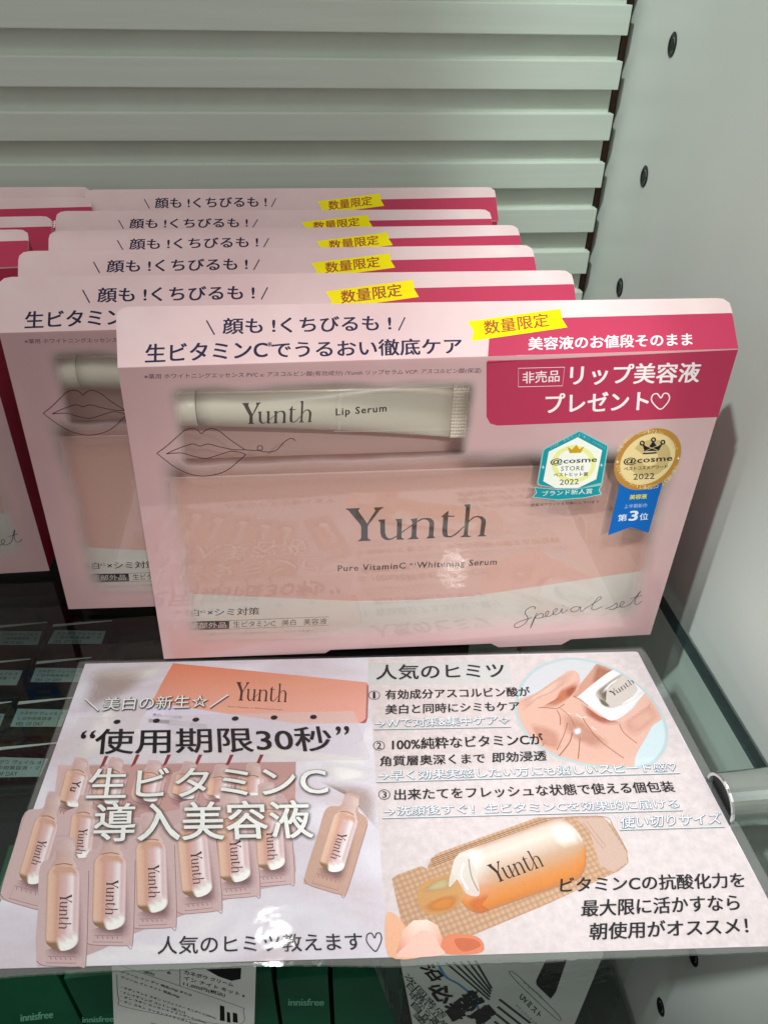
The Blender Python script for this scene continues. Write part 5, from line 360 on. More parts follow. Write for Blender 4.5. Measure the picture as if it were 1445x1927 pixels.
 ('G',[[(69.13,-62.26),(69.33,-62.25),(69.69,-62.24),(70.02,-62.22),(70.36,-62.21),(70.72,-62.19),(71.0,-62.18),(71.25,-62.17),(71.5,-62.16),(71.75,-62.15),(71.92,-62.14)],[(68.44,-62.61),(68.74,-62.6),(69.29,-62.58),(69.8,-62.55),(70.31,-62.53),(70.87,-62.51),(71.3,-62.49),(71.68,-62.48),(72.06,-62.46),(72.45,-62.44),(72.7,-62.43)],[(67.37,-63.19),(67.82,-63.17),(68.68,-63.14),(69.46,-63.11),(70.25,-63.07),(71.1,-63.04),(71.76,-63.01),(72.35,-62.98),(72.94,-62.96),(73.53,-62.93),(73.93,-62.92)],[(66.63,-64.08),(67.2,-64.05),(68.28,-64.01),(69.27,-63.97),(70.26,-63.93),(71.34,-63.88),(72.16,-63.85),(72.91,-63.82),(73.66,-63.78),(74.4,-63.75),(74.9,-63.73)],[(66.57,-65.35),(67.18,-65.33),(68.31,-65.28),(69.36,-65.24),(70.41,-65.19),(71.54,-65.15),(72.42,-65.11),(73.2,-65.08),(73.99,-65.04),(74.78,-65.01),(75.31,-64.99)],[(66.76,-66.6),(67.36,-66.58),(68.49,-66.53),(69.54,-66.49),(70.58,-66.45),(71.71,-66.4),(72.58,-66.36),(73.36,-66.33),(74.15,-66.3),(74.93,-66.27),(75.46,-66.25)],[(67.38,-70.7),(67.97,-70.68),(69.09,-70.63),(70.12,-70.59),(71.15,-70.55),(72.26,-70.51),(73.12,-70.47),(73.89,-70.44),(74.67,-70.41),(75.44,-70.38),(75.96,-70.36)],[(67.98,-74.68),(68.57,-74.66),(69.67,-74.62),(70.68,-74.58),(71.7,-74.54),(72.8,-74.5),(73.64,-74.47),(74.41,-74.44),(75.17,-74.41),(75.93,-74.38),(76.44,-74.36)],[(68.39,-77.41),(68.97,-77.39),(70.06,-77.35),(71.07,-77.31),(72.07,-77.27),(73.16,-77.23),(74.0,-77.2),(74.76,-77.17),(75.51,-77.14),(76.27,-77.12),(76.77,-77.1)],[(68.56,-78.56),(69.15,-78.54),(70.23,-78.5),(71.23,-78.46),(72.23,-78.43),(73.32,-78.39),(74.15,-78.36),(74.91,-78.33),(75.66,-78.3),(76.41,-78.27),(76.91,-78.25)],[(68.68,-79.32),(69.26,-79.3),(70.34,-79.26),(71.34,-79.23),(72.34,-79.19),(73.42,-79.15),(74.25,-79.12),(75.0,-79.09),(75.75,-79.07),(76.51,-79.04),(77.01,-79.02)],[(68.84,-80.08),(69.41,-80.06),(70.48,-80.02),(71.46,-79.99),(72.45,-79.95),(73.52,-79.91),(74.34,-79.88),(75.08,-79.85),(75.82,-79.83),(76.56,-79.8),(77.06,-79.78)],[(69.31,-80.82),(69.83,-80.8),(70.8,-80.77),(71.7,-80.74),(72.59,-80.7),(73.57,-80.67),(74.32,-80.64),(74.99,-80.62),(75.67,-80.59),(76.34,-80.57),(76.79,-80.55)],[(69.96,-81.37),(70.4,-81.35),(71.22,-81.32),(71.98,-81.29),(72.74,-81.27),(73.56,-81.24),(74.2,-81.21),(74.77,-81.19),(75.34,-81.17),(75.91,-81.15),(76.29,-81.14)],[(70.83,-81.81),(71.16,-81.79),(71.77,-81.77),(72.34,-81.75),(72.9,-81.73),(73.51,-81.71),(73.98,-81.69),(74.41,-81.68),(74.83,-81.66),(75.26,-81.65),(75.54,-81.64)],[(71.69,-82.06),(71.91,-82.05),(72.3,-82.03),(72.67,-82.02),(73.04,-82.01),(73.44,-81.99),(73.74,-81.98),(74.02,-81.97),(74.29,-81.96),(74.57,-81.95),(74.75,-81.95)],[(72.53,-82.21),(72.63,-82.21),(72.82,-82.2),(72.99,-82.2),(73.16,-82.19),(73.35,-82.18),(73.49,-82.18),(73.62,-82.18),(73.75,-82.17),(73.88,-82.17),(73.96,-82.16)]],[['#bf9a8c','#e6c2ae','#d3a490','#d3a490','#d3a490','#d3a490','#d3a490','#d3a490','#d3a490','#ead0d4','#c4a2a6'],['#bf9a8c','#e6c2ae','#d3a490','#d3a490','#d3a490','#d3a490','#d3a490','#d3a490','#d3a490','#ead0d4','#c4a2a6'],['#bf9a8c','#e6c2ae','#d3a490','#d3a490','#d3a490','#d3a490','#d3a490','#d3a490','#d3a490','#ead0d4','#c4a2a6'],['#bf9a8c','#e6c2ae','#d3a490','#d3a490','#d3a490','#d3a490','#d3a490','#d3a490','#d3a490','#ead0d4','#c4a2a6'],['#bf9a8c','#e6c2ae','#e2b8a4','#d4a290','#d8b0ac','#dcbabc','#ecd6da','#f6ecee','#dcbcc2','#ead0d4','#c4a2a6'],['#bf9a8c','#e6c2ae','#e2b8a4','#d4a290','#d8b0ac','#dcbabc','#ecd6da','#f6ecee','#dcbcc2','#ead0d4','#c4a2a6'],['#bf9a8c','#e6c2ae','#e2b8a4','#d4a290','#d8b0ac','#dcbabc','#ecd6da','#f6ecee','#dcbcc2','#ead0d4','#c4a2a6'],['#bf9a8c','#e6c2ae','#e2b8a4','#d4a290','#d8b0ac','#dcbabc','#ecd6da','#f6ecee','#dcbcc2','#ead0d4','#c4a2a6'],['#bf9a8c','#e6c2ae','#e2b8a4','#d4a290','#d8b0ac','#dcbabc','#ecd6da','#f6ecee','#dcbcc2','#ead0d4','#c4a2a6'],['#bf9a8c','#e6c2ae','#e2b8a4','#d4a290','#d8b0ac','#dcbabc','#ecd6da','#eadadb','#eadadb','#eadadb','#c4a2a6'],['#bf9a8c','#e6c2ae','#e2b8a4','#d4a290','#d8b0ac','#eadadb','#eadadb','#eadadb','#fbfcfa','#fbfcfa','#c4a2a6'],['#bf9a8c','#e6c2ae','#e2b8a4','#d4a290','#eadadb','#eadadb','#fbfcfa','#fbfcfa','#fbfcfa','#fbfcfa','#c4a2a6'],['#8f6f52','#8f6f52','#8f6f52','#8f6f52','#fbfcfa','#fbfcfa','#fbfcfa','#fbfcfa','#fbfcfa','#fbfcfa','#c4a2a6'],['#8f6f52','#8f6f52','#8f6f52','#8f6f52','#fbfcfa','#fbfcfa','#fbfcfa','#fbfcfa','#fbfcfa','#fbfcfa','#c4a2a6'],['#8f6f52','#8f6f52','#8f6f52','#8f6f52','#fbfcfa','#fbfcfa','#fbfcfa','#fbfcfa','#fbfcfa','#fbfcfa','#c4a2a6'],['#8f6f52','#8f6f52','#8f6f52','#8f6f52','#fbfcfa','#fbfcfa','#fbfcfa','#fbfcfa','#fbfcfa','#fbfcfa','#c4a2a6'],['#8f6f52','#8f6f52','#8f6f52','#8f6f52','#fbfcfa','#fbfcfa','#fbfcfa','#fbfcfa','#fbfcfa','#fbfcfa','#c4a2a6']],5),
 ('G',[[(67.24,-53.49),(69.26,-52.88),(71.42,-53.31)],[(66.93,-56.36),(69.71,-56.24),(72.51,-56.11)],[(67.78,-58.49),(70.01,-58.39),(72.33,-58.29)],[(67.97,-60.45),(70.27,-60.35),(72.67,-60.25)],[(67.2,-63.12),(70.63,-62.98),(74.16,-62.83)]],[['#c8aaab','#d2b6b6','#dcc6c6'],['#c9abaa','#d3b6b3','#e0cbca'],['#c3a4a2','#d0b1ac','#d8bfbc'],['#c6a6a1','#d3b2aa','#dcc3be'],['#cda898','#dcb6a6','#e4c9c2']],5),
 ('S',[(68.16,-62.69),(70.49,-61.91),(72.76,-62.3)],0.3,'#a87058',0.8,5,0,1),
 ('Y',(70.5,-69.35),(71.86,-79.1),(73.21,-69.24),'#3c2628',1,6),
 ('Q',[(55.06,-55.18),(59.77,-54.71),(61.04,-57.09),(62.29,-62.02),(66.5,-65.08),(68.32,-75.17),(70.42,-88.53),(68.76,-89.89),(63.99,-90.25),(59.18,-90.29),(57.06,-89.09),(54.31,-75.83),(52.45,-65.8),(55.45,-62.38),(54.89,-57.42)],'#d0b4b6',1,4),
 ('S',[(66.9,-66.21),(70.42,-88.53),(68.76,-89.89),(63.99,-90.25),(59.18,-90.29),(57.06,-89.09)],0.2,'#a98088',0.6,4,0,1),
 ('B',[(65.0,-68.86),(68.01,-85.34),(63.37,-86.87),(58.63,-85.75),(60.01,-88.15),(66.32,-88.21),(69.46,-85.28)],'#9c747c',0.6,4),
 ('S',[(59.77,-87.51),(67.13,-87.03),(67.79,-88.96),(59.82,-89.46)],0.2,'#b3868c',0.8,4,1,0),
 ('S',[(60.47,-87.65),(60.96,-88.44)],0.2,'#a27a80',0.8,4,0,1),
 ('S',[(61.81,-87.59),(62.3,-88.38)],0.2,'#a27a80',0.8,4,0,1),
 ('S',[(63.15,-87.53),(63.64,-88.33)],0.2,'#a27a80',0.8,4,0,1),
 ('S',[(64.5,-87.47),(64.98,-88.27)],0.2,'#a27a80',0.8,4,0,1),
 ('S',[(65.84,-87.42),(66.32,-88.21)],0.2,'#a27a80',0.8,4,0,1),
 ('G',[[(57.79,-64.76),(58.0,-64.75),(58.4,-64.73),(58.77,-64.71),(59.13,-64.69),(59.53,-64.67),(59.84,-64.65),(60.12,-64.64),(60.39,-64.63),(60.67,-64.61),(60.85,-64.6)],[(57.04,-65.14),(57.37,-65.12),(57.98,-65.09),(58.54,-65.06),(59.1,-65.03),(59.71,-65.0),(60.18,-64.98),(60.6,-64.95),(61.02,-64.93),(61.44,-64.91),(61.72,-64.9)],[(55.89,-65.76),(56.39,-65.73),(57.32,-65.69),(58.19,-65.64),(59.05,-65.6),(59.99,-65.55),(60.71,-65.51),(61.35,-65.48),(62.0,-65.45),(62.65,-65.41),(63.09,-65.39)],[(55.11,-66.7),(55.75,-66.66),(56.92,-66.6),(58.01,-66.55),(59.1,-66.49),(60.28,-66.43),(61.19,-66.39),(62.01,-66.35),(62.83,-66.31),(63.64,-66.26),(64.19,-66.24)],[(55.1,-68.03),(55.77,-68.0),(57.01,-67.94),(58.16,-67.88),(59.31,-67.82),(60.56,-67.76),(61.52,-67.71),(62.38,-67.67),(63.25,-67.62),(64.11,-67.58),(64.69,-67.55)],[(55.36,-69.34),(56.03,-69.31),(57.27,-69.25),(58.41,-69.19),(59.55,-69.13),(60.79,-69.07),(61.75,-69.02),(62.61,-68.98),(63.47,-68.94),(64.33,-68.9),(64.91,-68.87)],[(56.22,-73.62),(56.87,-73.59),(58.09,-73.53),(59.22,-73.48),(60.35,-73.43),(61.57,-73.37),(62.51,-73.32),(63.36,-73.28),(64.21,-73.24),(65.06,-73.2),(65.62,-73.17)],[(57.04,-77.78),(57.69,-77.75),(58.89,-77.7),(60.0,-77.65),(61.12,-77.59),(62.32,-77.54),(63.25,-77.5),(64.08,-77.46),(64.92,-77.42),(65.76,-77.38),(66.32,-77.35)],[(57.61,-80.62),(58.25,-80.59),(59.44,-80.54),(60.54,-80.49),(61.64,-80.44),(62.83,-80.39),(63.75,-80.35),(64.58,-80.31),(65.41,-80.27),(66.24,-80.23),(66.79,-80.21)],[(57.85,-81.82),(58.49,-81.8),(59.67,-81.74),(60.77,-81.69),(61.86,-81.64),(63.05,-81.59),(63.97,-81.55),(64.79,-81.51),(65.61,-81.48),(66.44,-81.44),(66.99,-81.41)],[(58.01,-82.62),(58.64,-82.59),(59.83,-82.54),(60.92,-82.49),(62.01,-82.44),(63.2,-82.39),(64.11,-82.35),(64.93,-82.31),(65.75,-82.27),(66.57,-82.24),(67.12,-82.21)],[(58.21,-83.41),(58.84,-83.38),(60.01,-83.33),(61.08,-83.28),(62.16,-83.23),(63.33,-83.18),(64.23,-83.14),(65.04,-83.1),(65.85,-83.07),(66.67,-83.03),(67.21,-83.01)],[(58.76,-84.17),(59.33,-84.15),(60.39,-84.1),(61.37,-84.06),(62.35,-84.02),(63.42,-83.97),(64.24,-83.93),(64.98,-83.9),(65.72,-83.87),(66.45,-83.84),(66.95,-83.81)],[(59.49,-84.73),(59.98,-84.71),(60.88,-84.67),(61.71,-84.64),(62.54,-84.6),(63.44,-84.56),(64.13,-84.53),(64.76,-84.5),(65.38,-84.48),(66.0,-84.45),(66.42,-84.43)],[(60.47,-85.18),(60.83,-85.17),(61.5,-85.14),(62.11,-85.11),(62.73,-85.08),(63.4,-85.05),(63.92,-85.03),(64.38,-85.01),(64.85,-84.99),(65.31,-84.97),(65.62,-84.96)],[(61.42,-85.43),(61.66,-85.42),(62.09,-85.4),(62.49,-85.39),(62.89,-85.37),(63.33,-85.35),(63.66,-85.34),(63.97,-85.32),(64.27,-85.31),(64.57,-85.3),(64.77,-85.29)],[(62.35,-85.59),(62.46,-85.58),(62.66,-85.58),(62.85,-85.57),(63.04,-85.56),(63.24,-85.55),(63.4,-85.54),(63.54,-85.54),(63.68,-85.53),(63.82,-85.53),(63.91,-85.52)]],[['#bf9a8c','#e6c2ae','#d3a490','#d3a490','#d3a490','#d3a490','#d3a490','#d3a490','#d3a490','#ead0d4','#c4a2a6'],['#bf9a8c','#e6c2ae','#d3a490','#d3a490','#d3a490','#d3a490','#d3a490','#d3a490','#d3a490','#ead0d4','#c4a2a6'],['#bf9a8c','#e6c2ae','#d3a490','#d3a490','#d3a490','#d3a490','#d3a490','#d3a490','#d3a490','#ead0d4','#c4a2a6'],['#bf9a8c','#e6c2ae','#d3a490','#d3a490','#d3a490','#d3a490','#d3a490','#d3a490','#d3a490','#ead0d4','#c4a2a6'],['#bf9a8c','#e6c2ae','#e2b8a4','#d4a290','#d8b0ac','#dcbabc','#ecd6da','#f6ecee','#dcbcc2','#ead0d4','#c4a2a6'],['#bf9a8c','#e6c2ae','#e2b8a4','#d4a290','#d8b0ac','#dcbabc','#ecd6da','#f6ecee','#dcbcc2','#ead0d4','#c4a2a6'],['#bf9a8c','#e6c2ae','#e2b8a4','#d4a290','#d8b0ac','#dcbabc','#ecd6da','#f6ecee','#dcbcc2','#ead0d4','#c4a2a6'],['#bf9a8c','#e6c2ae','#e2b8a4','#d4a290','#d8b0ac','#dcbabc','#ecd6da','#f6ecee','#dcbcc2','#ead0d4','#c4a2a6'],['#bf9a8c','#e6c2ae','#e2b8a4','#d4a290','#d8b0ac','#dcbabc','#ecd6da','#f6ecee','#dcbcc2','#ead0d4','#c4a2a6'],['#bf9a8c','#e6c2ae','#e2b8a4','#d4a290','#d8b0ac','#dcbabc','#ecd6da','#eadadb','#eadadb','#eadadb','#c4a2a6'],['#bf9a8c','#e6c2ae','#e2b8a4','#d4a290','#d8b0ac','#eadadb','#eadadb','#eadadb','#fbfcfa','#fbfcfa','#c4a2a6'],['#bf9a8c','#e6c2ae','#e2b8a4','#d4a290','#eadadb','#eadadb','#fbfcfa','#fbfcfa','#fbfcfa','#fbfcfa','#c4a2a6'],['#8f6f52','#8f6f52','#8f6f52','#8f6f52','#fbfcfa','#fbfcfa','#fbfcfa','#fbfcfa','#fbfcfa','#fbfcfa','#c4a2a6'],['#8f6f52','#8f6f52','#8f6f52','#8f6f52','#fbfcfa','#fbfcfa','#fbfcfa','#fbfcfa','#fbfcfa','#fbfcfa','#c4a2a6'],['#8f6f52','#8f6f52','#8f6f52','#8f6f52','#fbfcfa','#fbfcfa','#fbfcfa','#fbfcfa','#fbfcfa','#fbfcfa','#c4a2a6'],['#8f6f52','#8f6f52','#8f6f52','#8f6f52','#fbfcfa','#fbfcfa','#fbfcfa','#fbfcfa','#fbfcfa','#fbfcfa','#c4a2a6'],['#8f6f52','#8f6f52','#8f6f52','#8f6f52','#fbfcfa','#fbfcfa','#fbfcfa','#fbfcfa','#fbfcfa','#fbfcfa','#c4a2a6']],5),
 ('G',[[(55.45,-56.18),(57.65,-55.55),(60.04,-55.93)],[(55.19,-58.99),(58.25,-58.83),(61.31,-58.67)],[(56.19,-61.08),(58.64,-60.95),(61.19,-60.81)],[(56.46,-63.0),(58.99,-62.87),(61.62,-62.73)],[(55.7,-65.63),(59.46,-65.44),(63.33,-65.24)]],[['#c8aaab','#d2b6b6','#dcc6c6'],['#c9abaa','#d3b6b3','#e0cbca'],['#c3a4a2','#d0b1ac','#d8bfbc'],['#c6a6a1','#d3b2aa','#dcc3be'],['#cda898','#dcb6a6','#e4c9c2']],5),
 ('S',[(56.73,-65.2),(59.27,-64.39),(61.78,-64.75)],0.3,'#a87058',0.8,5,0,1),
 ('Y',(59.7,-72.17),(61.67,-82.77),(62.67,-72.03),'#3c2628',1,6),
 ('Q',[(42.91,-58.29),(47.51,-57.77),(48.88,-60.08),(50.36,-64.9),(54.67,-67.84),(57.16,-78.59),(60.09,-92.39),(58.52,-93.74),(53.87,-94.15),(49.17,-94.25),(47.04,-93.11),(43.46,-79.42),(40.89,-68.74),(43.67,-65.35),(42.86,-60.5)],'#d0b4b6',1,4),
 ('S',[(55.12,-68.93),(60.09,-92.39),(58.52,-93.74),(53.87,-94.15),(49.17,-94.25),(47.04,-93.11)],0.2,'#a98088',0.6,4,0,1),
 ('B',[(53.47,-71.93),(57.56,-89.34),(53.1,-90.87),(48.41,-89.85),(49.87,-92.17),(56.05,-92.14),(58.97,-89.26)],'#9c747c',0.6,4),
 ('S',[(49.61,-91.55),(56.79,-90.99),(57.53,-92.85),(49.75,-93.43)],0.2,'#b3868c',0.8,4,1,0),
 ('S',[(50.3,-91.67),(50.82,-92.43)],0.2,'#a27a80',0.8,4,0,1),
 ('S',[(51.61,-91.59),(52.13,-92.36)],0.2,'#a27a80',0.8,4,0,1),
 ('S',[(52.92,-91.52),(53.43,-92.29)],0.2,'#a27a80',0.8,4,0,1),
 ('S',[(54.23,-91.45),(54.74,-92.21)],0.2,'#a27a80',0.8,4,0,1),
 ('S',[(55.54,-91.38),(56.05,-92.14)],0.2,'#a27a80',0.8,4,0,1),
 ('G',[[(46.08,-67.64),(46.29,-67.63),(46.68,-67.6),(47.04,-67.58),(47.4,-67.56),(47.79,-67.53),(48.09,-67.51),(48.36,-67.49),(48.63,-67.48),(48.9,-67.46),(49.08,-67.45)],[(45.37,-68.05),(45.7,-68.03),(46.29,-67.99),(46.84,-67.96),(47.39,-67.92),(47.99,-67.88),(48.45,-67.85),(48.86,-67.82),(49.28,-67.8),(49.69,-67.77),(49.96,-67.75)],[(44.29,-68.73),(44.78,-68.69),(45.69,-68.63),(46.54,-68.58),(47.38,-68.52),(48.3,-68.46),(49.01,-68.42),(49.64,-68.38),(50.28,-68.33),(50.92,-68.29),(51.34,-68.26)],[(43.59,-69.73),(44.21,-69.69),(45.37,-69.61),(46.43,-69.55),(47.5,-69.48),(48.65,-69.4),(49.54,-69.34),(50.35,-69.29),(51.15,-69.24),(51.95,-69.19),(52.49,-69.15)],[(43.68,-71.15),(44.33,-71.11),(45.55,-71.03),(46.68,-70.96),(47.8,-70.88),(49.02,-70.8),(49.96,-70.74),(50.81,-70.69),(51.65,-70.63),(52.5,-70.58),(53.07,-70.54)],[(44.03,-72.54),(44.68,-72.5),(45.89,-72.42),(47.01,-72.35),(48.13,-72.28),(49.35,-72.2),(50.28,-72.14),(51.13,-72.08),(51.97,-72.03),(52.81,-71.98),(53.37,-71.94)],[(45.18,-77.07),(45.82,-77.03),(47.01,-76.96),(48.11,-76.89),(49.22,-76.82),(50.41,-76.75),(51.33,-76.69),(52.16,-76.64),(52.99,-76.59),(53.82,-76.53),(54.38,-76.5)],[(46.29,-81.46),(46.92,-81.42),(48.09,-81.35),(49.18,-81.29),(50.27,-81.22),(51.44,-81.15),(52.35,-81.1),(53.17,-81.05),(53.99,-81.0),(54.8,-80.95),(55.35,-80.92)],[(47.04,-84.46),(47.67,-84.42),(48.83,-84.35),(49.91,-84.29),(50.98,-84.23),(52.15,-84.16),(53.05,-84.1),(53.85,-84.06),(54.66,-84.01),(55.47,-83.96),(56.01,-83.93)],[(47.36,-85.72),(47.99,-85.68),(49.14,-85.62),(50.21,-85.55),(51.28,-85.49),(52.44,-85.43),(53.34,-85.37),(54.14,-85.33),(54.95,-85.28),(55.75,-85.23),(56.29,-85.2)],[(47.57,-86.56),(48.2,-86.52),(49.35,-86.45),(50.42,-86.39),(51.48,-86.33),(52.64,-86.26),(53.53,-86.21),(54.33,-86.17),(55.14,-86.12),(55.94,-86.07),(56.48,-86.04)],[(47.83,-87.39),(48.44,-87.35),(49.58,-87.28),(50.63,-87.22),(51.69,-87.16),(52.83,-87.1),(53.71,-87.05),(54.5,-87.0),(55.29,-86.96),(56.09,-86.91),(56.62,-86.88)],[(48.42,-88.19),(48.98,-88.16),(50.01,-88.1),(50.97,-88.04),(51.93,-87.99),(52.97,-87.93),(53.77,-87.88),(54.49,-87.84),(55.21,-87.8),(55.93,-87.76),(56.42,-87.73)],[(49.18,-88.77),(49.65,-88.75),(50.53,-88.7),(51.34,-88.65),(52.15,-88.6),(53.03,-88.55),(53.71,-88.51),(54.32,-88.48),(54.93,-88.45),(55.54,-88.41),(55.94,-88.39)],[(50.17,-89.23),(50.52,-89.22),(51.17,-89.18),(51.77,-89.14),(52.38,-89.11),(53.03,-89.07),(53.53,-89.04),(53.99,-89.02),(54.44,-88.99),(54.89,-88.97),(55.19,-88.95)],[(51.12,-89.49),(51.35,-89.48),(51.77,-89.46),(52.16,-89.43),(52.55,-89.41),(52.98,-89.39),(53.31,-89.37),(53.6,-89.35),(53.89,-89.34),(54.19,-89.32),(54.39,-89.31)],[(52.04,-89.65),(52.14,-89.64),(52.34,-89.63),(52.52,-89.62),(52.71,-89.61),(52.91,-89.6),(53.06,-89.59),(53.2,-89.58),(53.33,-89.57),(53.47,-89.57),(53.56,-89.56)]],[['#bf9a8c','#e6c2ae','#d3a490','#d3a490','#d3a490','#d3a490','#d3a490','#d3a490','#d3a490','#ead0d4','#c4a2a6'],['#bf9a8c','#e6c2ae','#d3a490','#d3a490','#d3a490','#d3a490','#d3a490','#d3a490','#d3a490','#ead0d4','#c4a2a6'],['#bf9a8c','#e6c2ae','#d3a490','#d3a490','#d3a490','#d3a490','#d3a490','#d3a490','#d3a490','#ead0d4','#c4a2a6'],['#bf9a8c','#e6c2ae','#d3a490','#d3a490','#d3a490','#d3a490','#d3a490','#d3a490','#d3a490','#ead0d4','#c4a2a6'],['#bf9a8c','#e6c2ae','#e2b8a4','#d4a290','#d8b0ac','#dcbabc','#ecd6da','#f6ecee','#dcbcc2','#ead0d4','#c4a2a6'],['#bf9a8c','#e6c2ae','#e2b8a4','#d4a290','#d8b0ac','#dcbabc','#ecd6da','#f6ecee','#dcbcc2','#ead0d4','#c4a2a6'],['#bf9a8c','#e6c2ae','#e2b8a4','#d4a290','#d8b0ac','#dcbabc','#ecd6da','#f6ecee','#dcbcc2','#ead0d4','#c4a2a6'],['#bf9a8c','#e6c2ae','#e2b8a4','#d4a290','#d8b0ac','#dcbabc','#ecd6da','#f6ecee','#dcbcc2','#ead0d4','#c4a2a6'],['#bf9a8c','#e6c2ae','#e2b8a4','#d4a290','#d8b0ac','#dcbabc','#ecd6da','#f6ecee','#dcbcc2','#ead0d4','#c4a2a6'],['#bf9a8c','#e6c2ae','#e2b8a4','#d4a290','#d8b0ac','#dcbabc','#ecd6da','#eadadb','#eadadb','#eadadb','#c4a2a6'],['#bf9a8c','#e6c2ae','#e2b8a4','#d4a290','#d8b0ac','#eadadb','#eadadb','#eadadb','#fbfcfa','#fbfcfa','#c4a2a6'],['#bf9a8c','#e6c2ae','#e2b8a4','#d4a290','#eadadb','#eadadb','#fbfcfa','#fbfcfa','#fbfcfa','#fbfcfa','#c4a2a6'],['#8f6f52','#8f6f52','#8f6f52','#8f6f52','#fbfcfa','#fbfcfa','#fbfcfa','#fbfcfa','#fbfcfa','#fbfcfa','#c4a2a6'],['#8f6f52','#8f6f52','#8f6f52','#8f6f52','#fbfcfa','#fbfcfa','#fbfcfa','#fbfcfa','#fbfcfa','#fbfcfa','#c4a2a6'],['#8f6f52','#8f6f52','#8f6f52','#8f6f52','#fbfcfa','#fbfcfa','#fbfcfa','#fbfcfa','#fbfcfa','#fbfcfa','#c4a2a6'],['#8f6f52','#8f6f52','#8f6f52','#8f6f52','#fbfcfa','#fbfcfa','#fbfcfa','#fbfcfa','#fbfcfa','#fbfcfa','#c4a2a6'],['#8f6f52','#8f6f52','#8f6f52','#8f6f52','#fbfcfa','#fbfcfa','#fbfcfa','#fbfcfa','#fbfcfa','#fbfcfa','#c4a2a6']],5),
 ('G',[[(43.35,-59.27),(45.47,-58.62),(47.84,-58.96)],[(43.24,-62.03),(46.23,-61.83),(49.23,-61.62)],[(44.32,-64.06),(46.72,-63.89),(49.22,-63.73)],[(44.68,-65.94),(47.16,-65.77),(49.74,-65.6)],[(44.07,-68.53),(47.76,-68.29),(51.55,-68.04)]],[['#c8aaab','#d2b6b6','#dcc6c6'],['#c9abaa','#d3b6b3','#e0cbca'],['#c3a4a2','#d0b1ac','#d8bfbc'],['#c6a6a1','#d3b2aa','#dcc3be'],['#cda898','#dcb6a6','#e4c9c2']],5),
 ('S',[(45.07,-68.09),(47.52,-67.27),(50.0,-67.58)],0.3,'#a87058',0.8,5,0,1),
 ('Y',(48.49,-75.5),(50.97,-85.83),(51.4,-75.31),'#3c2628',1,6),
 ('Q',[(31.41,-62.05),(36.01,-61.88),(37.33,-64.19),(38.72,-68.9),(42.94,-72.01),(45.31,-82.93),(48.04,-96.73),(46.47,-97.91),(41.85,-98.0),(37.18,-97.8),(35.07,-96.57),(31.67,-82.8),(29.19,-71.91),(32.03,-68.85),(31.32,-64.15)],'#d0b4b6',1,4),
 ('S',[(43.37,-73.09),(48.04,-96.73),(46.47,-97.91),(41.85,-98.0),(37.18,-97.8),(35.07,-96.57)],0.2,'#a98088',0.6,4,0,1),
 ('B',[(41.71,-76.04),(45.6,-93.65),(41.15,-94.83),(36.5,-93.55),(37.92,-95.85),(44.05,-96.23),(47.0,-93.67)],'#9c747c',0.6,4),
 ('S',[(37.67,-95.24),(44.8,-95.17),(45.51,-97.0),(37.77,-97.06)],0.2,'#b3868c',0.8,4,1,0),
 ('S',[(38.35,-95.4),(38.85,-96.17)],0.2,'#a27a80',0.8,4,0,1),
 ('S',[(39.65,-95.42),(40.15,-96.18)],0.2,'#a27a80',0.8,4,0,1),
 ('S',[(40.96,-95.43),(41.45,-96.2)],0.2,'#a27a80',0.8,4,0,1),
 ('S',[(42.26,-95.45),(42.75,-96.21)],0.2,'#a27a80',0.8,4,0,1),
 ('S',[(43.56,-95.46),(44.05,-96.23)],0.2,'#a27a80',0.8,4,0,1),
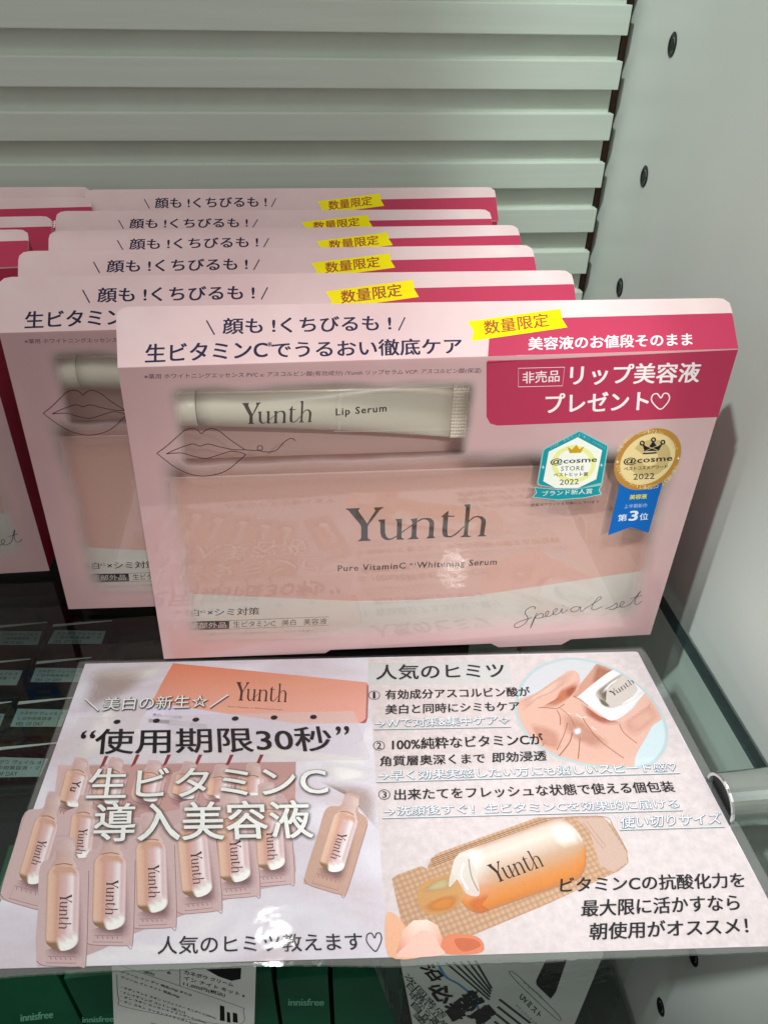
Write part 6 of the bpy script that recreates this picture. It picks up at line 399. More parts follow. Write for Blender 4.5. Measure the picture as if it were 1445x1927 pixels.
 ('G',[[(34.4,-71.23),(34.61,-71.23),(35.0,-71.23),(35.36,-71.23),(35.72,-71.23),(36.11,-71.24),(36.41,-71.24),(36.68,-71.24),(36.95,-71.24),(37.22,-71.25),(37.39,-71.25)],[(33.69,-71.58),(34.01,-71.58),(34.6,-71.59),(35.15,-71.59),(35.7,-71.6),(36.3,-71.6),(36.76,-71.6),(37.17,-71.61),(37.58,-71.61),(37.99,-71.61),(38.27,-71.62)],[(32.6,-72.18),(33.09,-72.18),(34.0,-72.19),(34.85,-72.19),(35.69,-72.2),(36.6,-72.21),(37.31,-72.21),(37.94,-72.22),(38.58,-72.22),(39.21,-72.23),(39.63,-72.23)],[(31.89,-73.13),(32.51,-73.13),(33.67,-73.14),(34.73,-73.15),(35.79,-73.16),(36.95,-73.17),(37.83,-73.17),(38.63,-73.18),(39.43,-73.19),(40.23,-73.19),(40.76,-73.2)],[(31.97,-74.55),(32.62,-74.56),(33.84,-74.57),(34.96,-74.58),(36.08,-74.59),(37.3,-74.59),(38.24,-74.6),(39.08,-74.61),(39.92,-74.62),(40.77,-74.62),(41.33,-74.63)],[(32.3,-75.97),(32.95,-75.97),(34.16,-75.98),(35.28,-75.99),(36.4,-76.0),(37.61,-76.01),(38.54,-76.02),(39.38,-76.02),(40.22,-76.03),(41.06,-76.04),(41.62,-76.04)],[(33.4,-80.57),(34.05,-80.58),(35.24,-80.59),(36.33,-80.6),(37.43,-80.61),(38.63,-80.62),(39.54,-80.63),(40.37,-80.64),(41.19,-80.64),(42.02,-80.65),(42.57,-80.66)],[(34.47,-85.04),(35.1,-85.04),(36.27,-85.05),(37.35,-85.07),(38.44,-85.08),(39.61,-85.09),(40.51,-85.1),(41.32,-85.1),(42.14,-85.11),(42.95,-85.12),(43.49,-85.13)],[(35.2,-88.08),(35.82,-88.08),(36.98,-88.1),(38.05,-88.11),(39.12,-88.12),(40.28,-88.13),(41.17,-88.14),(41.98,-88.15),(42.78,-88.15),(43.58,-88.16),(44.12,-88.17)],[(35.5,-89.36),(36.12,-89.37),(37.28,-89.38),(38.34,-89.39),(39.41,-89.4),(40.56,-89.41),(41.45,-89.42),(42.25,-89.43),(43.05,-89.44),(43.85,-89.45),(44.38,-89.45)],[(35.71,-90.21),(36.32,-90.21),(37.47,-90.23),(38.54,-90.24),(39.6,-90.25),(40.75,-90.26),(41.63,-90.27),(42.43,-90.28),(43.23,-90.29),(44.03,-90.3),(44.56,-90.3)],[(35.95,-91.05),(36.56,-91.06),(37.7,-91.07),(38.74,-91.08),(39.79,-91.09),(40.93,-91.1),(41.8,-91.11),(42.59,-91.12),(43.38,-91.13),(44.16,-91.14),(44.69,-91.14)],[(36.53,-91.89),(37.09,-91.9),(38.12,-91.91),(39.07,-91.92),(40.03,-91.93),(41.06,-91.94),(41.85,-91.95),(42.57,-91.96),(43.29,-91.97),(44.0,-91.97),(44.48,-91.98)],[(37.28,-92.52),(37.75,-92.53),(38.63,-92.54),(39.43,-92.55),(40.24,-92.56),(41.11,-92.57),(41.79,-92.57),(42.39,-92.58),(43.0,-92.59),(43.6,-92.59),(44.01,-92.6)],[(38.26,-93.05),(38.61,-93.06),(39.26,-93.06),(39.86,-93.07),(40.46,-93.08),(41.11,-93.08),(41.61,-93.09),(42.06,-93.09),(42.51,-93.1),(42.96,-93.1),(43.26,-93.11)],[(39.2,-93.37),(39.43,-93.37),(39.85,-93.38),(40.24,-93.38),(40.63,-93.39),(41.05,-93.39),(41.38,-93.4),(41.67,-93.4),(41.96,-93.4),(42.26,-93.41),(42.45,-93.41)],[(40.11,-93.59),(40.22,-93.59),(40.42,-93.59),(40.6,-93.59),(40.78,-93.6),(40.98,-93.6),(41.13,-93.6),(41.27,-93.6),(41.4,-93.6),(41.54,-93.6),(41.63,-93.6)]],[['#bf9a8c','#e6c2ae','#d3a490','#d3a490','#d3a490','#d3a490','#d3a490','#d3a490','#d3a490','#ead0d4','#c4a2a6'],['#bf9a8c','#e6c2ae','#d3a490','#d3a490','#d3a490','#d3a490','#d3a490','#d3a490','#d3a490','#ead0d4','#c4a2a6'],['#bf9a8c','#e6c2ae','#d3a490','#d3a490','#d3a490','#d3a490','#d3a490','#d3a490','#d3a490','#ead0d4','#c4a2a6'],['#bf9a8c','#e6c2ae','#d3a490','#d3a490','#d3a490','#d3a490','#d3a490','#d3a490','#d3a490','#ead0d4','#c4a2a6'],['#bf9a8c','#e6c2ae','#e2b8a4','#d4a290','#d8b0ac','#dcbabc','#ecd6da','#f6ecee','#dcbcc2','#ead0d4','#c4a2a6'],['#bf9a8c','#e6c2ae','#e2b8a4','#d4a290','#d8b0ac','#dcbabc','#ecd6da','#f6ecee','#dcbcc2','#ead0d4','#c4a2a6'],['#bf9a8c','#e6c2ae','#e2b8a4','#d4a290','#d8b0ac','#dcbabc','#ecd6da','#f6ecee','#dcbcc2','#ead0d4','#c4a2a6'],['#bf9a8c','#e6c2ae','#e2b8a4','#d4a290','#d8b0ac','#dcbabc','#ecd6da','#f6ecee','#dcbcc2','#ead0d4','#c4a2a6'],['#bf9a8c','#e6c2ae','#e2b8a4','#d4a290','#d8b0ac','#dcbabc','#ecd6da','#f6ecee','#dcbcc2','#ead0d4','#c4a2a6'],['#bf9a8c','#e6c2ae','#e2b8a4','#d4a290','#d8b0ac','#dcbabc','#ecd6da','#eadadb','#eadadb','#eadadb','#c4a2a6'],['#bf9a8c','#e6c2ae','#e2b8a4','#d4a290','#d8b0ac','#eadadb','#eadadb','#eadadb','#fbfcfa','#fbfcfa','#c4a2a6'],['#bf9a8c','#e6c2ae','#e2b8a4','#d4a290','#eadadb','#eadadb','#fbfcfa','#fbfcfa','#fbfcfa','#fbfcfa','#c4a2a6'],['#8f6f52','#8f6f52','#8f6f52','#8f6f52','#fbfcfa','#fbfcfa','#fbfcfa','#fbfcfa','#fbfcfa','#fbfcfa','#c4a2a6'],['#8f6f52','#8f6f52','#8f6f52','#8f6f52','#fbfcfa','#fbfcfa','#fbfcfa','#fbfcfa','#fbfcfa','#fbfcfa','#c4a2a6'],['#8f6f52','#8f6f52','#8f6f52','#8f6f52','#fbfcfa','#fbfcfa','#fbfcfa','#fbfcfa','#fbfcfa','#fbfcfa','#c4a2a6'],['#8f6f52','#8f6f52','#8f6f52','#8f6f52','#fbfcfa','#fbfcfa','#fbfcfa','#fbfcfa','#fbfcfa','#fbfcfa','#c4a2a6'],['#8f6f52','#8f6f52','#8f6f52','#8f6f52','#fbfcfa','#fbfcfa','#fbfcfa','#fbfcfa','#fbfcfa','#fbfcfa','#c4a2a6']],5),
 ('G',[[(31.83,-63.01),(33.96,-62.54),(36.31,-63.04)],[(31.67,-65.65),(34.66,-65.67),(37.65,-65.69)],[(32.71,-67.66),(35.11,-67.68),(37.6,-67.7)],[(33.04,-69.49),(35.51,-69.51),(38.09,-69.53)],[(32.38,-71.93),(36.06,-71.96),(39.84,-71.99)]],[['#c8aaab','#d2b6b6','#dcc6c6'],['#c9abaa','#d3b6b3','#e0cbca'],['#c3a4a2','#d0b1ac','#d8bfbc'],['#c6a6a1','#d3b2aa','#dcc3be'],['#cda898','#dcb6a6','#e4c9c2']],5),
 ('S',[(33.38,-71.58),(35.84,-70.96),(38.3,-71.43)],0.3,'#a87058',0.8,5,0,1),
 ('Y',(36.73,-79.24),(39.0,-89.3),(39.62,-79.26),'#3c2628',1,6),
 ('Q',[(20.4,-66.21),(25.3,-66.36),(26.64,-68.65),(27.97,-73.22),(32.21,-76.45),(34.52,-87.53),(37.12,-101.3),(35.46,-102.33),(30.67,-102.15),(25.82,-101.69),(23.66,-100.41),(20.34,-86.58),(17.9,-75.49),(20.86,-72.74),(20.24,-68.21)],'#d0b4b6',1,4),
 ('S',[(32.63,-77.51),(37.12,-101.3),(35.46,-102.33),(30.67,-102.15),(25.82,-101.69),(23.66,-100.41)],0.2,'#a98088',0.6,4,0,1),
 ('B',[(31.0,-80.44),(34.77,-98.24),(30.02,-99.1),(25.12,-97.6),(26.56,-99.88),(33.05,-100.6),(36.25,-98.34)],'#9c747c',0.6,4),
 ('S',[(26.39,-99.29),(33.8,-99.64),(34.49,-101.41),(26.45,-101.02)],0.2,'#b3868c',0.8,4,1,0),
 ('S',[(27.1,-99.48),(27.6,-100.24)],0.2,'#a27a80',0.8,4,0,1),
 ('S',[(28.45,-99.57),(28.95,-100.33)],0.2,'#a27a80',0.8,4,0,1),
 ('S',[(29.8,-99.66),(30.3,-100.42)],0.2,'#a27a80',0.8,4,0,1),
 ('S',[(31.16,-99.75),(31.65,-100.5)],0.2,'#a27a80',0.8,4,0,1),
 ('S',[(32.51,-99.84),(33.0,-100.59)],0.2,'#a27a80',0.8,4,0,1),
 ('G',[[(23.31,-75.16),(23.54,-75.17),(23.95,-75.2),(24.33,-75.23),(24.72,-75.25),(25.13,-75.28),(25.45,-75.3),(25.74,-75.32),(26.02,-75.34),(26.31,-75.36),(26.5,-75.37)],[(22.55,-75.47),(22.89,-75.49),(23.52,-75.54),(24.11,-75.58),(24.69,-75.62),(25.33,-75.66),(25.81,-75.69),(26.25,-75.72),(26.69,-75.75),(27.13,-75.78),(27.42,-75.8)],[(21.37,-76.0),(21.9,-76.03),(22.87,-76.1),(23.77,-76.16),(24.67,-76.22),(25.64,-76.28),(26.39,-76.33),(27.06,-76.38),(27.74,-76.42),(28.41,-76.47),(28.86,-76.5)],[(20.61,-76.9),(21.27,-76.95),(22.49,-77.03),(23.63,-77.11),(24.76,-77.18),(25.99,-77.27),(26.93,-77.33),(27.78,-77.39),(28.63,-77.44),(29.48,-77.5),(30.05,-77.54)],[(20.66,-78.34),(21.35,-78.38),(22.65,-78.47),(23.84,-78.55),(25.04,-78.63),(26.33,-78.72),(27.33,-78.78),(28.23,-78.84),(29.12,-78.9),(30.02,-78.96),(30.62,-79.0)],[(20.99,-79.77),(21.68,-79.82),(22.97,-79.9),(24.16,-79.98),(25.35,-80.06),(26.64,-80.15),(27.63,-80.22),(28.52,-80.28),(29.41,-80.34),(30.3,-80.4),(30.9,-80.44)],[(22.07,-84.45),(22.76,-84.5),(24.02,-84.58),(25.19,-84.66),(26.36,-84.74),(27.63,-84.82),(28.6,-84.89),(29.48,-84.95),(30.36,-85.01),(31.23,-85.07),(31.82,-85.11)],[(23.12,-88.98),(23.8,-89.03),(25.04,-89.11),(26.19,-89.19),(27.34,-89.26),(28.59,-89.35),(29.55,-89.41),(30.41,-89.47),(31.27,-89.52),(32.13,-89.58),(32.71,-89.62)],[(23.84,-92.06),(24.5,-92.11),(25.73,-92.19),(26.87,-92.26),(28.01,-92.34),(29.24,-92.42),(30.19,-92.49),(31.04,-92.54),(31.89,-92.6),(32.74,-92.66),(33.31,-92.69)],[(24.14,-93.36),(24.8,-93.41),(26.03,-93.49),(27.16,-93.56),(28.29,-93.64),(29.51,-93.72),(30.46,-93.78),(31.3,-93.84),(32.15,-93.89),(33.0,-93.95),(33.57,-93.99)],[(24.34,-94.22),(25.0,-94.26),(26.22,-94.35),(27.35,-94.42),(28.47,-94.5),(29.7,-94.58),(30.64,-94.64),(31.48,-94.7),(32.33,-94.75),(33.17,-94.81),(33.74,-94.85)],[(24.59,-95.08),(25.23,-95.12),(26.44,-95.2),(27.55,-95.27),(28.66,-95.35),(29.87,-95.43),(30.8,-95.49),(31.63,-95.55),(32.46,-95.6),(33.3,-95.66),(33.85,-95.69)],[(25.18,-95.95),(25.78,-95.99),(26.87,-96.06),(27.88,-96.13),(28.9,-96.2),(29.99,-96.27),(30.84,-96.33),(31.6,-96.38),(32.35,-96.43),(33.11,-96.48),(33.62,-96.51)],[(25.97,-96.63),(26.47,-96.66),(27.4,-96.72),(28.25,-96.78),(29.11,-96.84),(30.04,-96.9),(30.75,-96.94),(31.39,-96.99),(32.03,-97.03),(32.68,-97.07),(33.1,-97.1)],[(27.0,-97.21),(27.37,-97.24),(28.06,-97.28),(28.7,-97.32),(29.33,-97.37),(30.02,-97.41),(30.55,-97.45),(31.03,-97.48),(31.51,-97.51),(31.98,-97.54),(32.3,-97.56)],[(27.99,-97.59),(28.24,-97.6),(28.68,-97.63),(29.1,-97.66),(29.51,-97.69),(29.96,-97.72),(30.3,-97.74),(30.61,-97.76),(30.92,-97.78),(31.23,-97.8),(31.44,-97.82)],[(28.96,-97.86),(29.07,-97.86),(29.28,-97.88),(29.47,-97.89),(29.67,-97.9),(29.87,-97.92),(30.04,-97.93),(30.18,-97.94),(30.32,-97.95),(30.47,-97.96),(30.57,-97.96)]],[['#bf9a8c','#e6c2ae','#d3a490','#d3a490','#d3a490','#d3a490','#d3a490','#d3a490','#d3a490','#ead0d4','#c4a2a6'],['#bf9a8c','#e6c2ae','#d3a490','#d3a490','#d3a490','#d3a490','#d3a490','#d3a490','#d3a490','#ead0d4','#c4a2a6'],['#bf9a8c','#e6c2ae','#d3a490','#d3a490','#d3a490','#d3a490','#d3a490','#d3a490','#d3a490','#ead0d4','#c4a2a6'],['#bf9a8c','#e6c2ae','#d3a490','#d3a490','#d3a490','#d3a490','#d3a490','#d3a490','#d3a490','#ead0d4','#c4a2a6'],['#bf9a8c','#e6c2ae','#e2b8a4','#d4a290','#d8b0ac','#dcbabc','#ecd6da','#f6ecee','#dcbcc2','#ead0d4','#c4a2a6'],['#bf9a8c','#e6c2ae','#e2b8a4','#d4a290','#d8b0ac','#dcbabc','#ecd6da','#f6ecee','#dcbcc2','#ead0d4','#c4a2a6'],['#bf9a8c','#e6c2ae','#e2b8a4','#d4a290','#d8b0ac','#dcbabc','#ecd6da','#f6ecee','#dcbcc2','#ead0d4','#c4a2a6'],['#bf9a8c','#e6c2ae','#e2b8a4','#d4a290','#d8b0ac','#dcbabc','#ecd6da','#f6ecee','#dcbcc2','#ead0d4','#c4a2a6'],['#bf9a8c','#e6c2ae','#e2b8a4','#d4a290','#d8b0ac','#dcbabc','#ecd6da','#f6ecee','#dcbcc2','#ead0d4','#c4a2a6'],['#bf9a8c','#e6c2ae','#e2b8a4','#d4a290','#d8b0ac','#dcbabc','#ecd6da','#eadadb','#eadadb','#eadadb','#c4a2a6'],['#bf9a8c','#e6c2ae','#e2b8a4','#d4a290','#d8b0ac','#eadadb','#eadadb','#eadadb','#fbfcfa','#fbfcfa','#c4a2a6'],['#bf9a8c','#e6c2ae','#e2b8a4','#d4a290','#eadadb','#eadadb','#fbfcfa','#fbfcfa','#fbfcfa','#fbfcfa','#c4a2a6'],['#8f6f52','#8f6f52','#8f6f52','#8f6f52','#fbfcfa','#fbfcfa','#fbfcfa','#fbfcfa','#fbfcfa','#fbfcfa','#c4a2a6'],['#8f6f52','#8f6f52','#8f6f52','#8f6f52','#fbfcfa','#fbfcfa','#fbfcfa','#fbfcfa','#fbfcfa','#fbfcfa','#c4a2a6'],['#8f6f52','#8f6f52','#8f6f52','#8f6f52','#fbfcfa','#fbfcfa','#fbfcfa','#fbfcfa','#fbfcfa','#fbfcfa','#c4a2a6'],['#8f6f52','#8f6f52','#8f6f52','#8f6f52','#fbfcfa','#fbfcfa','#fbfcfa','#fbfcfa','#fbfcfa','#fbfcfa','#c4a2a6'],['#8f6f52','#8f6f52','#8f6f52','#8f6f52','#fbfcfa','#fbfcfa','#fbfcfa','#fbfcfa','#fbfcfa','#fbfcfa','#c4a2a6']],5),
 ('G',[[(20.82,-67.16),(23.1,-66.85),(25.59,-67.48)],[(20.57,-69.66),(23.75,-69.88),(26.94,-70.09)],[(21.62,-71.65),(24.17,-71.83),(26.82,-72.0)],[(21.91,-73.42),(24.55,-73.59),(27.29,-73.78)],[(21.14,-75.7),(25.06,-75.97),(29.08,-76.24)]],[['#c8aaab','#d2b6b6','#dcc6c6'],['#c9abaa','#d3b6b3','#e0cbca'],['#c3a4a2','#d0b1ac','#d8bfbc'],['#c6a6a1','#d3b2aa','#dcc3be'],['#cda898','#dcb6a6','#e4c9c2']],5),
 ('S',[(22.21,-75.43),(24.85,-75.0),(27.46,-75.61)],0.3,'#a87058',0.8,5,0,1),
 ('Y',(25.7,-83.33),(27.96,-93.7),(28.78,-83.54),'#3c2628',1,6),
 ('Q',[(7.39,-69.4),(12.22,-69.56),(13.63,-71.79),(15.14,-76.26),(19.45,-79.42),(22.53,-91.7),(25.94,-106.31),(24.37,-107.3),(19.68,-107.11),(14.92,-106.65),(12.77,-105.41),(8.59,-90.73),(5.3,-78.43),(8.11,-75.77),(7.31,-71.35)],'#d0b4b6',1,4),
 ('S',[(19.9,-80.46),(25.94,-106.31),(24.37,-107.3),(19.68,-107.11),(14.92,-106.65),(12.77,-105.41)],0.2,'#a98088',0.6,4,0,1),
 ('B',[(18.56,-83.93),(23.53,-103.38),(18.92,-104.18),(14.09,-102.73),(15.57,-104.91),(21.95,-105.63),(24.98,-103.48)],'#9c747c',0.6,4),
 ('S',[(15.39,-104.35),(22.64,-104.71),(23.38,-106.41),(15.52,-106.01)],0.2,'#b3868c',0.8,4,1,0),
 ('S',[(16.09,-104.53),(16.61,-105.26)],0.2,'#a27a80',0.8,4,0,1),
 ('S',[(17.41,-104.63),(17.93,-105.35)],0.2,'#a27a80',0.8,4,0,1),
 ('S',[(18.74,-104.72),(19.25,-105.44)],0.2,'#a27a80',0.8,4,0,1),
 ('S',[(20.06,-104.81),(20.57,-105.53)],0.2,'#a27a80',0.8,4,0,1),
 ('S',[(21.38,-104.9),(21.89,-105.62)],0.2,'#a27a80',0.8,4,0,1),
 ('G',[[(10.63,-78.13),(10.85,-78.15),(11.26,-78.18),(11.63,-78.2),(12.01,-78.23),(12.42,-78.26),(12.74,-78.28),(13.02,-78.3),(13.3,-78.32),(13.59,-78.34),(13.77,-78.35)],[(9.9,-78.48),(10.23,-78.51),(10.86,-78.55),(11.44,-78.59),(12.02,-78.63),(12.64,-78.67),(13.12,-78.71),(13.56,-78.74),(13.99,-78.77),(14.42,-78.8),(14.71,-78.82)],[(8.78,-79.07),(9.3,-79.1),(10.26,-79.17),(11.15,-79.23),(12.04,-79.3),(13.0,-79.36),(13.74,-79.42),(14.4,-79.46),(15.07,-79.51),(15.73,-79.56),(16.18,-79.59)],[(8.1,-80.08),(8.75,-80.12),(9.96,-80.21),(11.08,-80.29),(12.2,-80.36),(13.41,-80.45),(14.34,-80.51),(15.18,-80.57),(16.02,-80.63),(16.86,-80.69),(17.42,-80.73)],[(8.26,-81.66),(8.95,-81.7),(10.23,-81.79),(11.4,-81.88),(12.58,-81.96),(13.86,-82.05),(14.84,-82.12),(15.73,-82.18),(16.61,-82.24),(17.5,-82.3),(18.09,-82.34)],[(8.7,-83.24),(9.38,-83.29),(10.65,-83.37),(11.82,-83.46),(13.0,-83.54),(14.27,-83.63),(15.24,-83.7),(16.12,-83.76),(17.0,-83.82),(17.88,-83.88),(18.47,-83.92)],[(10.12,-88.38),(10.79,-88.43),(12.04,-88.52),(13.19,-88.6),(14.34,-88.68),(15.59,-88.76),(16.54,-88.83),(17.41,-88.89),(18.27,-88.95),(19.13,-89.01),(19.71,-89.05)],[(11.49,-93.34),(12.15,-93.38),(13.37,-93.47),(14.5,-93.55),(15.63,-93.63),(16.86,-93.71),(17.8,-93.78),(18.64,-93.84),(19.49,-93.9),(20.34,-93.95),(20.9,-93.99)],[(12.42,-96.7),(13.07,-96.75),(14.28,-96.83),(15.39,-96.91),(16.51,-96.99),(17.72,-97.07),(18.65,-97.13),(19.48,-97.19),(20.32,-97.25),(21.16,-97.31),(21.71,-97.35)],[(12.81,-98.12),(13.46,-98.16),(14.66,-98.25),(15.77,-98.32),(16.88,-98.4),(18.08,-98.48),(19.0,-98.55),(19.84,-98.6),(20.67,-98.66),(21.5,-98.72),(22.05,-98.76)],[(13.07,-99.05),(13.72,-99.1),(14.91,-99.18),(16.02,-99.26),(17.12,-99.33),(18.32,-99.42),(19.24,-99.48),(20.07,-99.54),(20.9,-99.59),(21.73,-99.65),(22.28,-99.69)],[(13.37,-99.98),(14.01,-100.03),(15.19,-100.11),(16.28,-100.19),(17.37,-100.26),(18.55,-100.34),(19.46,-100.41),(20.28,-100.46),(21.09,-100.52),(21.91,-100.57),(22.46,-100.61)],[(14.02,-100.93),(14.6,-100.97),(15.68,-101.05),(16.67,-101.12),(17.66,-101.18),(18.73,-101.26),(19.56,-101.32),(20.3,-101.37),(21.05,-101.42),(21.79,-101.47),(22.28,-101.5)],[(14.84,-101.66),(15.33,-101.7),(16.24,-101.76),(17.08,-101.82),(17.91,-101.88),(18.82,-101.94),(19.52,-101.99),(20.15,-102.03),(20.78,-102.07),(21.41,-102.12),(21.82,-102.15)],[(15.89,-102.29),(16.25,-102.32),(16.92,-102.37),(17.55,-102.41),(18.17,-102.45),(18.84,-102.5),(19.36,-102.53),(19.83,-102.57),(20.3,-102.6),(20.76,-102.63),(21.07,-102.65)],[(16.88,-102.7),(17.12,-102.71),(17.56,-102.74),(17.96,-102.77),(18.37,-102.8),(18.8,-102.83),(19.14,-102.85),(19.44,-102.87),(19.75,-102.9),(20.05,-102.92),(20.25,-102.93)],[(17.84,-102.99),(17.95,-102.99),(18.15,-103.01),(18.34,-103.02),(18.53,-103.03),(18.74,-103.05),(18.89,-103.06),(19.04,-103.07),(19.18,-103.08),(19.32,-103.09),(19.41,-103.09)]],[['#bf9a8c','#e6c2ae','#d3a490','#d3a490','#d3a490','#d3a490','#d3a490','#d3a490','#d3a490','#ead0d4','#c4a2a6'],['#bf9a8c','#e6c2ae','#d3a490','#d3a490','#d3a490','#d3a490','#d3a490','#d3a490','#d3a490','#ead0d4','#c4a2a6'],['#bf9a8c','#e6c2ae','#d3a490','#d3a490','#d3a490','#d3a490','#d3a490','#d3a490','#d3a490','#ead0d4','#c4a2a6'],['#bf9a8c','#e6c2ae','#d3a490','#d3a490','#d3a490','#d3a490','#d3a490','#d3a490','#d3a490','#ead0d4','#c4a2a6'],['#bf9a8c','#e6c2ae','#e2b8a4','#d4a290','#d8b0ac','#dcbabc','#ecd6da','#f6ecee','#dcbcc2','#ead0d4','#c4a2a6'],['#bf9a8c','#e6c2ae','#e2b8a4','#d4a290','#d8b0ac','#dcbabc','#ecd6da','#f6ecee','#dcbcc2','#ead0d4','#c4a2a6'],['#bf9a8c','#e6c2ae','#e2b8a4','#d4a290','#d8b0ac','#dcbabc','#ecd6da','#f6ecee','#dcbcc2','#ead0d4','#c4a2a6'],['#bf9a8c','#e6c2ae','#e2b8a4','#d4a290','#d8b0ac','#dcbabc','#ecd6da','#f6ecee','#dcbcc2','#ead0d4','#c4a2a6'],['#bf9a8c','#e6c2ae','#e2b8a4','#d4a290','#d8b0ac','#dcbabc','#ecd6da','#f6ecee','#dcbcc2','#ead0d4','#c4a2a6'],['#bf9a8c','#e6c2ae','#e2b8a4','#d4a290','#d8b0ac','#dcbabc','#ecd6da','#eadadb','#eadadb','#eadadb','#c4a2a6'],['#bf9a8c','#e6c2ae','#e2b8a4','#d4a290','#d8b0ac','#eadadb','#eadadb','#eadadb','#fbfcfa','#fbfcfa','#c4a2a6'],['#bf9a8c','#e6c2ae','#e2b8a4','#d4a290','#eadadb','#eadadb','#fbfcfa','#fbfcfa','#fbfcfa','#fbfcfa','#c4a2a6'],['#8f6f52','#8f6f52','#8f6f52','#8f6f52','#fbfcfa','#fbfcfa','#fbfcfa','#fbfcfa','#fbfcfa','#fbfcfa','#c4a2a6'],['#8f6f52','#8f6f52','#8f6f52','#8f6f52','#fbfcfa','#fbfcfa','#fbfcfa','#fbfcfa','#fbfcfa','#fbfcfa','#c4a2a6'],['#8f6f52','#8f6f52','#8f6f52','#8f6f52','#fbfcfa','#fbfcfa','#fbfcfa','#fbfcfa','#fbfcfa','#fbfcfa','#c4a2a6'],['#8f6f52','#8f6f52','#8f6f52','#8f6f52','#fbfcfa','#fbfcfa','#fbfcfa','#fbfcfa','#fbfcfa','#fbfcfa','#c4a2a6'],['#8f6f52','#8f6f52','#8f6f52','#8f6f52','#fbfcfa','#fbfcfa','#fbfcfa','#fbfcfa','#fbfcfa','#fbfcfa','#c4a2a6']],5),
 ('G',[[(7.84,-70.32),(10.07,-70.04),(12.54,-70.65)],[(7.69,-72.76),(10.84,-72.98),(13.98,-73.21)],[(8.81,-74.71),(11.33,-74.89),(13.95,-75.07)],[(9.17,-76.43),(11.78,-76.61),(14.48,-76.8)],[(8.5,-78.66),(12.38,-78.93),(16.35,-79.21)]],[['#c8aaab','#d2b6b6','#dcc6c6'],['#c9abaa','#d3b6b3','#e0cbca'],['#c3a4a2','#d0b1ac','#d8bfbc'],['#c6a6a1','#d3b2aa','#dcc3be'],['#cda898','#dcb6a6','#e4c9c2']],5),
 ('S',[(9.55,-78.39),(12.13,-77.99),(14.73,-78.59)],0.3,'#a87058',0.8,5,0,1),
 ('Y',(13.59,-87.13),(16.23,-97.2),(16.62,-87.34),'#3c2628',1,6),
 ('Q',[(95.48,-56.74),(99.33,-58.04),(99.35,-60.56),(98.83,-63.52),(101.86,-67.24),(99.26,-76.36),(95.16,-89.65),(93.07,-90.26),(88.61,-88.85),(84.19,-87.13),(82.76,-85.26),(86.29,-71.56),(88.9,-62.3),(93.32,-61.4),(94.42,-58.65)],'#c7a294',1,4),
 ('S',[(101.72,-68.38),(95.16,-89.65),(93.07,-90.26),(88.61,-88.85),(84.19,-87.13),(82.76,-85.26)],0.2,'#a98088',0.6,4,0,1),
 ('B',[(98.41,-69.59),(94.16,-84.66),(89.84,-84.5),(86.5,-81.91),(86.6,-84.56),(91.62,-86.69),(95.32,-85.08)],'#9c747c',0.6,4),
 ('S',[(86.26,-83.75),(93.18,-86.04),(92.61,-89.09),(85.14,-86.61)],0.2,'#b3868c',0.8,4,1,0),
 ('S',[(86.84,-84.13),(86.94,-85.03)],0.2,'#a27a80',0.8,4,0,1),
 ('S',[(88.1,-84.58),(88.19,-85.47)],0.2,'#a27a80',0.8,4,0,1),
 ('S',[(89.35,-85.02),(89.44,-85.92)],0.2,'#a27a80',0.8,4,0,1),
 ('S',[(90.6,-85.47),(90.69,-86.36)],0.2,'#a27a80',0.8,4,0,1),
 ('S',[(91.84,-85.91),(91.93,-86.8)],0.2,'#a27a80',0.8,4,0,1),
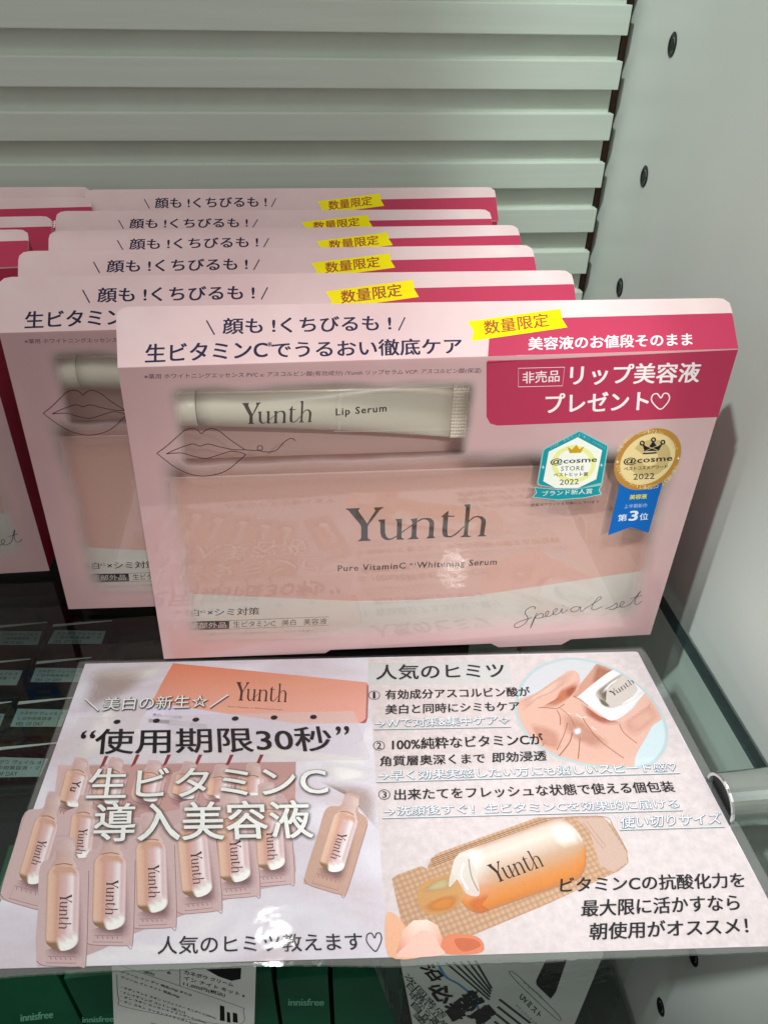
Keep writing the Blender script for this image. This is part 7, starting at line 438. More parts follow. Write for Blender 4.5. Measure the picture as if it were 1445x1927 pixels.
 ('G',[[(94.39,-63.58),(94.57,-63.65),(94.89,-63.77),(95.19,-63.89),(95.48,-64.0),(95.81,-64.12),(96.05,-64.22),(96.28,-64.3),(96.5,-64.39),(96.72,-64.47),(96.87,-64.53)],[(93.65,-63.64),(93.91,-63.74),(94.41,-63.93),(94.86,-64.11),(95.32,-64.28),(95.81,-64.47),(96.19,-64.61),(96.53,-64.74),(96.87,-64.87),(97.21,-65.0),(97.44,-65.09)],[(92.48,-63.76),(92.89,-63.92),(93.65,-64.21),(94.35,-64.48),(95.05,-64.74),(95.81,-65.03),(96.39,-65.25),(96.91,-65.45),(97.43,-65.65),(97.96,-65.85),(98.3,-65.98)],[(91.48,-64.29),(92.0,-64.49),(92.96,-64.85),(93.85,-65.19),(94.73,-65.52),(95.68,-65.89),(96.42,-66.17),(97.08,-66.42),(97.73,-66.67),(98.39,-66.92),(98.83,-67.08)],[(90.93,-65.43),(91.48,-65.64),(92.49,-66.02),(93.43,-66.37),(94.36,-66.73),(95.37,-67.11),(96.14,-67.4),(96.84,-67.67),(97.54,-67.93),(98.23,-68.19),(98.69,-68.37)],[(90.6,-66.64),(91.15,-66.85),(92.16,-67.23),(93.09,-67.58),(94.02,-67.93),(95.03,-68.31),(95.8,-68.6),(96.49,-68.87),(97.19,-69.13),(97.88,-69.39),(98.34,-69.56)],[(89.54,-70.62),(90.07,-70.82),(91.07,-71.19),(91.99,-71.53),(92.91,-71.87),(93.9,-72.24),(94.67,-72.53),(95.35,-72.78),(96.04,-73.04),(96.72,-73.29),(97.17,-73.46)],[(88.5,-74.48),(89.03,-74.68),(90.02,-75.04),(90.93,-75.38),(91.83,-75.71),(92.81,-76.07),(93.57,-76.35),(94.24,-76.6),(94.92,-76.85),(95.59,-77.09),(96.04,-77.26)],[(87.79,-77.13),(88.32,-77.32),(89.29,-77.68),(90.19,-78.01),(91.09,-78.33),(92.07,-78.69),(92.81,-78.96),(93.48,-79.21),(94.15,-79.45),(94.82,-79.69),(95.27,-79.86)],[(87.49,-78.25),(88.01,-78.44),(88.99,-78.79),(89.89,-79.12),(90.78,-79.44),(91.75,-79.8),(92.49,-80.07),(93.16,-80.31),(93.83,-80.55),(94.5,-80.79),(94.94,-80.95)],[(87.29,-78.99),(87.81,-79.18),(88.79,-79.53),(89.68,-79.85),(90.57,-80.18),(91.54,-80.53),(92.28,-80.8),(92.95,-81.04),(93.61,-81.28),(94.28,-81.52),(94.72,-81.68)],[(87.13,-79.74),(87.65,-79.92),(88.61,-80.27),(89.49,-80.59),(90.37,-80.91),(91.33,-81.26),(92.06,-81.52),(92.72,-81.76),(93.38,-82.0),(94.03,-82.23),(94.47,-82.39)],[(87.25,-80.59),(87.73,-80.76),(88.6,-81.07),(89.4,-81.36),(90.21,-81.65),(91.08,-81.96),(91.74,-82.21),(92.34,-82.42),(92.94,-82.64),(93.54,-82.85),(93.94,-83.0)],[(87.62,-81.32),(88.02,-81.46),(88.75,-81.73),(89.44,-81.97),(90.12,-82.22),(90.85,-82.48),(91.42,-82.68),(91.92,-82.87),(92.43,-83.05),(92.94,-83.23),(93.27,-83.35)],[(88.22,-82.03),(88.52,-82.14),(89.06,-82.33),(89.57,-82.52),(90.07,-82.7),(90.62,-82.89),(91.04,-83.04),(91.42,-83.18),(91.8,-83.32),(92.17,-83.45),(92.42,-83.54)],[(88.88,-82.57),(89.07,-82.63),(89.43,-82.76),(89.76,-82.88),(90.09,-83.0),(90.44,-83.13),(90.72,-83.22),(90.96,-83.31),(91.21,-83.4),(91.45,-83.49),(91.62,-83.55)],[(89.56,-83.01),(89.65,-83.04),(89.82,-83.1),(89.97,-83.15),(90.12,-83.21),(90.29,-83.27),(90.42,-83.31),(90.53,-83.36),(90.65,-83.4),(90.76,-83.44),(90.84,-83.47)]],[['#bf9a8c','#e6c2ae','#d3a490','#d3a490','#d3a490','#d3a490','#d3a490','#d3a490','#d3a490','#ead0d4','#c4a2a6'],['#bf9a8c','#e6c2ae','#d3a490','#d3a490','#d3a490','#d3a490','#d3a490','#d3a490','#d3a490','#ead0d4','#c4a2a6'],['#bf9a8c','#e6c2ae','#d3a490','#d3a490','#d3a490','#d3a490','#d3a490','#d3a490','#d3a490','#ead0d4','#c4a2a6'],['#bf9a8c','#e6c2ae','#d3a490','#d3a490','#d3a490','#d3a490','#d3a490','#d3a490','#d3a490','#ead0d4','#c4a2a6'],['#bf9a8c','#e6c2ae','#e2b8a4','#d4a290','#d8b0ac','#dcbabc','#ecd6da','#f6ecee','#dcbcc2','#ead0d4','#c4a2a6'],['#bf9a8c','#e6c2ae','#e2b8a4','#d4a290','#d8b0ac','#dcbabc','#ecd6da','#f6ecee','#dcbcc2','#ead0d4','#c4a2a6'],['#bf9a8c','#e6c2ae','#e2b8a4','#d4a290','#d8b0ac','#dcbabc','#ecd6da','#f6ecee','#dcbcc2','#ead0d4','#c4a2a6'],['#bf9a8c','#e6c2ae','#e2b8a4','#d4a290','#d8b0ac','#dcbabc','#ecd6da','#f6ecee','#dcbcc2','#ead0d4','#c4a2a6'],['#bf9a8c','#e6c2ae','#e2b8a4','#d4a290','#d8b0ac','#dcbabc','#ecd6da','#f6ecee','#dcbcc2','#ead0d4','#c4a2a6'],['#bf9a8c','#e6c2ae','#e2b8a4','#d4a290','#d8b0ac','#dcbabc','#ecd6da','#eadadb','#eadadb','#eadadb','#c4a2a6'],['#bf9a8c','#e6c2ae','#e2b8a4','#d4a290','#d8b0ac','#eadadb','#eadadb','#eadadb','#fbfcfa','#fbfcfa','#c4a2a6'],['#bf9a8c','#e6c2ae','#e2b8a4','#d4a290','#eadadb','#eadadb','#fbfcfa','#fbfcfa','#fbfcfa','#fbfcfa','#c4a2a6'],['#8f6f52','#8f6f52','#8f6f52','#8f6f52','#fbfcfa','#fbfcfa','#fbfcfa','#fbfcfa','#fbfcfa','#fbfcfa','#c4a2a6'],['#8f6f52','#8f6f52','#8f6f52','#8f6f52','#fbfcfa','#fbfcfa','#fbfcfa','#fbfcfa','#fbfcfa','#fbfcfa','#c4a2a6'],['#8f6f52','#8f6f52','#8f6f52','#8f6f52','#fbfcfa','#fbfcfa','#fbfcfa','#fbfcfa','#fbfcfa','#fbfcfa','#c4a2a6'],['#8f6f52','#8f6f52','#8f6f52','#8f6f52','#fbfcfa','#fbfcfa','#fbfcfa','#fbfcfa','#fbfcfa','#fbfcfa','#c4a2a6'],['#8f6f52','#8f6f52','#8f6f52','#8f6f52','#fbfcfa','#fbfcfa','#fbfcfa','#fbfcfa','#fbfcfa','#fbfcfa','#c4a2a6']],5),
 ('G',[[(95.38,-57.76),(97.35,-58.0),(99.04,-59.19)],[(94.23,-59.35),(96.7,-60.3),(99.15,-61.25)],[(94.34,-60.89),(96.31,-61.66),(98.36,-62.45)],[(93.92,-62.1),(95.96,-62.89),(98.08,-63.7)],[(92.37,-63.62),(95.43,-64.79),(98.54,-65.98)]],[['#c8aaab','#d2b6b6','#dcc6c6'],['#c9abaa','#d3b6b3','#e0cbca'],['#c3a4a2','#d0b1ac','#d8bfbc'],['#c6a6a1','#d3b2aa','#dcc3be'],['#cda898','#dcb6a6','#e4c9c2']],5),
 ('S',[(93.37,-63.6),(95.71,-63.78),(97.53,-64.99)],0.3,'#a87058',0.8,5,0,1),
 ('Y',(92.74,-70.52),(90.36,-79.04),(95.15,-71.42),'#3c2628',1,6),
 ('H','美白の新生☆',(8.94,-20.39),(46.02,-20.12),(8.34,-14.19),'#35262e',0.085,0.13,8),
 ('T','美白の新生☆',(8.66,-20.01),(45.78,-19.75),(8.06,-13.81),'#f4f6f4',0.006,1,9),
 ('S',[(1.44,-14.6),(7.65,-20.47)],0.85,'#6a5a62',0.8,8,0,1),
 ('S',[(1.12,-14.09),(7.34,-19.97)],0.5,'#f4f2f2',1,9,0,1),
 ('S',[(46.79,-20.27),(52.73,-14.47)],0.85,'#6a5a62',0.8,8,0,1),
 ('S',[(46.53,-19.77),(52.47,-13.95)],0.5,'#f4f2f2',1,9,0,1),
 ('C',(15.11,-25.25),1.2,'#17151c',1,9),
 ('C',(28.74,-25.22),1.21,'#17151c',1,9),
 ('C',(42.45,-25.2),1.21,'#17151c',1,9),
 ('C',(56.22,-25.17),1.22,'#17151c',1,9),
 ('C',(69.88,-25.14),1.22,'#17151c',1,9),
 ('C',(83.79,-25.35),1.23,'#17151c',1,9),
 ('T','使用期限30秒',(10.72,-38.89),(91.06,-40.29),(8.91,-28.31),'#17151c',0.016,1,9),
 ('T','“',(4.35,-32.27),(9.18,-32.2),(3.96,-28.84),'#17151c',0.03,1,9),
 ('T','”',(91.75,-33.59),(96.36,-33.51),(91.74,-29.88),'#17151c',0.03,1,9),
 ('H','生ビタミンC',(12.86,-56.25),(89.65,-57.58),(11.42,-44.96),'#35262e',0.085,0.13,8),
 ('T','生ビタミンC',(12.61,-55.95),(89.47,-57.28),(11.16,-44.64),'#f4f6f4',0.012,1,9),
 ('H','導入美容液',(18.96,-71.53),(85.29,-72.53),(16.71,-58.31),'#35262e',0.085,0.13,8),
 ('T','導入美容液',(18.74,-71.26),(85.12,-72.26),(16.47,-58.01),'#f4f6f4',0.014,1,9),
 ('T','人気のヒミツ教えます',(44.43,-105.05),(99.55,-106.08),(43.94,-100.28),'#2a2430',0.012,1,9),
 ('S',[(102.68,-102.96),(101.85,-101.64),(100.67,-102.03),(100.48,-103.73),(101.58,-105.46),(102.84,-106.48),(103.91,-104.99),(104.57,-103.18),(104.19,-101.73),(103.16,-101.84)],0.3,'#2a2430',1,9,1,1),
 ('P',[(104.01,0.54),(158.3,0.09),(157.47,-11.64),(103.33,-10.85)],'#e6e8ea',0.6,2),
 ('T','人気のヒミツ',(106.76,-8.37),(155.13,-8.8),(107.46,-0.76),'#17151c',0.016,1,9),
 ('S',[(107.73,-15.9),(107.63,-15.27),(107.34,-14.7),(106.89,-14.25),(106.32,-13.96),(105.69,-13.86),(105.06,-13.96),(104.49,-14.25),(104.04,-14.7),(103.75,-15.27),(103.65,-15.9),(103.75,-16.53),(104.04,-17.1),(104.49,-17.55),(105.06,-17.84),(105.69,-17.94),(106.32,-17.84),(106.89,-17.55),(107.34,-17.1),(107.63,-16.53)],0.22,'#17151c',1,9,1,0),
 ('T','1',(105.24,-17.41),(106.02,-17.44),(105.35,-14.35),'#17151c',0.012,1,9),
 ('S',[(108.42,-38.6),(108.33,-38.01),(108.06,-37.48),(107.63,-37.05),(107.1,-36.78),(106.51,-36.69),(105.92,-36.78),(105.39,-37.05),(104.96,-37.48),(104.69,-38.01),(104.6,-38.6),(104.69,-39.19),(104.96,-39.72),(105.39,-40.15),(105.92,-40.42),(106.51,-40.51),(107.1,-40.42),(107.63,-40.15),(108.06,-39.72),(108.33,-39.19)],0.22,'#17151c',1,9,1,0),
 ('T','2',(105.73,-39.9),(107.27,-39.95),(105.83,-37.23),'#17151c',0.012,1,9),
 ('S',[(109.22,-57.91),(109.13,-57.35),(108.88,-56.85),(108.48,-56.45),(107.98,-56.2),(107.42,-56.11),(106.86,-56.2),(106.36,-56.45),(105.96,-56.85),(105.71,-57.35),(105.62,-57.91),(105.71,-58.47),(105.96,-58.97),(106.36,-59.37),(106.86,-59.62),(107.42,-59.71),(107.98,-59.62),(108.48,-59.37),(108.88,-58.97),(109.13,-58.47)],0.22,'#17151c',1,9,1,0),
 ('T','3',(106.69,-59.06),(108.14,-59.11),(106.79,-56.7),'#17151c',0.012,1,9),
 ('T','有効成分アスコルビン酸が',(109.68,-18.06),(163.13,-18.24),(109.9,-13.46),'#17151c',0.02,1,9),
 ('T','美白と同時にシミもケア',(109.35,-24.98),(157.91,-24.84),(109.75,-20.57),'#17151c',0.02,1,9),
 ('T','100%純粋なビタミンCが',(110.95,-40.74),(163.29,-40.05),(111.22,-35.83),'#17151c',0.02,1,9),
 ('T','角質層奥深くまで',(106.51,-47.06),(141.91,-46.99),(106.68,-43.0),'#17151c',0.02,1,9),
 ('T','即効浸透',(144.27,-46.86),(162.76,-46.63),(144.94,-42.77),'#17151c',0.02,1,9),
 ('T','出来たてをフレッシュな状態で使える個包装',(110.55,-60.17),(202.1,-60.23),(110.79,-56.04),'#17151c',0.02,1,9),
 ('T','ビタミンCの抗酸化力を',(156.5,-92.27),(210.98,-92.73),(157.9,-87.68),'#17151c',0.02,1,9),
 ('T','最大限に活かすなら',(160.88,-99.35),(206.55,-99.27),(162.4,-94.68),'#17151c',0.02,1,9),
 ('T','朝使用がオススメ！',(161.43,-105.79),(206.12,-105.79),(162.96,-101.21),'#17151c',0.02,1,9),
 ('T','→Wで対策&集中ケア✧',(105.51,-31.04),(153.12,-30.96),(105.66,-27.02),'#75839a',0.045,1,8),
 ('T','→Wで対策&集中ケア✧',(105.43,-30.85),(153.06,-30.76),(105.57,-26.83),'#eef2f4',0.004,1,9),
 ('S',[(105.11,-31.72),(153.28,-32.14)],0.5,'#7e8894',1,8,0,1),
 ('S',[(105.12,-31.49),(153.32,-31.91)],0.24,'#e8eef2',1,9,0,1),
 ('T','→早く効果実感したい方にも嬉しいスピード感♡',(105.75,-52.64),(205.61,-52.56),(105.9,-48.93),'#75839a',0.045,1,8),
 ('T','→早く効果実感したい方にも嬉しいスピード感♡',(105.67,-52.47),(205.58,-52.39),(105.82,-48.76),'#eef2f4',0.004,1,9),
 ('S',[(105.03,-53.22),(206.27,-53.22)],0.5,'#7e8894',1,8,0,1),
 ('S',[(105.04,-53.02),(206.35,-53.01)],0.24,'#e8eef2',1,9,0,1),
 ('T','→洗顔後すぐ！生ビタミンCを効果的に届ける',(107.05,-65.76),(201.46,-66.27),(107.21,-62.36),'#75839a',0.045,1,8),
 ('T','→洗顔後すぐ！生ビタミンCを効果的に届ける',(106.98,-65.61),(201.43,-66.12),(107.14,-62.21),'#eef2f4',0.004,1,9),
 ('S',[(106.35,-66.48),(202.03,-67.06)],0.5,'#7e8894',1,8,0,1),
 ('S',[(106.36,-66.3),(202.1,-66.87)],0.24,'#e8eef2',1,9,0,1),
 ('T','使い切りサイズ',(180.23,-72.63),(212.48,-72.31),(181.45,-68.6),'#75839a',0.045,1,8),
 ('T','使い切りサイズ',(180.19,-72.48),(212.46,-72.17),(181.41,-68.45),'#eef2f4',0.004,1,9),
 ('S',[(179.73,-73.16),(212.94,-73.25)],0.5,'#7e8894',1,8,0,1),
 ('S',[(179.79,-72.98),(213.01,-73.07)],0.24,'#e8eef2',1,9,0,1),
 ('P',[(156.29,-23.4),(156.63,-21.8),(157.08,-20.0),(157.64,-18.13),(158.32,-16.32),(159.1,-14.6),(159.99,-12.9),(161.02,-11.24),(162.2,-9.62),(163.58,-8.03),(165.12,-6.46),(166.77,-5.0),(168.46,-3.71),(170.18,-2.62),(171.98,-1.7),(173.78,-0.93),(175.55,-0.29),(177.27,0.23),(178.96,0.62),(180.62,0.87),(182.25,0.98),(183.84,0.96),(185.38,0.8),(186.91,0.52),(188.45,0.12),(190.01,-0.37),(191.57,-0.98),(193.11,-1.7),(194.61,-2.53),(196.06,-3.48),(197.48,-4.55),(198.85,-5.71),(200.14,-6.96),(201.36,-8.31),(202.52,-9.75),(203.6,-11.26),(204.58,-12.84),(205.46,-14.49),(206.24,-16.23),(206.94,-17.98),(207.54,-19.7),(208.05,-21.37),(208.47,-23.02),(208.8,-24.65),(209.02,-26.26),(209.12,-27.89),(209.11,-29.51),(209.03,-31.07),(208.88,-32.54),(208.69,-33.86),(208.43,-35.09),(208.11,-36.27),(207.72,-37.46),(207.26,-38.68),(206.73,-39.89),(206.13,-41.07),(205.46,-42.2),(204.74,-43.28),(203.95,-44.3),(203.07,-45.29),(202.08,-46.26),(200.96,-47.25),(199.73,-48.26),(198.39,-49.17),(196.96,-49.89),(195.4,-50.38),(193.72,-50.71),(191.97,-50.91),(190.19,-51.01),(188.37,-50.99),(186.49,-50.85),(184.59,-50.64),(182.72,-50.4),(180.85,-50.16),(178.98,-49.89),(177.15,-49.57),(175.41,-49.15),(173.76,-48.64),(172.18,-48.04),(170.66,-47.38),(169.21,-46.67),(167.8,-45.94),(166.46,-45.16),(165.17,-44.33),(163.95,-43.42),(162.77,-42.45),(161.65,-41.42),(160.61,-40.31),(159.67,-39.08),(158.83,-37.68),(158.09,-36.12),(157.45,-34.53),(156.92,-33.05),(156.54,-31.7),(156.28,-30.43),(156.11,-29.2),(156.01,-27.99),(155.96,-26.86),(155.97,-25.81),(156.07,-24.7)],'#b9cbd4',1,3),
 ('P',[(157.33,-23.56),(157.65,-22.04),(158.09,-20.32),(158.63,-18.53),(159.28,-16.81),(160.04,-15.18),(160.9,-13.56),(161.89,-11.98),(163.03,-10.44),(164.34,-8.93),(165.83,-7.44),(167.42,-6.05),(169.03,-4.83),(170.68,-3.8),(172.4,-2.93),(174.14,-2.2),(175.83,-1.58),(177.48,-1.09),(179.1,-0.73),(180.69,-0.49),(182.25,-0.38),(183.77,-0.4),(185.25,-0.56),(186.72,-0.83),(188.19,-1.2),(189.69,-1.67),(191.18,-2.25),(192.67,-2.93),(194.1,-3.72),(195.5,-4.62),(196.87,-5.63),(198.18,-6.74),(199.43,-7.93),(200.6,-9.21),(201.72,-10.58),(202.76,-12.02),(203.71,-13.51),(204.56,-15.09),(205.32,-16.74),(206.0,-18.41),(206.58,-20.05),(207.08,-21.64),(207.5,-23.21),(207.82,-24.77),(208.04,-26.31),(208.15,-27.86),(208.15,-29.41),(208.07,-30.9),(207.94,-32.3),(207.76,-33.57),(207.52,-34.75),(207.22,-35.88),(206.84,-37.02),(206.41,-38.18),(205.9,-39.34),(205.33,-40.48),(204.69,-41.56),(204.0,-42.59),(203.25,-43.57),(202.41,-44.52),(201.45,-45.45),(200.37,-46.4),(199.19,-47.37),(197.91,-48.25),(196.53,-48.94),(195.03,-49.41),(193.41,-49.72),(191.72,-49.91),(190.0,-50.01),(188.25,-49.99),(186.43,-49.86),(184.6,-49.65),(182.79,-49.43),(180.99,-49.2),(179.18,-48.94),(177.42,-48.62),(175.73,-48.23),(174.14,-47.73),(172.62,-47.16),(171.16,-46.52),(169.75,-45.84),(168.4,-45.14),(167.1,-44.39),(165.86,-43.59),(164.68,-42.72),(163.55,-41.79),(162.47,-40.81),(161.46,-39.74),(160.56,-38.56),(159.76,-37.22),(159.04,-35.72),(158.42,-34.2),(157.92,-32.78),(157.55,-31.49),(157.3,-30.27),(157.15,-29.1),(157.05,-27.95),(157.0,-26.87),(157.01,-25.87),(157.11,-24.81)],'#ccdbe4',1,3),
 ('P',[(178.45,-0.87),(186.79,-0.84),(188.19,-1.2),(189.69,-1.67),(191.18,-2.25),(192.47,-2.84),(189.78,-11.12),(183.13,-12.79),(180.76,-7.01),(160.28,-18.2),(159.96,-15.34),(160.04,-15.18),(160.9,-13.56),(161.89,-11.98),(163.03,-10.44),(164.34,-8.93),(165.83,-7.44),(167.42,-6.05),(169.03,-4.83),(170.68,-3.8),(172.4,-2.93),(174.14,-2.2),(175.83,-1.58),(177.48,-1.09)],'#d3d2da',1,3),
 ('P',[(192.08,-2.79),(191.34,-3.29),(190.66,-4.06),(189.82,-5.15),(188.6,-6.61),(186.72,-8.7),(184.38,-11.3),(182.13,-13.84),(180.46,-15.8),(179.51,-16.98),(178.99,-17.7),(178.78,-18.21),(178.77,-18.78),(178.71,-19.55),(178.73,-20.36),(179.31,-20.99),(180.94,-21.25),(184.27,-21.08),(188.89,-20.61),(193.68,-19.83),(197.5,-18.78),(200.19,-17.29),(202.33,-15.41),(203.71,-13.52),(203.71,-13.51),(202.76,-12.02),(201.72,-10.58),(200.6,-9.21),(199.43,-7.93),(198.18,-6.74),(196.87,-5.63),(195.5,-4.62),(194.1,-3.72),(192.67,-2.93),(192.27,-2.75)],'#cf9a86',1,4),
 ('B',[(192.08,-2.79),(189.39,-7.28),(186.9,-12.91),(188.54,-17.28),(197.79,-6.41),(196.87,-5.63),(196.76,-5.56)],'#b97a62',0.75,4),
 ('P',[(158.35,-19.46),(160.26,-18.61),(162.79,-17.72),(165.28,-16.54),(167.83,-14.86),(170.59,-12.9),(173.23,-10.97),(175.38,-9.4),(176.87,-8.3),(177.9,-7.51),(178.68,-6.92),(179.45,-6.45),(180.22,-6.09),(180.89,-5.89),(181.48,-5.82),(182.01,-5.88),(182.51,-6.07),(182.95,-6.39),(183.31,-6.84),(183.56,-7.42),(183.68,-8.14),(183.7,-9.0),(183.62,-9.94),(183.42,-10.92),(183.1,-11.96),(182.65,-13.07),(182.13,-14.18),(181.55,-15.22),(180.8,-16.2),(179.9,-17.16),(179.13,-18.03),(178.77,-18.78),(178.99,-19.33),(179.59,-19.71),(180.36,-20.1),(181.09,-20.66),(181.67,-21.4),(182.24,-22.25),(182.91,-23.21),(183.83,-24.29),(185.02,-25.72),(186.4,-27.43),(187.95,-28.9),(189.63,-29.65),(191.54,-29.52),(193.66,-28.77),(195.86,-27.6),(197.99,-26.2),(200.14,-24.21),(202.37,-21.65),(204.43,-19.26),(205.84,-18.01),(206.0,-18.41),(206.58,-20.05),(207.08,-21.64),(207.5,-23.21),(207.82,-24.77),(208.04,-26.31),(208.15,-27.86),(208.15,-29.41),(208.12,-30.02),(207.9,-30.35),(206.67,-31.2),(205.28,-31.97),(203.99,-32.93),(202.89,-34.12),(201.83,-35.39),(200.73,-36.77),(199.52,-38.27),(198.09,-39.98),(196.52,-41.86),(194.99,-43.73),(193.67,-45.46),(192.8,-47.14),(192.23,-48.8),(191.65,-49.92),(190.0,-50.01),(188.25,-49.99),(186.43,-49.86),(184.6,-49.65),(182.79,-49.43),(180.99,-49.2),(179.18,-48.94),(177.42,-48.62),(175.73,-48.23),(174.14,-47.73),(172.62,-47.16),(171.16,-46.52),(169.75,-45.84),(168.4,-45.14),(167.1,-44.39),(165.86,-43.59),(164.68,-42.72),(163.55,-41.79),(162.47,-40.81),(161.46,-39.74),(160.56,-38.56),(159.76,-37.22),(159.04,-35.72),(158.42,-34.2),(157.92,-32.78),(157.55,-31.49),(157.3,-30.27),(157.15,-29.1),(157.05,-27.95),(157.0,-26.87),(157.01,-25.87),(157.11,-24.81),(157.33,-23.56),(157.65,-22.04),(158.09,-20.32)],'#e2b4a6',1,4),
 ('B',[(157.89,-21.09),(166.27,-16.27),(176.48,-8.8),(181.88,-6.4),(179.82,-10.8),(172.25,-16.76),(163.48,-20.69),(158.34,-25.78),(157.88,-21.16)],'#e9bfb2',1,4),
 ('B',[(174.39,-15.61),(178.89,-12.66),(183.14,-10.91),(181.43,-15.34),(178.85,-18.49),(174.82,-21.64),(169.57,-24.41),(165.13,-23.8),(170.23,-21.5)],'#cf7a54',0.775,4),
 ('B',[(176.73,-15.68),(182.18,-12.76),(180.23,-16.71),(176.17,-19.9)],'#b05a40',0.5625,4),
 ('B',[(180.78,-21.83),(182.92,-24.26),(187.09,-29.0),(191.18,-30.55),(193.45,-32.03),(186.96,-32.65),(182.44,-29.42),(180.49,-26.5)],'#b9604e',0.75,4),
 ('B',[(172.34,-26.23),(179.0,-28.74),(181.98,-34.42),(186.61,-39.98),(181.39,-42.97),(175.3,-39.61),(171.37,-34.07)],'#d69c86',0.75,4),
 ('B',[(192.39,-32.55),(199.53,-27.11),(207.2,-22.09),(207.2,-22.1),(208.03,-29.11),(199.34,-36.09),(194.25,-38.1)],'#e8b4a6',0.875,4),
 ('B',[(160.13,-30.38),(169.61,-34.02),(168.48,-42.53),(162.45,-40.78),(162.35,-40.68)],'#dca290',0.75,4),
 ('B',[(175.04,-33.64),(177.99,-32.64),(178.01,-35.11),(176.31,-36.53),(174.65,-36.09)],'#eef0fa',1,5),
 ('S',[(171.25,-25.04),(171.71,-27.93),(170.92,-31.85)],0.3,'#a8632f',0.75,5,0,1),
 ('S',[(172.63,-24.04),(174.85,-27.18),(175.74,-30.89),(176.01,-32.46)],0.22,'#a8632f',0.75,5,0,1),
 ('S',[(179.59,-28.19),(180.65,-32.72),(182.7,-38.25),(185.85,-42.6),(189.21,-46.59)],0.3,'#a8632f',0.75,5,0,1),
 ('S',[(192.11,-31.98),(192.5,-35.87),(195.68,-40.55)],0.3,'#a8632f',0.75,5,0,1),
 ('S',[(174.41,-35.27),(172.26,-39.5),(167.5,-44.83)],0.35,'#a8632f',0.75,5,0,1),
 ('S',[(173.73,-30.82),(171.42,-35.71),(167.19,-42.49)],0.25,'#a8632f',0.75,5,0,1),
 ('S',[(176.5,-37.51),(175.33,-41.19),(173.58,-46.31)],0.3,'#a8632f',0.75,5,0,1),
 ('S',[(164.92,-23.68),(167.88,-23.77),(171.42,-24.35),(174.68,-22.23)],0.3,'#a8632f',0.75,5,0,1),
 ('S',[(178.85,-18.49),(181.09,-20.66),(183.15,-23.38)],0.3,'#a8632f',0.75,5,0,1),
 ('S',[(177.88,-26.87),(179.07,-28.46),(181.32,-28.53)],0.4,'#f6ece8',0.9,5,0,1),
 ('S',[(181.96,-32.88),(182.35,-33.89),(183.34,-34.03)],0.4,'#f6ece8',0.9,5,0,1),
 ('S',[(174.83,-26.31),(175.73,-26.92)],0.4,'#f6ece8',0.9,5,0,1),
 ('P',[(181.24,-18.26),(184.4,-15.66),(189.05,-11.94),(193.9,-8.27),(197.34,-6.03),(198.18,-6.74),(199.43,-7.93),(200.6,-9.21),(201.72,-10.58),(202.76,-12.02),(203.71,-13.51),(204.56,-15.09),(205.32,-16.74),(205.84,-18.03),(204.36,-19.48),(202.02,-21.75),(199.59,-24.07),(197.62,-25.9),(196.26,-27.1),(195.19,-27.97),(194.28,-28.64),(193.4,-29.21),(192.53,-29.69),(191.73,-30.02),(191.0,-30.24),(190.33,-30.35),(189.75,-30.38),(189.24,-30.3),(188.76,-30.09),(188.25,-29.72),(187.71,-29.17),(187.16,-28.46),(186.58,-27.61),(185.92,-26.67),(185.13,-25.54),(184.24,-24.24),(183.36,-22.95),(182.62,-21.89),(182.04,-21.15),(181.56,-20.62),(181.19,-20.18),(180.95,-19.76),(180.53,-19.58),(180.01,-19.61),(180.04,-19.35)],'#e9e4ea',1,5),
 ('P',[(187.28,-18.45),(187.52,-17.58),(188.02,-16.8),(188.87,-15.96),(190.16,-14.87),(192.25,-13.27),(195.02,-11.31),(197.76,-9.47),(199.73,-8.26),(200.6,-9.21),(201.72,-10.58),(202.76,-12.02),(203.05,-12.47),(203.43,-13.43),(203.72,-14.35),(203.91,-15.18),(203.8,-16.07),(203.2,-17.13),(201.87,-18.53),(200.0,-20.16),(197.99,-21.71),(196.23,-22.92),(194.74,-23.76),(193.34,-24.35),(192.09,-24.71),(191.05,-24.81),(190.28,-24.61),(189.75,-24.13),(189.32,-23.46),(188.89,-22.69),(188.34,-21.76),(187.77,-20.66),(187.36,-19.52)],'#cfc4c0',1,5),
 ('B',[(187.61,-17.25),(190.8,-14.28),(199.63,-8.15),(200.37,-8.95),(192.03,-14.93),(188.9,-18.5),(189.64,-23.3),(188.13,-22.07)],'#8f8678',1,5),
 ('B',[(187.87,-19.68),(190.14,-21.54),(191.3,-23.94),(189.76,-24.48),(187.97,-22.66)],'#6f6a58',1,5),
 ('B',[(189.47,-17.31),(193.51,-13.12),(199.52,-9.0),(199.75,-9.84),(194.18,-14.07),(190.23,-17.94)],'#f4ece8',1,6),
 ('B',[(193.76,-23.43),(205.35,-16.82),(205.72,-17.72),(195.88,-24.09)],'#f2ecec',1,6),
 ('Y',(193.13,-19.6),(203.68,-12.93),(192.58,-17.28),'#2e2a2c',1,7),
 ('M',[(108.29,-86.27),(109.8,-85.07),(117.28,-82.54),(118.83,-83.45),(120.36,-80.31),(122.59,-78.63),(154.91,-67.78),(175.78,-68.23),(178.19,-71.95),(179.95,-80.28),(179.28,-83.78),(175.63,-86.23),(152.27,-95.24),(126.71,-104.19),(120.7,-103.95),(110.44,-99.84)],'#c49f84',1,3),
 ('S',[(120.33,-80.57),(138.22,-74.42),(158.3,-68.19)],0.2,'#9b6f4e',0.7,4,0,1),
 ('S',[(120.27,-81.18),(138.12,-75.06),(158.15,-68.86)],0.2,'#9b6f4e',0.7,4,0,1),
 ('S',[(120.21,-81.78),(138.02,-75.69),(158.01,-69.52)],0.2,'#9b6f4e',0.7,4,0,1),
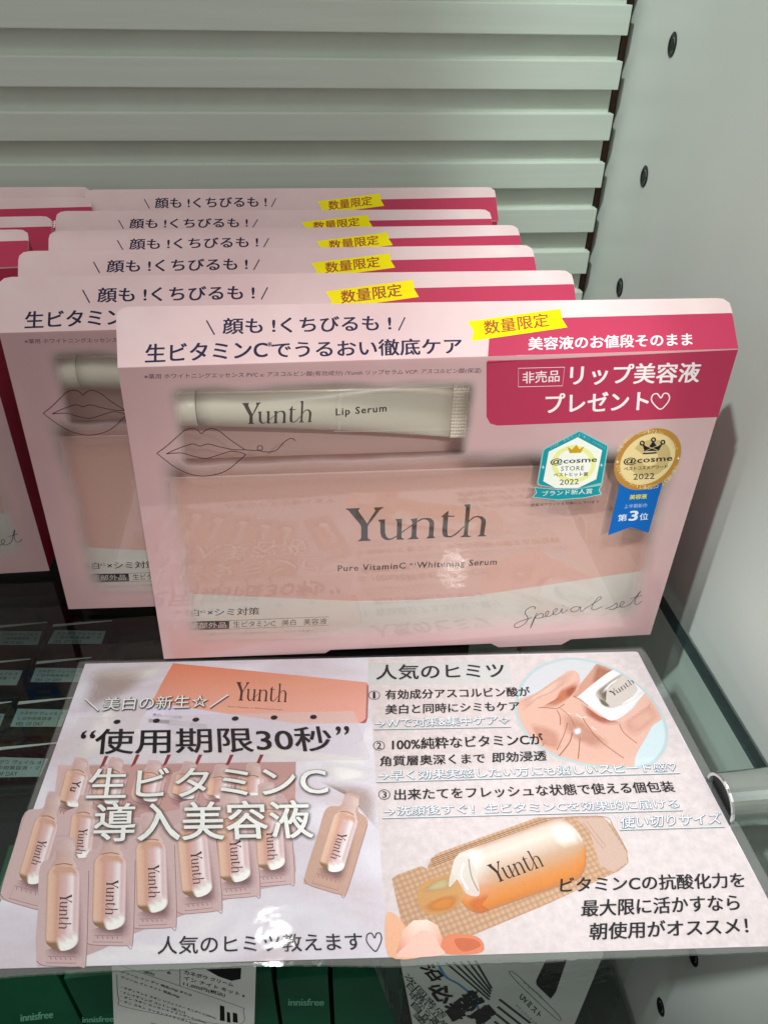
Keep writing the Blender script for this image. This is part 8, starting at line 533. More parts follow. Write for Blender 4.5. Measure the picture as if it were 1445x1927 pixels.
 ('S',[(120.16,-82.39),(137.92,-76.32),(157.86,-70.18)],0.2,'#9b6f4e',0.7,4,0,1),
 ('S',[(120.1,-82.99),(137.82,-76.95),(157.71,-70.84)],0.2,'#9b6f4e',0.7,4,0,1),
 ('S',[(158.3,-68.19),(175.78,-68.23),(178.19,-71.95),(179.95,-80.28)],0.3,'#b48a74',0.6,4,0,1),
 ('P',[(166.91,-68.69),(176.11,-68.63),(179.53,-80.27),(178.87,-83.77),(173.87,-86.6),(170.39,-84.32),(170.22,-72.61)],'#d8b8ac',0.85,4),
 ('S',[(170.29,-69.77),(173.79,-78.26),(172.86,-79.13),(169.11,-70.3)],0.22,'#c09a8c',0.8,5,1,0),
 ('G',[[(125.87,-88.22),(125.92,-88.47),(126.0,-88.87),(126.1,-89.35),(126.2,-89.83),(126.28,-90.23),(126.37,-90.63),(126.45,-91.03),(126.5,-91.29),(126.53,-91.42)],[(125.89,-85.89),(126.01,-86.47),(126.21,-87.42),(126.44,-88.56),(126.67,-89.69),(126.86,-90.62),(127.05,-91.55),(127.24,-92.47),(127.36,-93.09),(127.42,-93.38)],[(126.31,-83.14),(126.5,-84.1),(126.82,-85.68),(127.2,-87.56),(127.57,-89.41),(127.87,-90.93),(128.18,-92.44),(128.48,-93.93),(128.68,-94.93),(128.77,-95.4)],[(127.32,-80.69),(127.57,-81.97),(127.98,-84.07),(128.46,-86.55),(128.94,-88.99),(129.33,-90.98),(129.71,-92.95),(130.09,-94.89),(130.35,-96.2),(130.47,-96.81)],[(129.11,-78.81),(129.39,-80.29),(129.84,-82.72),(130.38,-85.58),(130.91,-88.38),(131.34,-90.67),(131.76,-92.92),(132.18,-95.14),(132.46,-96.63),(132.59,-97.32)],[(132.36,-77.65),(132.63,-79.16),(133.06,-81.63),(133.57,-84.54),(134.07,-87.4),(134.49,-89.73),(134.89,-92.03),(135.29,-94.28),(135.55,-95.8),(135.68,-96.5)],[(136.49,-76.32),(136.74,-77.84),(137.14,-80.34),(137.61,-83.28),(138.07,-86.16),(138.45,-88.52),(138.83,-90.83),(139.19,-93.11),(139.44,-94.64),(139.55,-95.35)],[(140.67,-74.97),(140.89,-76.51),(141.26,-79.03),(141.69,-82.0),(142.12,-84.91),(142.46,-87.29),(142.8,-89.63),(143.14,-91.93),(143.36,-93.47),(143.47,-94.19)],[(147.02,-72.92),(147.22,-74.48),(147.53,-77.04),(147.9,-80.06),(148.26,-83.01),(148.56,-85.43),(148.85,-87.8),(149.14,-90.13),(149.33,-91.7),(149.42,-92.43)],[(153.49,-70.83),(153.64,-72.41),(153.9,-75.02),(154.21,-78.08),(154.51,-81.08),(154.76,-83.53),(155.0,-85.94),(155.23,-88.31),(155.39,-89.9),(155.47,-90.64)],[(157.86,-69.42),(157.99,-71.02),(158.21,-73.65),(158.48,-76.74),(158.73,-79.77),(158.94,-82.25),(159.15,-84.68),(159.35,-87.08),(159.49,-88.68),(159.55,-89.43)],[(160.5,-68.56),(160.62,-70.18),(160.82,-72.82),(161.06,-75.94),(161.29,-78.98),(161.48,-81.48),(161.66,-83.92),(161.84,-86.33),(161.96,-87.94),(162.02,-88.7)],[(162.31,-68.44),(162.41,-69.99),(162.59,-72.53),(162.8,-75.52),(163.0,-78.45),(163.17,-80.85),(163.33,-83.21),(163.49,-85.53),(163.6,-87.09),(163.65,-87.81)],[(164.18,-69.36),(164.26,-70.67),(164.4,-72.84),(164.56,-75.41),(164.72,-77.92),(164.85,-79.99),(164.98,-82.02),(165.11,-84.03),(165.19,-85.38),(165.23,-86.01)],[(165.64,-71.09),(165.7,-72.08),(165.79,-73.7),(165.91,-75.62),(166.02,-77.52),(166.11,-79.09),(166.2,-80.63),(166.29,-82.16),(166.35,-83.19),(166.38,-83.68)],[(166.56,-73.1),(166.6,-73.73),(166.66,-74.78),(166.73,-76.04),(166.8,-77.28),(166.85,-78.31),(166.91,-79.33),(166.97,-80.34),(167.01,-81.03),(167.02,-81.35)],[(167.22,-75.34),(167.24,-75.61),(167.26,-76.06),(167.29,-76.59),(167.32,-77.12),(167.34,-77.56),(167.36,-78.0),(167.39,-78.44),(167.4,-78.74),(167.41,-78.88)]],[['#d8c2b8','#f4f2f0','#e6ece8','#dcd4cc','#d8b8a8','#d29a78','#d8905e','#d5853f','#c97c44','#b07e5c'],['#d8c2b8','#f4f2f0','#e6ece8','#dcd4cc','#d8b8a8','#d29a78','#d8905e','#d5853f','#c97c44','#b07e5c'],['#d8c2b8','#f4f2f0','#e6ece8','#dcd4cc','#d8b8a8','#d29a78','#d8905e','#d5853f','#c97c44','#b07e5c'],['#d8c2b8','#f4f2f0','#e6ece8','#dcd4cc','#d8b8a8','#d29a78','#d8905e','#d5853f','#c97c44','#b07e5c'],['#d8c2b8','#f4f2f0','#e6ece8','#dcd4cc','#d8b8a8','#d29a78','#d8905e','#d5853f','#c97c44','#b07e5c'],['#d8c2b8','#f4f2f0','#e6ece8','#dcd4cc','#d8b8a8','#d29a78','#d8905e','#d5853f','#c97c44','#b07e5c'],['#c4a494','#e2cec4','#ead9d0','#d9c0b2','#c9a68e','#cb9a74','#d48c52','#d5853f','#c97c44','#b07e5c'],['#c4a494','#e2cec4','#ead9d0','#d9c0b2','#c9a68e','#cb9a74','#d48c52','#d5853f','#c97c44','#b07e5c'],['#c4a494','#e2cec4','#ead9d0','#d9c0b2','#c9a68e','#cb9a74','#d48c52','#d5853f','#c97c44','#b07e5c'],['#c4a494','#e2cec4','#ead9d0','#d9c0b2','#c9a68e','#cb9a74','#d48c52','#d5853f','#c97c44','#b07e5c'],['#c4a494','#e2cec4','#ead9d0','#d9c0b2','#c9a68e','#cb9a74','#d48c52','#d5853f','#c97c44','#b07e5c'],['#c4a494','#e2cec4','#f8f6f2','#f2e6de','#c9a68e','#cb9a74','#d48c52','#d5853f','#c97c44','#b07e5c'],['#c4a494','#e2cec4','#f8f6f2','#f2e6de','#c9a68e','#cb9a74','#d48c52','#d5853f','#c97c44','#b07e5c'],['#c4a494','#e2cec4','#f8f6f2','#f2e6de','#c9a68e','#cb9a74','#d48c52','#d5853f','#c97c44','#b07e5c'],['#c4a494','#e2cec4','#ead9d0','#d9c0b2','#c9a68e','#cb9a74','#d48c52','#d5853f','#c97c44','#b07e5c'],['#c4a494','#e2cec4','#ead9d0','#d9c0b2','#c9a68e','#cb9a74','#d48c52','#d5853f','#c97c44','#b07e5c'],['#c4a494','#e2cec4','#ead9d0','#d9c0b2','#c9a68e','#cb9a74','#d48c52','#d5853f','#c97c44','#b07e5c']],5),
 ('Q',[(115.47,-90.65),(117.22,-87.85),(121.38,-86.34),(126.06,-85.67),(128.53,-90.33),(127.4,-94.14),(122.25,-96.77),(117.59,-96.9),(115.49,-94.25)],'#c99660',1,5),
 ('B',[(116.22,-90.27),(121.34,-86.76),(125.83,-86.25),(126.25,-89.42),(119.73,-90.81)],'#c9b48a',0.9,5),
 ('B',[(116.62,-94.68),(122.8,-91.73),(127.37,-91.9),(125.47,-95.8),(118.77,-96.72)],'#dc8a44',0.9,5),
 ('Q',[(127.17,-81.87),(131.56,-79.84),(133.1,-86.36),(133.05,-92.12),(129.21,-91.17),(128.67,-86.19),(124.66,-89.36)],'#ece2dc',0.75,6),
 ('S',[(130.04,-81.97),(128.67,-86.19),(130.12,-90.39)],0.5,'#fbfaf6',0.9,6,0,1),
 ('S',[(131.57,-80.98),(131.65,-86.3),(133.07,-90.9)],0.4,'#b89c8c',0.7,6,0,1),
 ('B',[(129.29,-93.58),(136.33,-91.43),(133.36,-95.32),(136.22,-96.99),(131.44,-97.74)],'#df7a40',0.7,6),
 ('Y',(138.19,-88.88),(153.81,-83.88),(136.75,-83.77),'#3a2a26',1,8),
 ('Q',[(106.22,-107.72),(106.17,-96.63),(109.44,-97.52),(111.8,-102.14),(110.0,-106.44),(115.04,-108.42)],'#ecb494',1,6),
 ('G',[[(108.31,-107.45),(110.34,-101.34),(113.59,-98.6),(117.44,-98.44),(120.34,-100.22),(121.3,-103.98),(121.19,-107.73)],[(108.56,-108.17),(111.59,-105.06),(114.06,-102.22),(116.77,-101.58),(118.9,-103.15),(120.13,-105.75),(120.83,-108.29)]],[['#d98a70','#f0c0ac','#f8dccf','#f8dccf','#f0c4b2','#e8a48c','#d98a70'],['#e09a84','#f0b8a8','#f6cfc4','#f6d2c8','#f2c0b2','#e8a898','#e09a88']],6),
 ('Q',[(108.56,-108.09),(111.6,-104.92),(114.07,-102.08),(116.79,-101.44),(118.99,-103.01),(120.21,-105.76),(120.85,-108.15)],'#f2c4b8',1,7),
 ('Q',[(121.19,-107.73),(121.3,-103.98),(124.64,-102.63),(130.58,-103.6),(132.3,-106.22),(130.3,-108.09)],'#e08564',1,6),
 ('Q',[(124.46,-104.1),(129.72,-104.3),(131.33,-106.19),(126.29,-107.43)],'#dd7854',0.5,7),
]
ART['tag'] = [
 ('S',[(24.81,-68.34),(43.9,-89.89)],0.2,'#4a5050',1,4,0,1),
 ('S',[(43.9,-89.89),(45.67,-76.79)],0.2,'#4a5050',1,4,0,1),
 ('S',[(23.68,-76.03),(20.83,-95.36),(22.94,-103.66),(52.2,-125.04),(63.09,-127.79),(64.64,-116.09),(63.49,-112.3),(43.9,-89.89)],0.2,'#4a5050',1,4,0,1),
 ('P',[(54.57,-78.71),(67.15,-80.41),(66.08,-89.13),(62.7,-89.86),(58.46,-85.34)],'#1c1e1c',1,3),
 ('T','カネボウ クリーム',(46.61,-80.66),(62.7,-94.8),(47.16,-77.62),'#232028',0.012,1,4),
 ('T','イン ナイト キット a',(45.85,-85.05),(66.12,-104.9),(46.4,-81.95),'#232028',0.012,1,4),
 ('T','11,000円(税込)',(45.08,-90.15),(58.88,-103.2),(45.68,-86.79),'#232028',0.012,1,4),
 ('T','6',(40.75,-79.37),(41.94,-80.04),(41.22,-76.96),'#232028',0.012,1,4),
 ('T','(税込)',(32.91,-77.25),(36.11,-79.99),(33.41,-74.86),'#232028',0.012,1,4),
 ('T','クリーム イン デイ 現品(40g) または',(25.15,-75.35),(46.86,-99.71),(25.61,-73.3),'#232028',0.012,1,4),
 ('T','クリーム イン ナイト 現品(40g)',(24.45,-79.25),(42.25,-99.96),(24.92,-77.17),'#232028',0.012,1,4),
 ('T','・ラディアント スキン リファイナー ミニボトル(30mL)',(23.02,-87.26),(53.38,-121.68),(23.51,-85.1),'#232028',0.012,1,4),
 ('T','・4 レイヤリング コットン 5枚入×2',(22.4,-90.74),(42.6,-113.99),(22.89,-88.56),'#232028',0.012,1,4),
 ('T','・オン スキン エッセンス V ミニボトル(10mL)',(21.74,-94.48),(49.21,-124.77),(22.23,-92.26),'#232028',0.012,1,4),
 ('T','・オン スキン エッセンス F ミニボトル(10mL)',(21.06,-98.28),(47.78,-128.35),(21.56,-96.03),'#232028',0.012,1,4),
 ('P',[(56.38,-109.43),(57.91,-110.72),(56.73,-124.22),(54.94,-123.04)],'#1c1e1c',1,3),
 ('P',[(58.39,-115.75),(59.47,-116.96),(58.76,-126.2),(57.45,-125.13)],'#1c1e1c',1,3),
 ('P',[(60.56,-116.99),(62.13,-118.33),(61.54,-126.9),(59.72,-125.71)],'#1c1e1c',1,3),
 ('T','お',(17.1,-120.48),(18.43,-121.79),(17.93,-116.72),'#232028',0.012,1,4),
 ('S',[(28.68,-118.6),(37.0,-126.08)],0.25,'#303434',1,4,0,1),
]
ART['green'] = [
 ('T','innisfree',(-29.93,-142.67),(-16.97,-142.22),(-28.21,-135.79),'#79bfa0',0.02,1,4),
 ('T','innisfree',(-6.43,-149.66),(5.95,-151.7),(-5.28,-144.07),'#79bfa0',0.02,1,4),
 ('T','innisfree',(80.23,-153.73),(95.48,-157.39),(80.61,-146.88),'#79bfa0',0.02,1,4),
]
ART['pack'] = [
 ('P',[(124.41,-72.86),(203.15,-87.04),(202.38,-163.09),(133.04,-144.86)],'#d6d9d4',1,1),
 ('P',[(118.77,-71.68),(124.92,-72.97),(124.54,-102.9),(120.29,-97.06)],'#2f4a40',1,1),
 ('T','部員',(147.6,-115.86),(160.35,-143.36),(154.01,-104.77),'#1b1c1a',0.06,1,5),
 ('T','沿',(132.01,-82.22),(138.04,-96.3),(136.6,-79.84),'#1b1c1a',0.06,1,5),
 ('T','必着',(136.11,-100.68),(149.08,-136.27),(141.19,-94.63),'#1b1c1a',0.06,1,5),
 ('S',[(138.72,-80.29),(142.68,-92.6),(148.73,-101.12),(155.48,-115.16),(162.81,-144.0)],1.0,'#4a90c0',1,4,0,1),
 ('T','次回来店',(126.47,-89.02),(144.03,-130.88),(127.95,-85.88),'#2a2c2a',0.012,1,5),
 ('T','日焼け止め',(127.61,-97.29),(145.88,-141.35),(129.1,-94.06),'#2a2c2a',0.012,1,5),
 ('T','中から選べる',(128.78,-105.86),(147.81,-152.25),(130.3,-102.51),'#2a2c2a',0.012,1,5),
 ('T','目的別に',(130.0,-114.73),(149.82,-163.61),(131.53,-111.27),'#2a2c2a',0.012,1,5),
 ('T','塗り直し',(131.26,-123.93),(151.91,-175.46),(132.81,-120.35),'#2a2c2a',0.012,1,5),
 ('S',[(141.92,-80.96),(161.94,-117.2)],0.9,'#3a3e3e',1,4,0,1),
 ('S',[(144.67,-81.1),(161.91,-114.62)],0.9,'#3a3e3e',1,4,0,1),
 ('S',[(147.42,-81.24),(161.88,-112.07)],0.9,'#3a3e3e',1,4,0,1),
 ('S',[(150.18,-81.37),(161.85,-109.55)],0.9,'#3a3e3e',1,4,0,1),
 ('S',[(152.95,-81.51),(161.82,-107.05)],0.9,'#3a3e3e',1,4,0,1),
 ('S',[(165.99,-117.64),(182.24,-144.67)],1.2,'#3a3e3e',1,4,0,1),
 ('S',[(166.03,-124.45),(182.25,-152.18)],1.2,'#3a3e3e',1,4,0,1),
 ('S',[(166.07,-131.44),(182.26,-159.89)],1.2,'#3a3e3e',1,4,0,1),
 ('S',[(166.11,-138.62),(182.26,-167.82)],1.2,'#3a3e3e',1,4,0,1),
 ('P',[(180.59,-86.89),(189.01,-88.2),(188.94,-116.57),(187.7,-122.24),(179.92,-108.19),(179.16,-104.32)],'#141615',1,4),
 ('S',[(170.37,-96.82),(192.73,-137.46),(192.9,-142.53),(169.62,-99.76)],0.25,'#2a2c2a',1,4,1,1),
 ('T','UVミスト',(174.12,-118.26),(185.26,-140.06),(174.99,-114.1),'#3a3e3e',0.03,1,5),
 ('T','トライアル',(174.26,-105.67),(183.9,-121.87),(174.62,-104.04),'#5a5e5e',0.01,1,5),
 ('T','ナチュラルタッチ',(173.32,-125.94),(185.17,-148.28),(173.59,-123.36),'#5a5e5e',0.01,1,5),
]
ART['tubep'] = [
 ('Y',(34.88,97.45),(56.99,97.35),(35.45,103.97),'#58544c',1,4),
 ('T','~Lip Serum',(64.69,98.45),(80.97,98.74),(64.76,101.66),'#4a463e',0.022,1,4),
]
# ------------------------------------------------------------------ helpers
def hexlin(h):
    h = h.lstrip('#'); o = []
    for i in (0, 2, 4):
        c = int(h[i:i+2], 16) / 255
        o.append(c / 12.92 if c <= 0.04045 else ((c + 0.055) / 1.055) ** 2.4)
    return tuple(o)
def rgba(h): return hexlin(h) + (1,)

class NT:
    """small node-tree writer"""
    def __init__(s, name):
        s.m = bpy.data.materials.new(name); s.m.use_nodes = True; s.t = s.m.node_tree; s.t.nodes.clear()
        s.out = s.t.nodes.new('ShaderNodeOutputMaterial')
    def n(s, kind, **kw):
        x = s.t.nodes.new('ShaderNode' + kind)
        for k, v in kw.items(): setattr(x, k, v)
        return x
    def l(s, a, b): s.t.links.new(a, b)
    def put(s, sock, v):
        if hasattr(v, 'is_output'): s.l(v, sock)
        else: sock.default_value = v
    def math(s, op, a, b=0.0, clamp=False):
        x = s.n('Math', operation=op, use_clamp=clamp); s.put(x.inputs[0], a); s.put(x.inputs[1], b); return x.outputs[0]
    def step(s, v, a, b):
        x = s.n('MapRange', interpolation_type='SMOOTHSTEP'); s.put(x.inputs[0], v); s.put(x.inputs[1], a); s.put(x.inputs[2], b); return x.outputs[0]
    def noise(s, scale, detail=3, rough=0.55, coord='Object', vec=None, dist=0.0):
        if vec is None: vec = s.n('TexCoord').outputs[coord]
        x = s.n('TexNoise'); s.l(vec, x.inputs['Vector']); x.inputs['Scale'].default_value = scale; x.inputs['Detail'].default_value = detail
        x.inputs['Roughness'].default_value = rough; x.inputs['Distortion'].default_value = dist
        return x.outputs['Fac']
    def ramp(s, fac, stops):
        x = s.n('ValToRGB'); s.l(fac, x.inputs[0]); e = x.color_ramp.elements
        while len(e) < len(stops): e.new(0.5)
        for q, (p, c) in zip(e, stops): q.position = p; q.color = c
        return x.outputs[0]
    def mixc(s, f, a, b, blend='MIX'):
        x = s.n('Mix', data_type='RGBA', blend_type=blend); s.put(x.inputs[0], f); s.put(x.inputs[6], a); s.put(x.inputs[7], b); return x.outputs[2]
    def bsdf(s, col, rough=0.5, metal=0.0, ior=1.45, coat=0.0, coat_r=0.05, normal=None, spec=0.5):
        x = s.n('BsdfPrincipled'); s.put(x.inputs['Base Color'], col); s.put(x.inputs['Roughness'], rough); s.put(x.inputs['Metallic'], metal)
        x.inputs['IOR'].default_value = ior; x.inputs['Coat Weight'].default_value = coat; x.inputs['Coat Roughness'].default_value = coat_r
        x.inputs['Specular IOR Level'].default_value = spec
        if normal is not None: s.l(normal, x.inputs['Normal'])
        return x.outputs[0]
    def bump(s, h, strength=0.2, dist=0.001):
        x = s.n('Bump'); x.inputs['Strength'].default_value = strength; x.inputs['Distance'].default_value = dist; s.l(h, x.inputs['Height']); return x.outputs[0]
    def fres(s, f0, normal=None):
        """the same reflectance seen from either side of a thin sheet"""
        g = s.n('NewGeometry'); d = s.n('VectorMath', operation='DOT_PRODUCT'); s.l(normal or g.outputs['Normal'], d.inputs[0]); s.l(g.outputs['Incoming'], d.inputs[1])
        k = s.math('POWER', s.math('SUBTRACT', 1.0, s.math('ABSOLUTE', d.outputs['Value']), True), 5.0)
        return s.math('ADD', f0, s.math('MULTIPLY', k, 1 - f0), True)
    def mix(s, f, a, b):
        x = s.n('MixShader'); s.put(x.inputs[0], f); s.l(a, x.inputs[1]); s.l(b, x.inputs[2]); return x.outputs[0]
    def done(s, sh): s.l(sh, s.out.inputs[0]); return s.m

def mat_plain(name, h, rough=0.5, var=0.06, scale=60, **kw):
    t = NT(name); c = hexlin(h)
    n = t.noise(scale)
    lo = tuple(x * (1 - var) for x in c) + (1,); hi = tuple(min(1, x * (1 + var)) for x in c) + (1,)
    return t.done(t.bsdf(t.ramp(n, [(0.3, lo), (0.7, hi)]), rough, **kw))
def mat_ink(name, rough=0.45, coat=0.0, noise=0.0, nscale=900, tex=None):
    t = NT(name); a = t.n('Attribute', attribute_name='Col')
    col = a.outputs['Color']; nrm = None
    if noise:
        f = t.noise(nscale, 4, 0.7)
        col = t.mixc(1.0, col, t.ramp(f, [(0.3, (1 - noise,) * 3 + (1,)), (0.7, (1, 1, 1, 1))]), 'MULTIPLY')
    if tex == 'mesh':
        tc = t.n('TexCoord').outputs['Object']; mp = t.n('Mapping'); t.l(tc, mp.inputs[0]); mp.inputs['Rotation'].default_value = (0, 0, -0.33)
        ck = t.n('TexVoronoi', feature='F1'); t.l(mp.outputs[0], ck.inputs['Vector']); ck.inputs['Scale'].default_value = 620; ck.inputs['Randomness'].default_value = 0.12
        col = t.mixc(1.0, col, t.ramp(ck.outputs['Distance'], [(0.2, (1.08, 1.06, 1.04, 1)), (0.55, (0.80, 0.76, 0.72, 1))]), 'MULTIPLY')
    sh = t.bsdf(col, rough, coat=coat, normal=nrm, spec=0.12)
    return t.done(t.mix(a.outputs['Alpha'], t.n('BsdfTransparent').outputs[0], sh))

# text outlines, one mesh per string, unit em
_tc = {}
def glyphs(s, off, res):
    k = (s, off, res)
    if k not in _tc:
        c = bpy.data.curves.new('lettering', 'FONT'); c.body = s.lstrip('~'); c.size = 1; c.offset = off; c.space_character = 1.16 if s[0] == '~' else 1; c.resolution_u = res; c.fill_mode = 'FRONT'
        o = bpy.data.objects.new('lettering', c); COL.objects.link(o)
        dg = bpy.context.evaluated_depsgraph_get(); m = bpy.data.meshes.new_from_object(o.evaluated_get(dg))
        V = [(v.co.x, v.co.y) for v in m.vertices]; F = [tuple(p.vertices) for p in m.polygons]
        bpy.data.objects.remove(o); bpy.data.curves.remove(c); bpy.data.meshes.remove(m)
        xs = [p[0] for p in V]; ys = [p[1] for p in V]; x0, x1, y0, y1 = min(xs), max(xs), min(ys), max(ys)
        _tc[k] = ([((x - x0) / (x1 - x0), (y - y0) / max(1e-6, y1 - y0)) for x, y in V], F)
    return _tc[k]
def smooth(pts, closed, k=6):
    n = len(pts); out = []
    if n < 3: return list(pts)
    g = lambda i: pts[i % n] if closed else pts[max(0, min(n - 1, i))]
    for i in range(n if closed else n - 1):
        p0, p1, p2, p3 = g(i - 1), g(i), g(i + 1), g(i + 2)
        for j in range(k):
            t = j / k
            out.append(tuple(0.5 * (2 * p1[d] + (p2[d] - p0[d]) * t + (2 * p0[d] - 5 * p1[d] + 4 * p2[d] - p3[d]) * t * t + (3 * p1[d] - p0[d] - 3 * p2[d] + p3[d]) * t ** 3) for d in (0, 1)))
    if not closed: out.append(pts[-1])
    return out
LAY = 0.0008   # mm of paint between two inks
class Art:
    """flat printed shapes of one sheet: local mm -> verts, faces, colours"""
    def __init__(s): s.V = []; s.F = []; s.C = []; s.M = []
    def tri(s, pts, faces, cols, ly, mi=0):
        b = len(s.V); s.V += [(p[0], p[1], ly * LAY) for p in pts]
        for f in faces: s.F.append(tuple(b + i for i in f)); s.C.append([cols[i] for i in f] if isinstance(cols, list) else [cols] * len(f)); s.M.append(mi)
    def poly(s, pts, col, a=1, ly=1, mi=0):
        t = tessellate_polygon([[Vector((p[0], p[1], 0)) for p in pts]])
        s.tri(pts, t, hexlin(col) + (a,), ly, mi)
    def text(s, st, bl, br, tl, col, off, a, ly, ring=False):
        hgt = math.hypot(tl[0] - bl[0], tl[1] - bl[1])
        V, F = glyphs(st, 0, 1 if hgt < 1.6 else (2 if hgt < 4 else 4))
        if ring: sh = [(r * math.cos(k * 0.7854 + r), r * math.sin(k * 0.7854 + r)) for r in (off * .45, off) for k in range(8)]
        elif off >= 0.011: sh = [(0, 0)] + [(off * p, off * q) for p, q in ((.9, .45), (-.9, -.45), (-.9, .45), (.9, -.45))]
        else: sh = [(0, 0)]
        for k, (dx, dy) in enumerate(sh):     # a heavier weight: the same outline printed again, a hair to each side
            dx *= hgt; dy *= hgt
            s.tri([(dx + bl[0] + x * (br[0] - bl[0]) + y * (tl[0] - bl[0]), dy + bl[1] + x * (br[1] - bl[1]) + y * (tl[1] - bl[1])) for x, y in V], F, hexlin(col) + (a,), ly + k * 0.05)
    def stroke(s, pts, wd, col, a, ly, closed, sm):
        if sm: pts = smooth(pts, closed)
        n = len(pts); L = []; R = []
        for i in range(n):
            p = pts[i]; q0 = pts[(i - 1) % n] if closed or i else p; q1 = pts[(i + 1) % n] if closed or i < n - 1 else p
            dx, dy = q1[0] - q0[0], q1[1] - q0[1]; l = math.hypot(dx, dy) or 1; h = wd / 2
            L.append((p[0] - dy / l * h, p[1] + dx / l * h)); R.append((p[0] + dy / l * h, p[1] - dx / l * h))
        fs = [(i, (i + 1) % n, n + (i + 1) % n, n + i) for i in range(n if closed else n - 1)]
        s.tri(L + R, [f[::-1] for f in fs], hexlin(col) + (a,), ly)
    def logo(s, bl, br, tl, col, a, ly):
        for q in LOGO:
            k = 4.0   # the logo's own height unit: a quarter of its width
            s.poly([(bl[0] + x * (br[0] - bl[0]) + y * k * (tl[0] - bl[0]), bl[1] + x * (br[1] - bl[1]) + y * k * (tl[1] - bl[1])) for x, y in q], col, a, ly)
    def grid(s, rows, cols, ly):
        m = len(rows[0]); pts = [p for r in rows for p in r]; cl = [hexlin(c) + (1,) for r in cols for c in r]
        fs = [(i * m + j, i * m + j + 1, (i + 1) * m + j + 1, (i + 1) * m + j) for i in range(len(rows) - 1) for j in range(m - 1)]
        s.tri(pts, fs, cl, ly)
    def blob(s, pts, col, a, ly):
        """a printed tone that fades out towards its rim"""
        pts = smooth(pts, True, 4); n = len(pts); c = (sum(p[0] for p in pts) / n, sum(p[1] for p in pts) / n); K = ((1, 0), (.8, .22), (.6, .62), (.4, .92), (.2, 1))
        V = [(c[0] + (p[0] - c[0]) * k, c[1] + (p[1] - c[1]) * k) for k, _ in K for p in pts] + [c]; h = hexlin(col)
        cl = [h + (a * w_,) for _, w_ in K for p in pts] + [h + (a,)]
        F = [(r * n + i, r * n + (i + 1) % n, (r + 1) * n + (i + 1) % n, (r + 1) * n + i) for r in range(len(K) - 1) for i in range(n)] + [(4 * n + i, 4 * n + (i + 1) % n, 5 * n) for i in range(n)]
        s.tri(V, F, cl, ly)
    def refine(s, size):
        """split long edges so the print can follow a curved surface"""
        for _ in range(6):
            F, C, M = [], [], []; done = True
            for f, c, m in zip(s.F, s.C, s.M):
                n = len(f); L = [math.dist(s.V[f[i]], s.V[f[(i + 1) % n]]) for i in range(n)]; k = max(range(n), key=lambda i: L[i])
                if n > 3: parts = [((f[0], f[i], f[i + 1]), (c[0], c[i], c[i + 1])) for i in range(1, n - 1)]; done = False
                elif L[k] > size:
                    a_, b_, o_ = f[k], f[(k + 1) % 3], f[(k + 2) % 3]; s.V.append(tuple((p + q) / 2 for p, q in zip(s.V[a_], s.V[b_]))); m_ = len(s.V) - 1; done = False
                    parts = [((a_, m_, o_), (c[0],) * 3), ((m_, b_, o_), (c[0],) * 3)]
                else: parts = [(f, c)]
                for q, w_ in parts: F.append(q); C.append(list(w_)); M.append(m)
            s.F, s.C, s.M = F, C, M
            if done: break
        return s
    def load(s, items):
        def under(e): return {'S': 5, 'G': 3, 'C': 5, 'Y': 6}.get(e[0], len(e) - 1)
        rank = 0
        for e in sorted(items, key=lambda e: e[under(e)]):      # every shape gets its own hair of height, in printing order
            rank += 1; i_ = under(e); e = e[:i_] + (rank,) + e[i_ + 1:]
            k = e[0]
            if k == 'P': s.poly(*e[1:])
            elif k == 'Q': s.poly(smooth(e[1], True, 4), *e[2:])
            elif k == 'B': s.blob(*e[1:])
            elif k == 'R': s.poly(*e[1:], mi=1)
            elif k == 'M': s.poly(*e[1:], mi=2)
            elif k == 'T': s.text(*e[1:])
            elif k == 'H': s.text(*e[1:], ring=True)
            elif k == 'S': s.stroke(e[1], e[2], e[3], e[4], e[5], e[6], e[7])
            elif k == 'Y': s.logo(*e[1:])
            elif k == 'G': s.grid(*e[1:])
            elif k == 'C': s.poly([(e[1][0] + e[2] * math.cos(i * .3927), e[1][1] + e[2] * .8 * math.sin(i * .3927)) for i in range(16)], e[3], e[4], e[5])
        return s

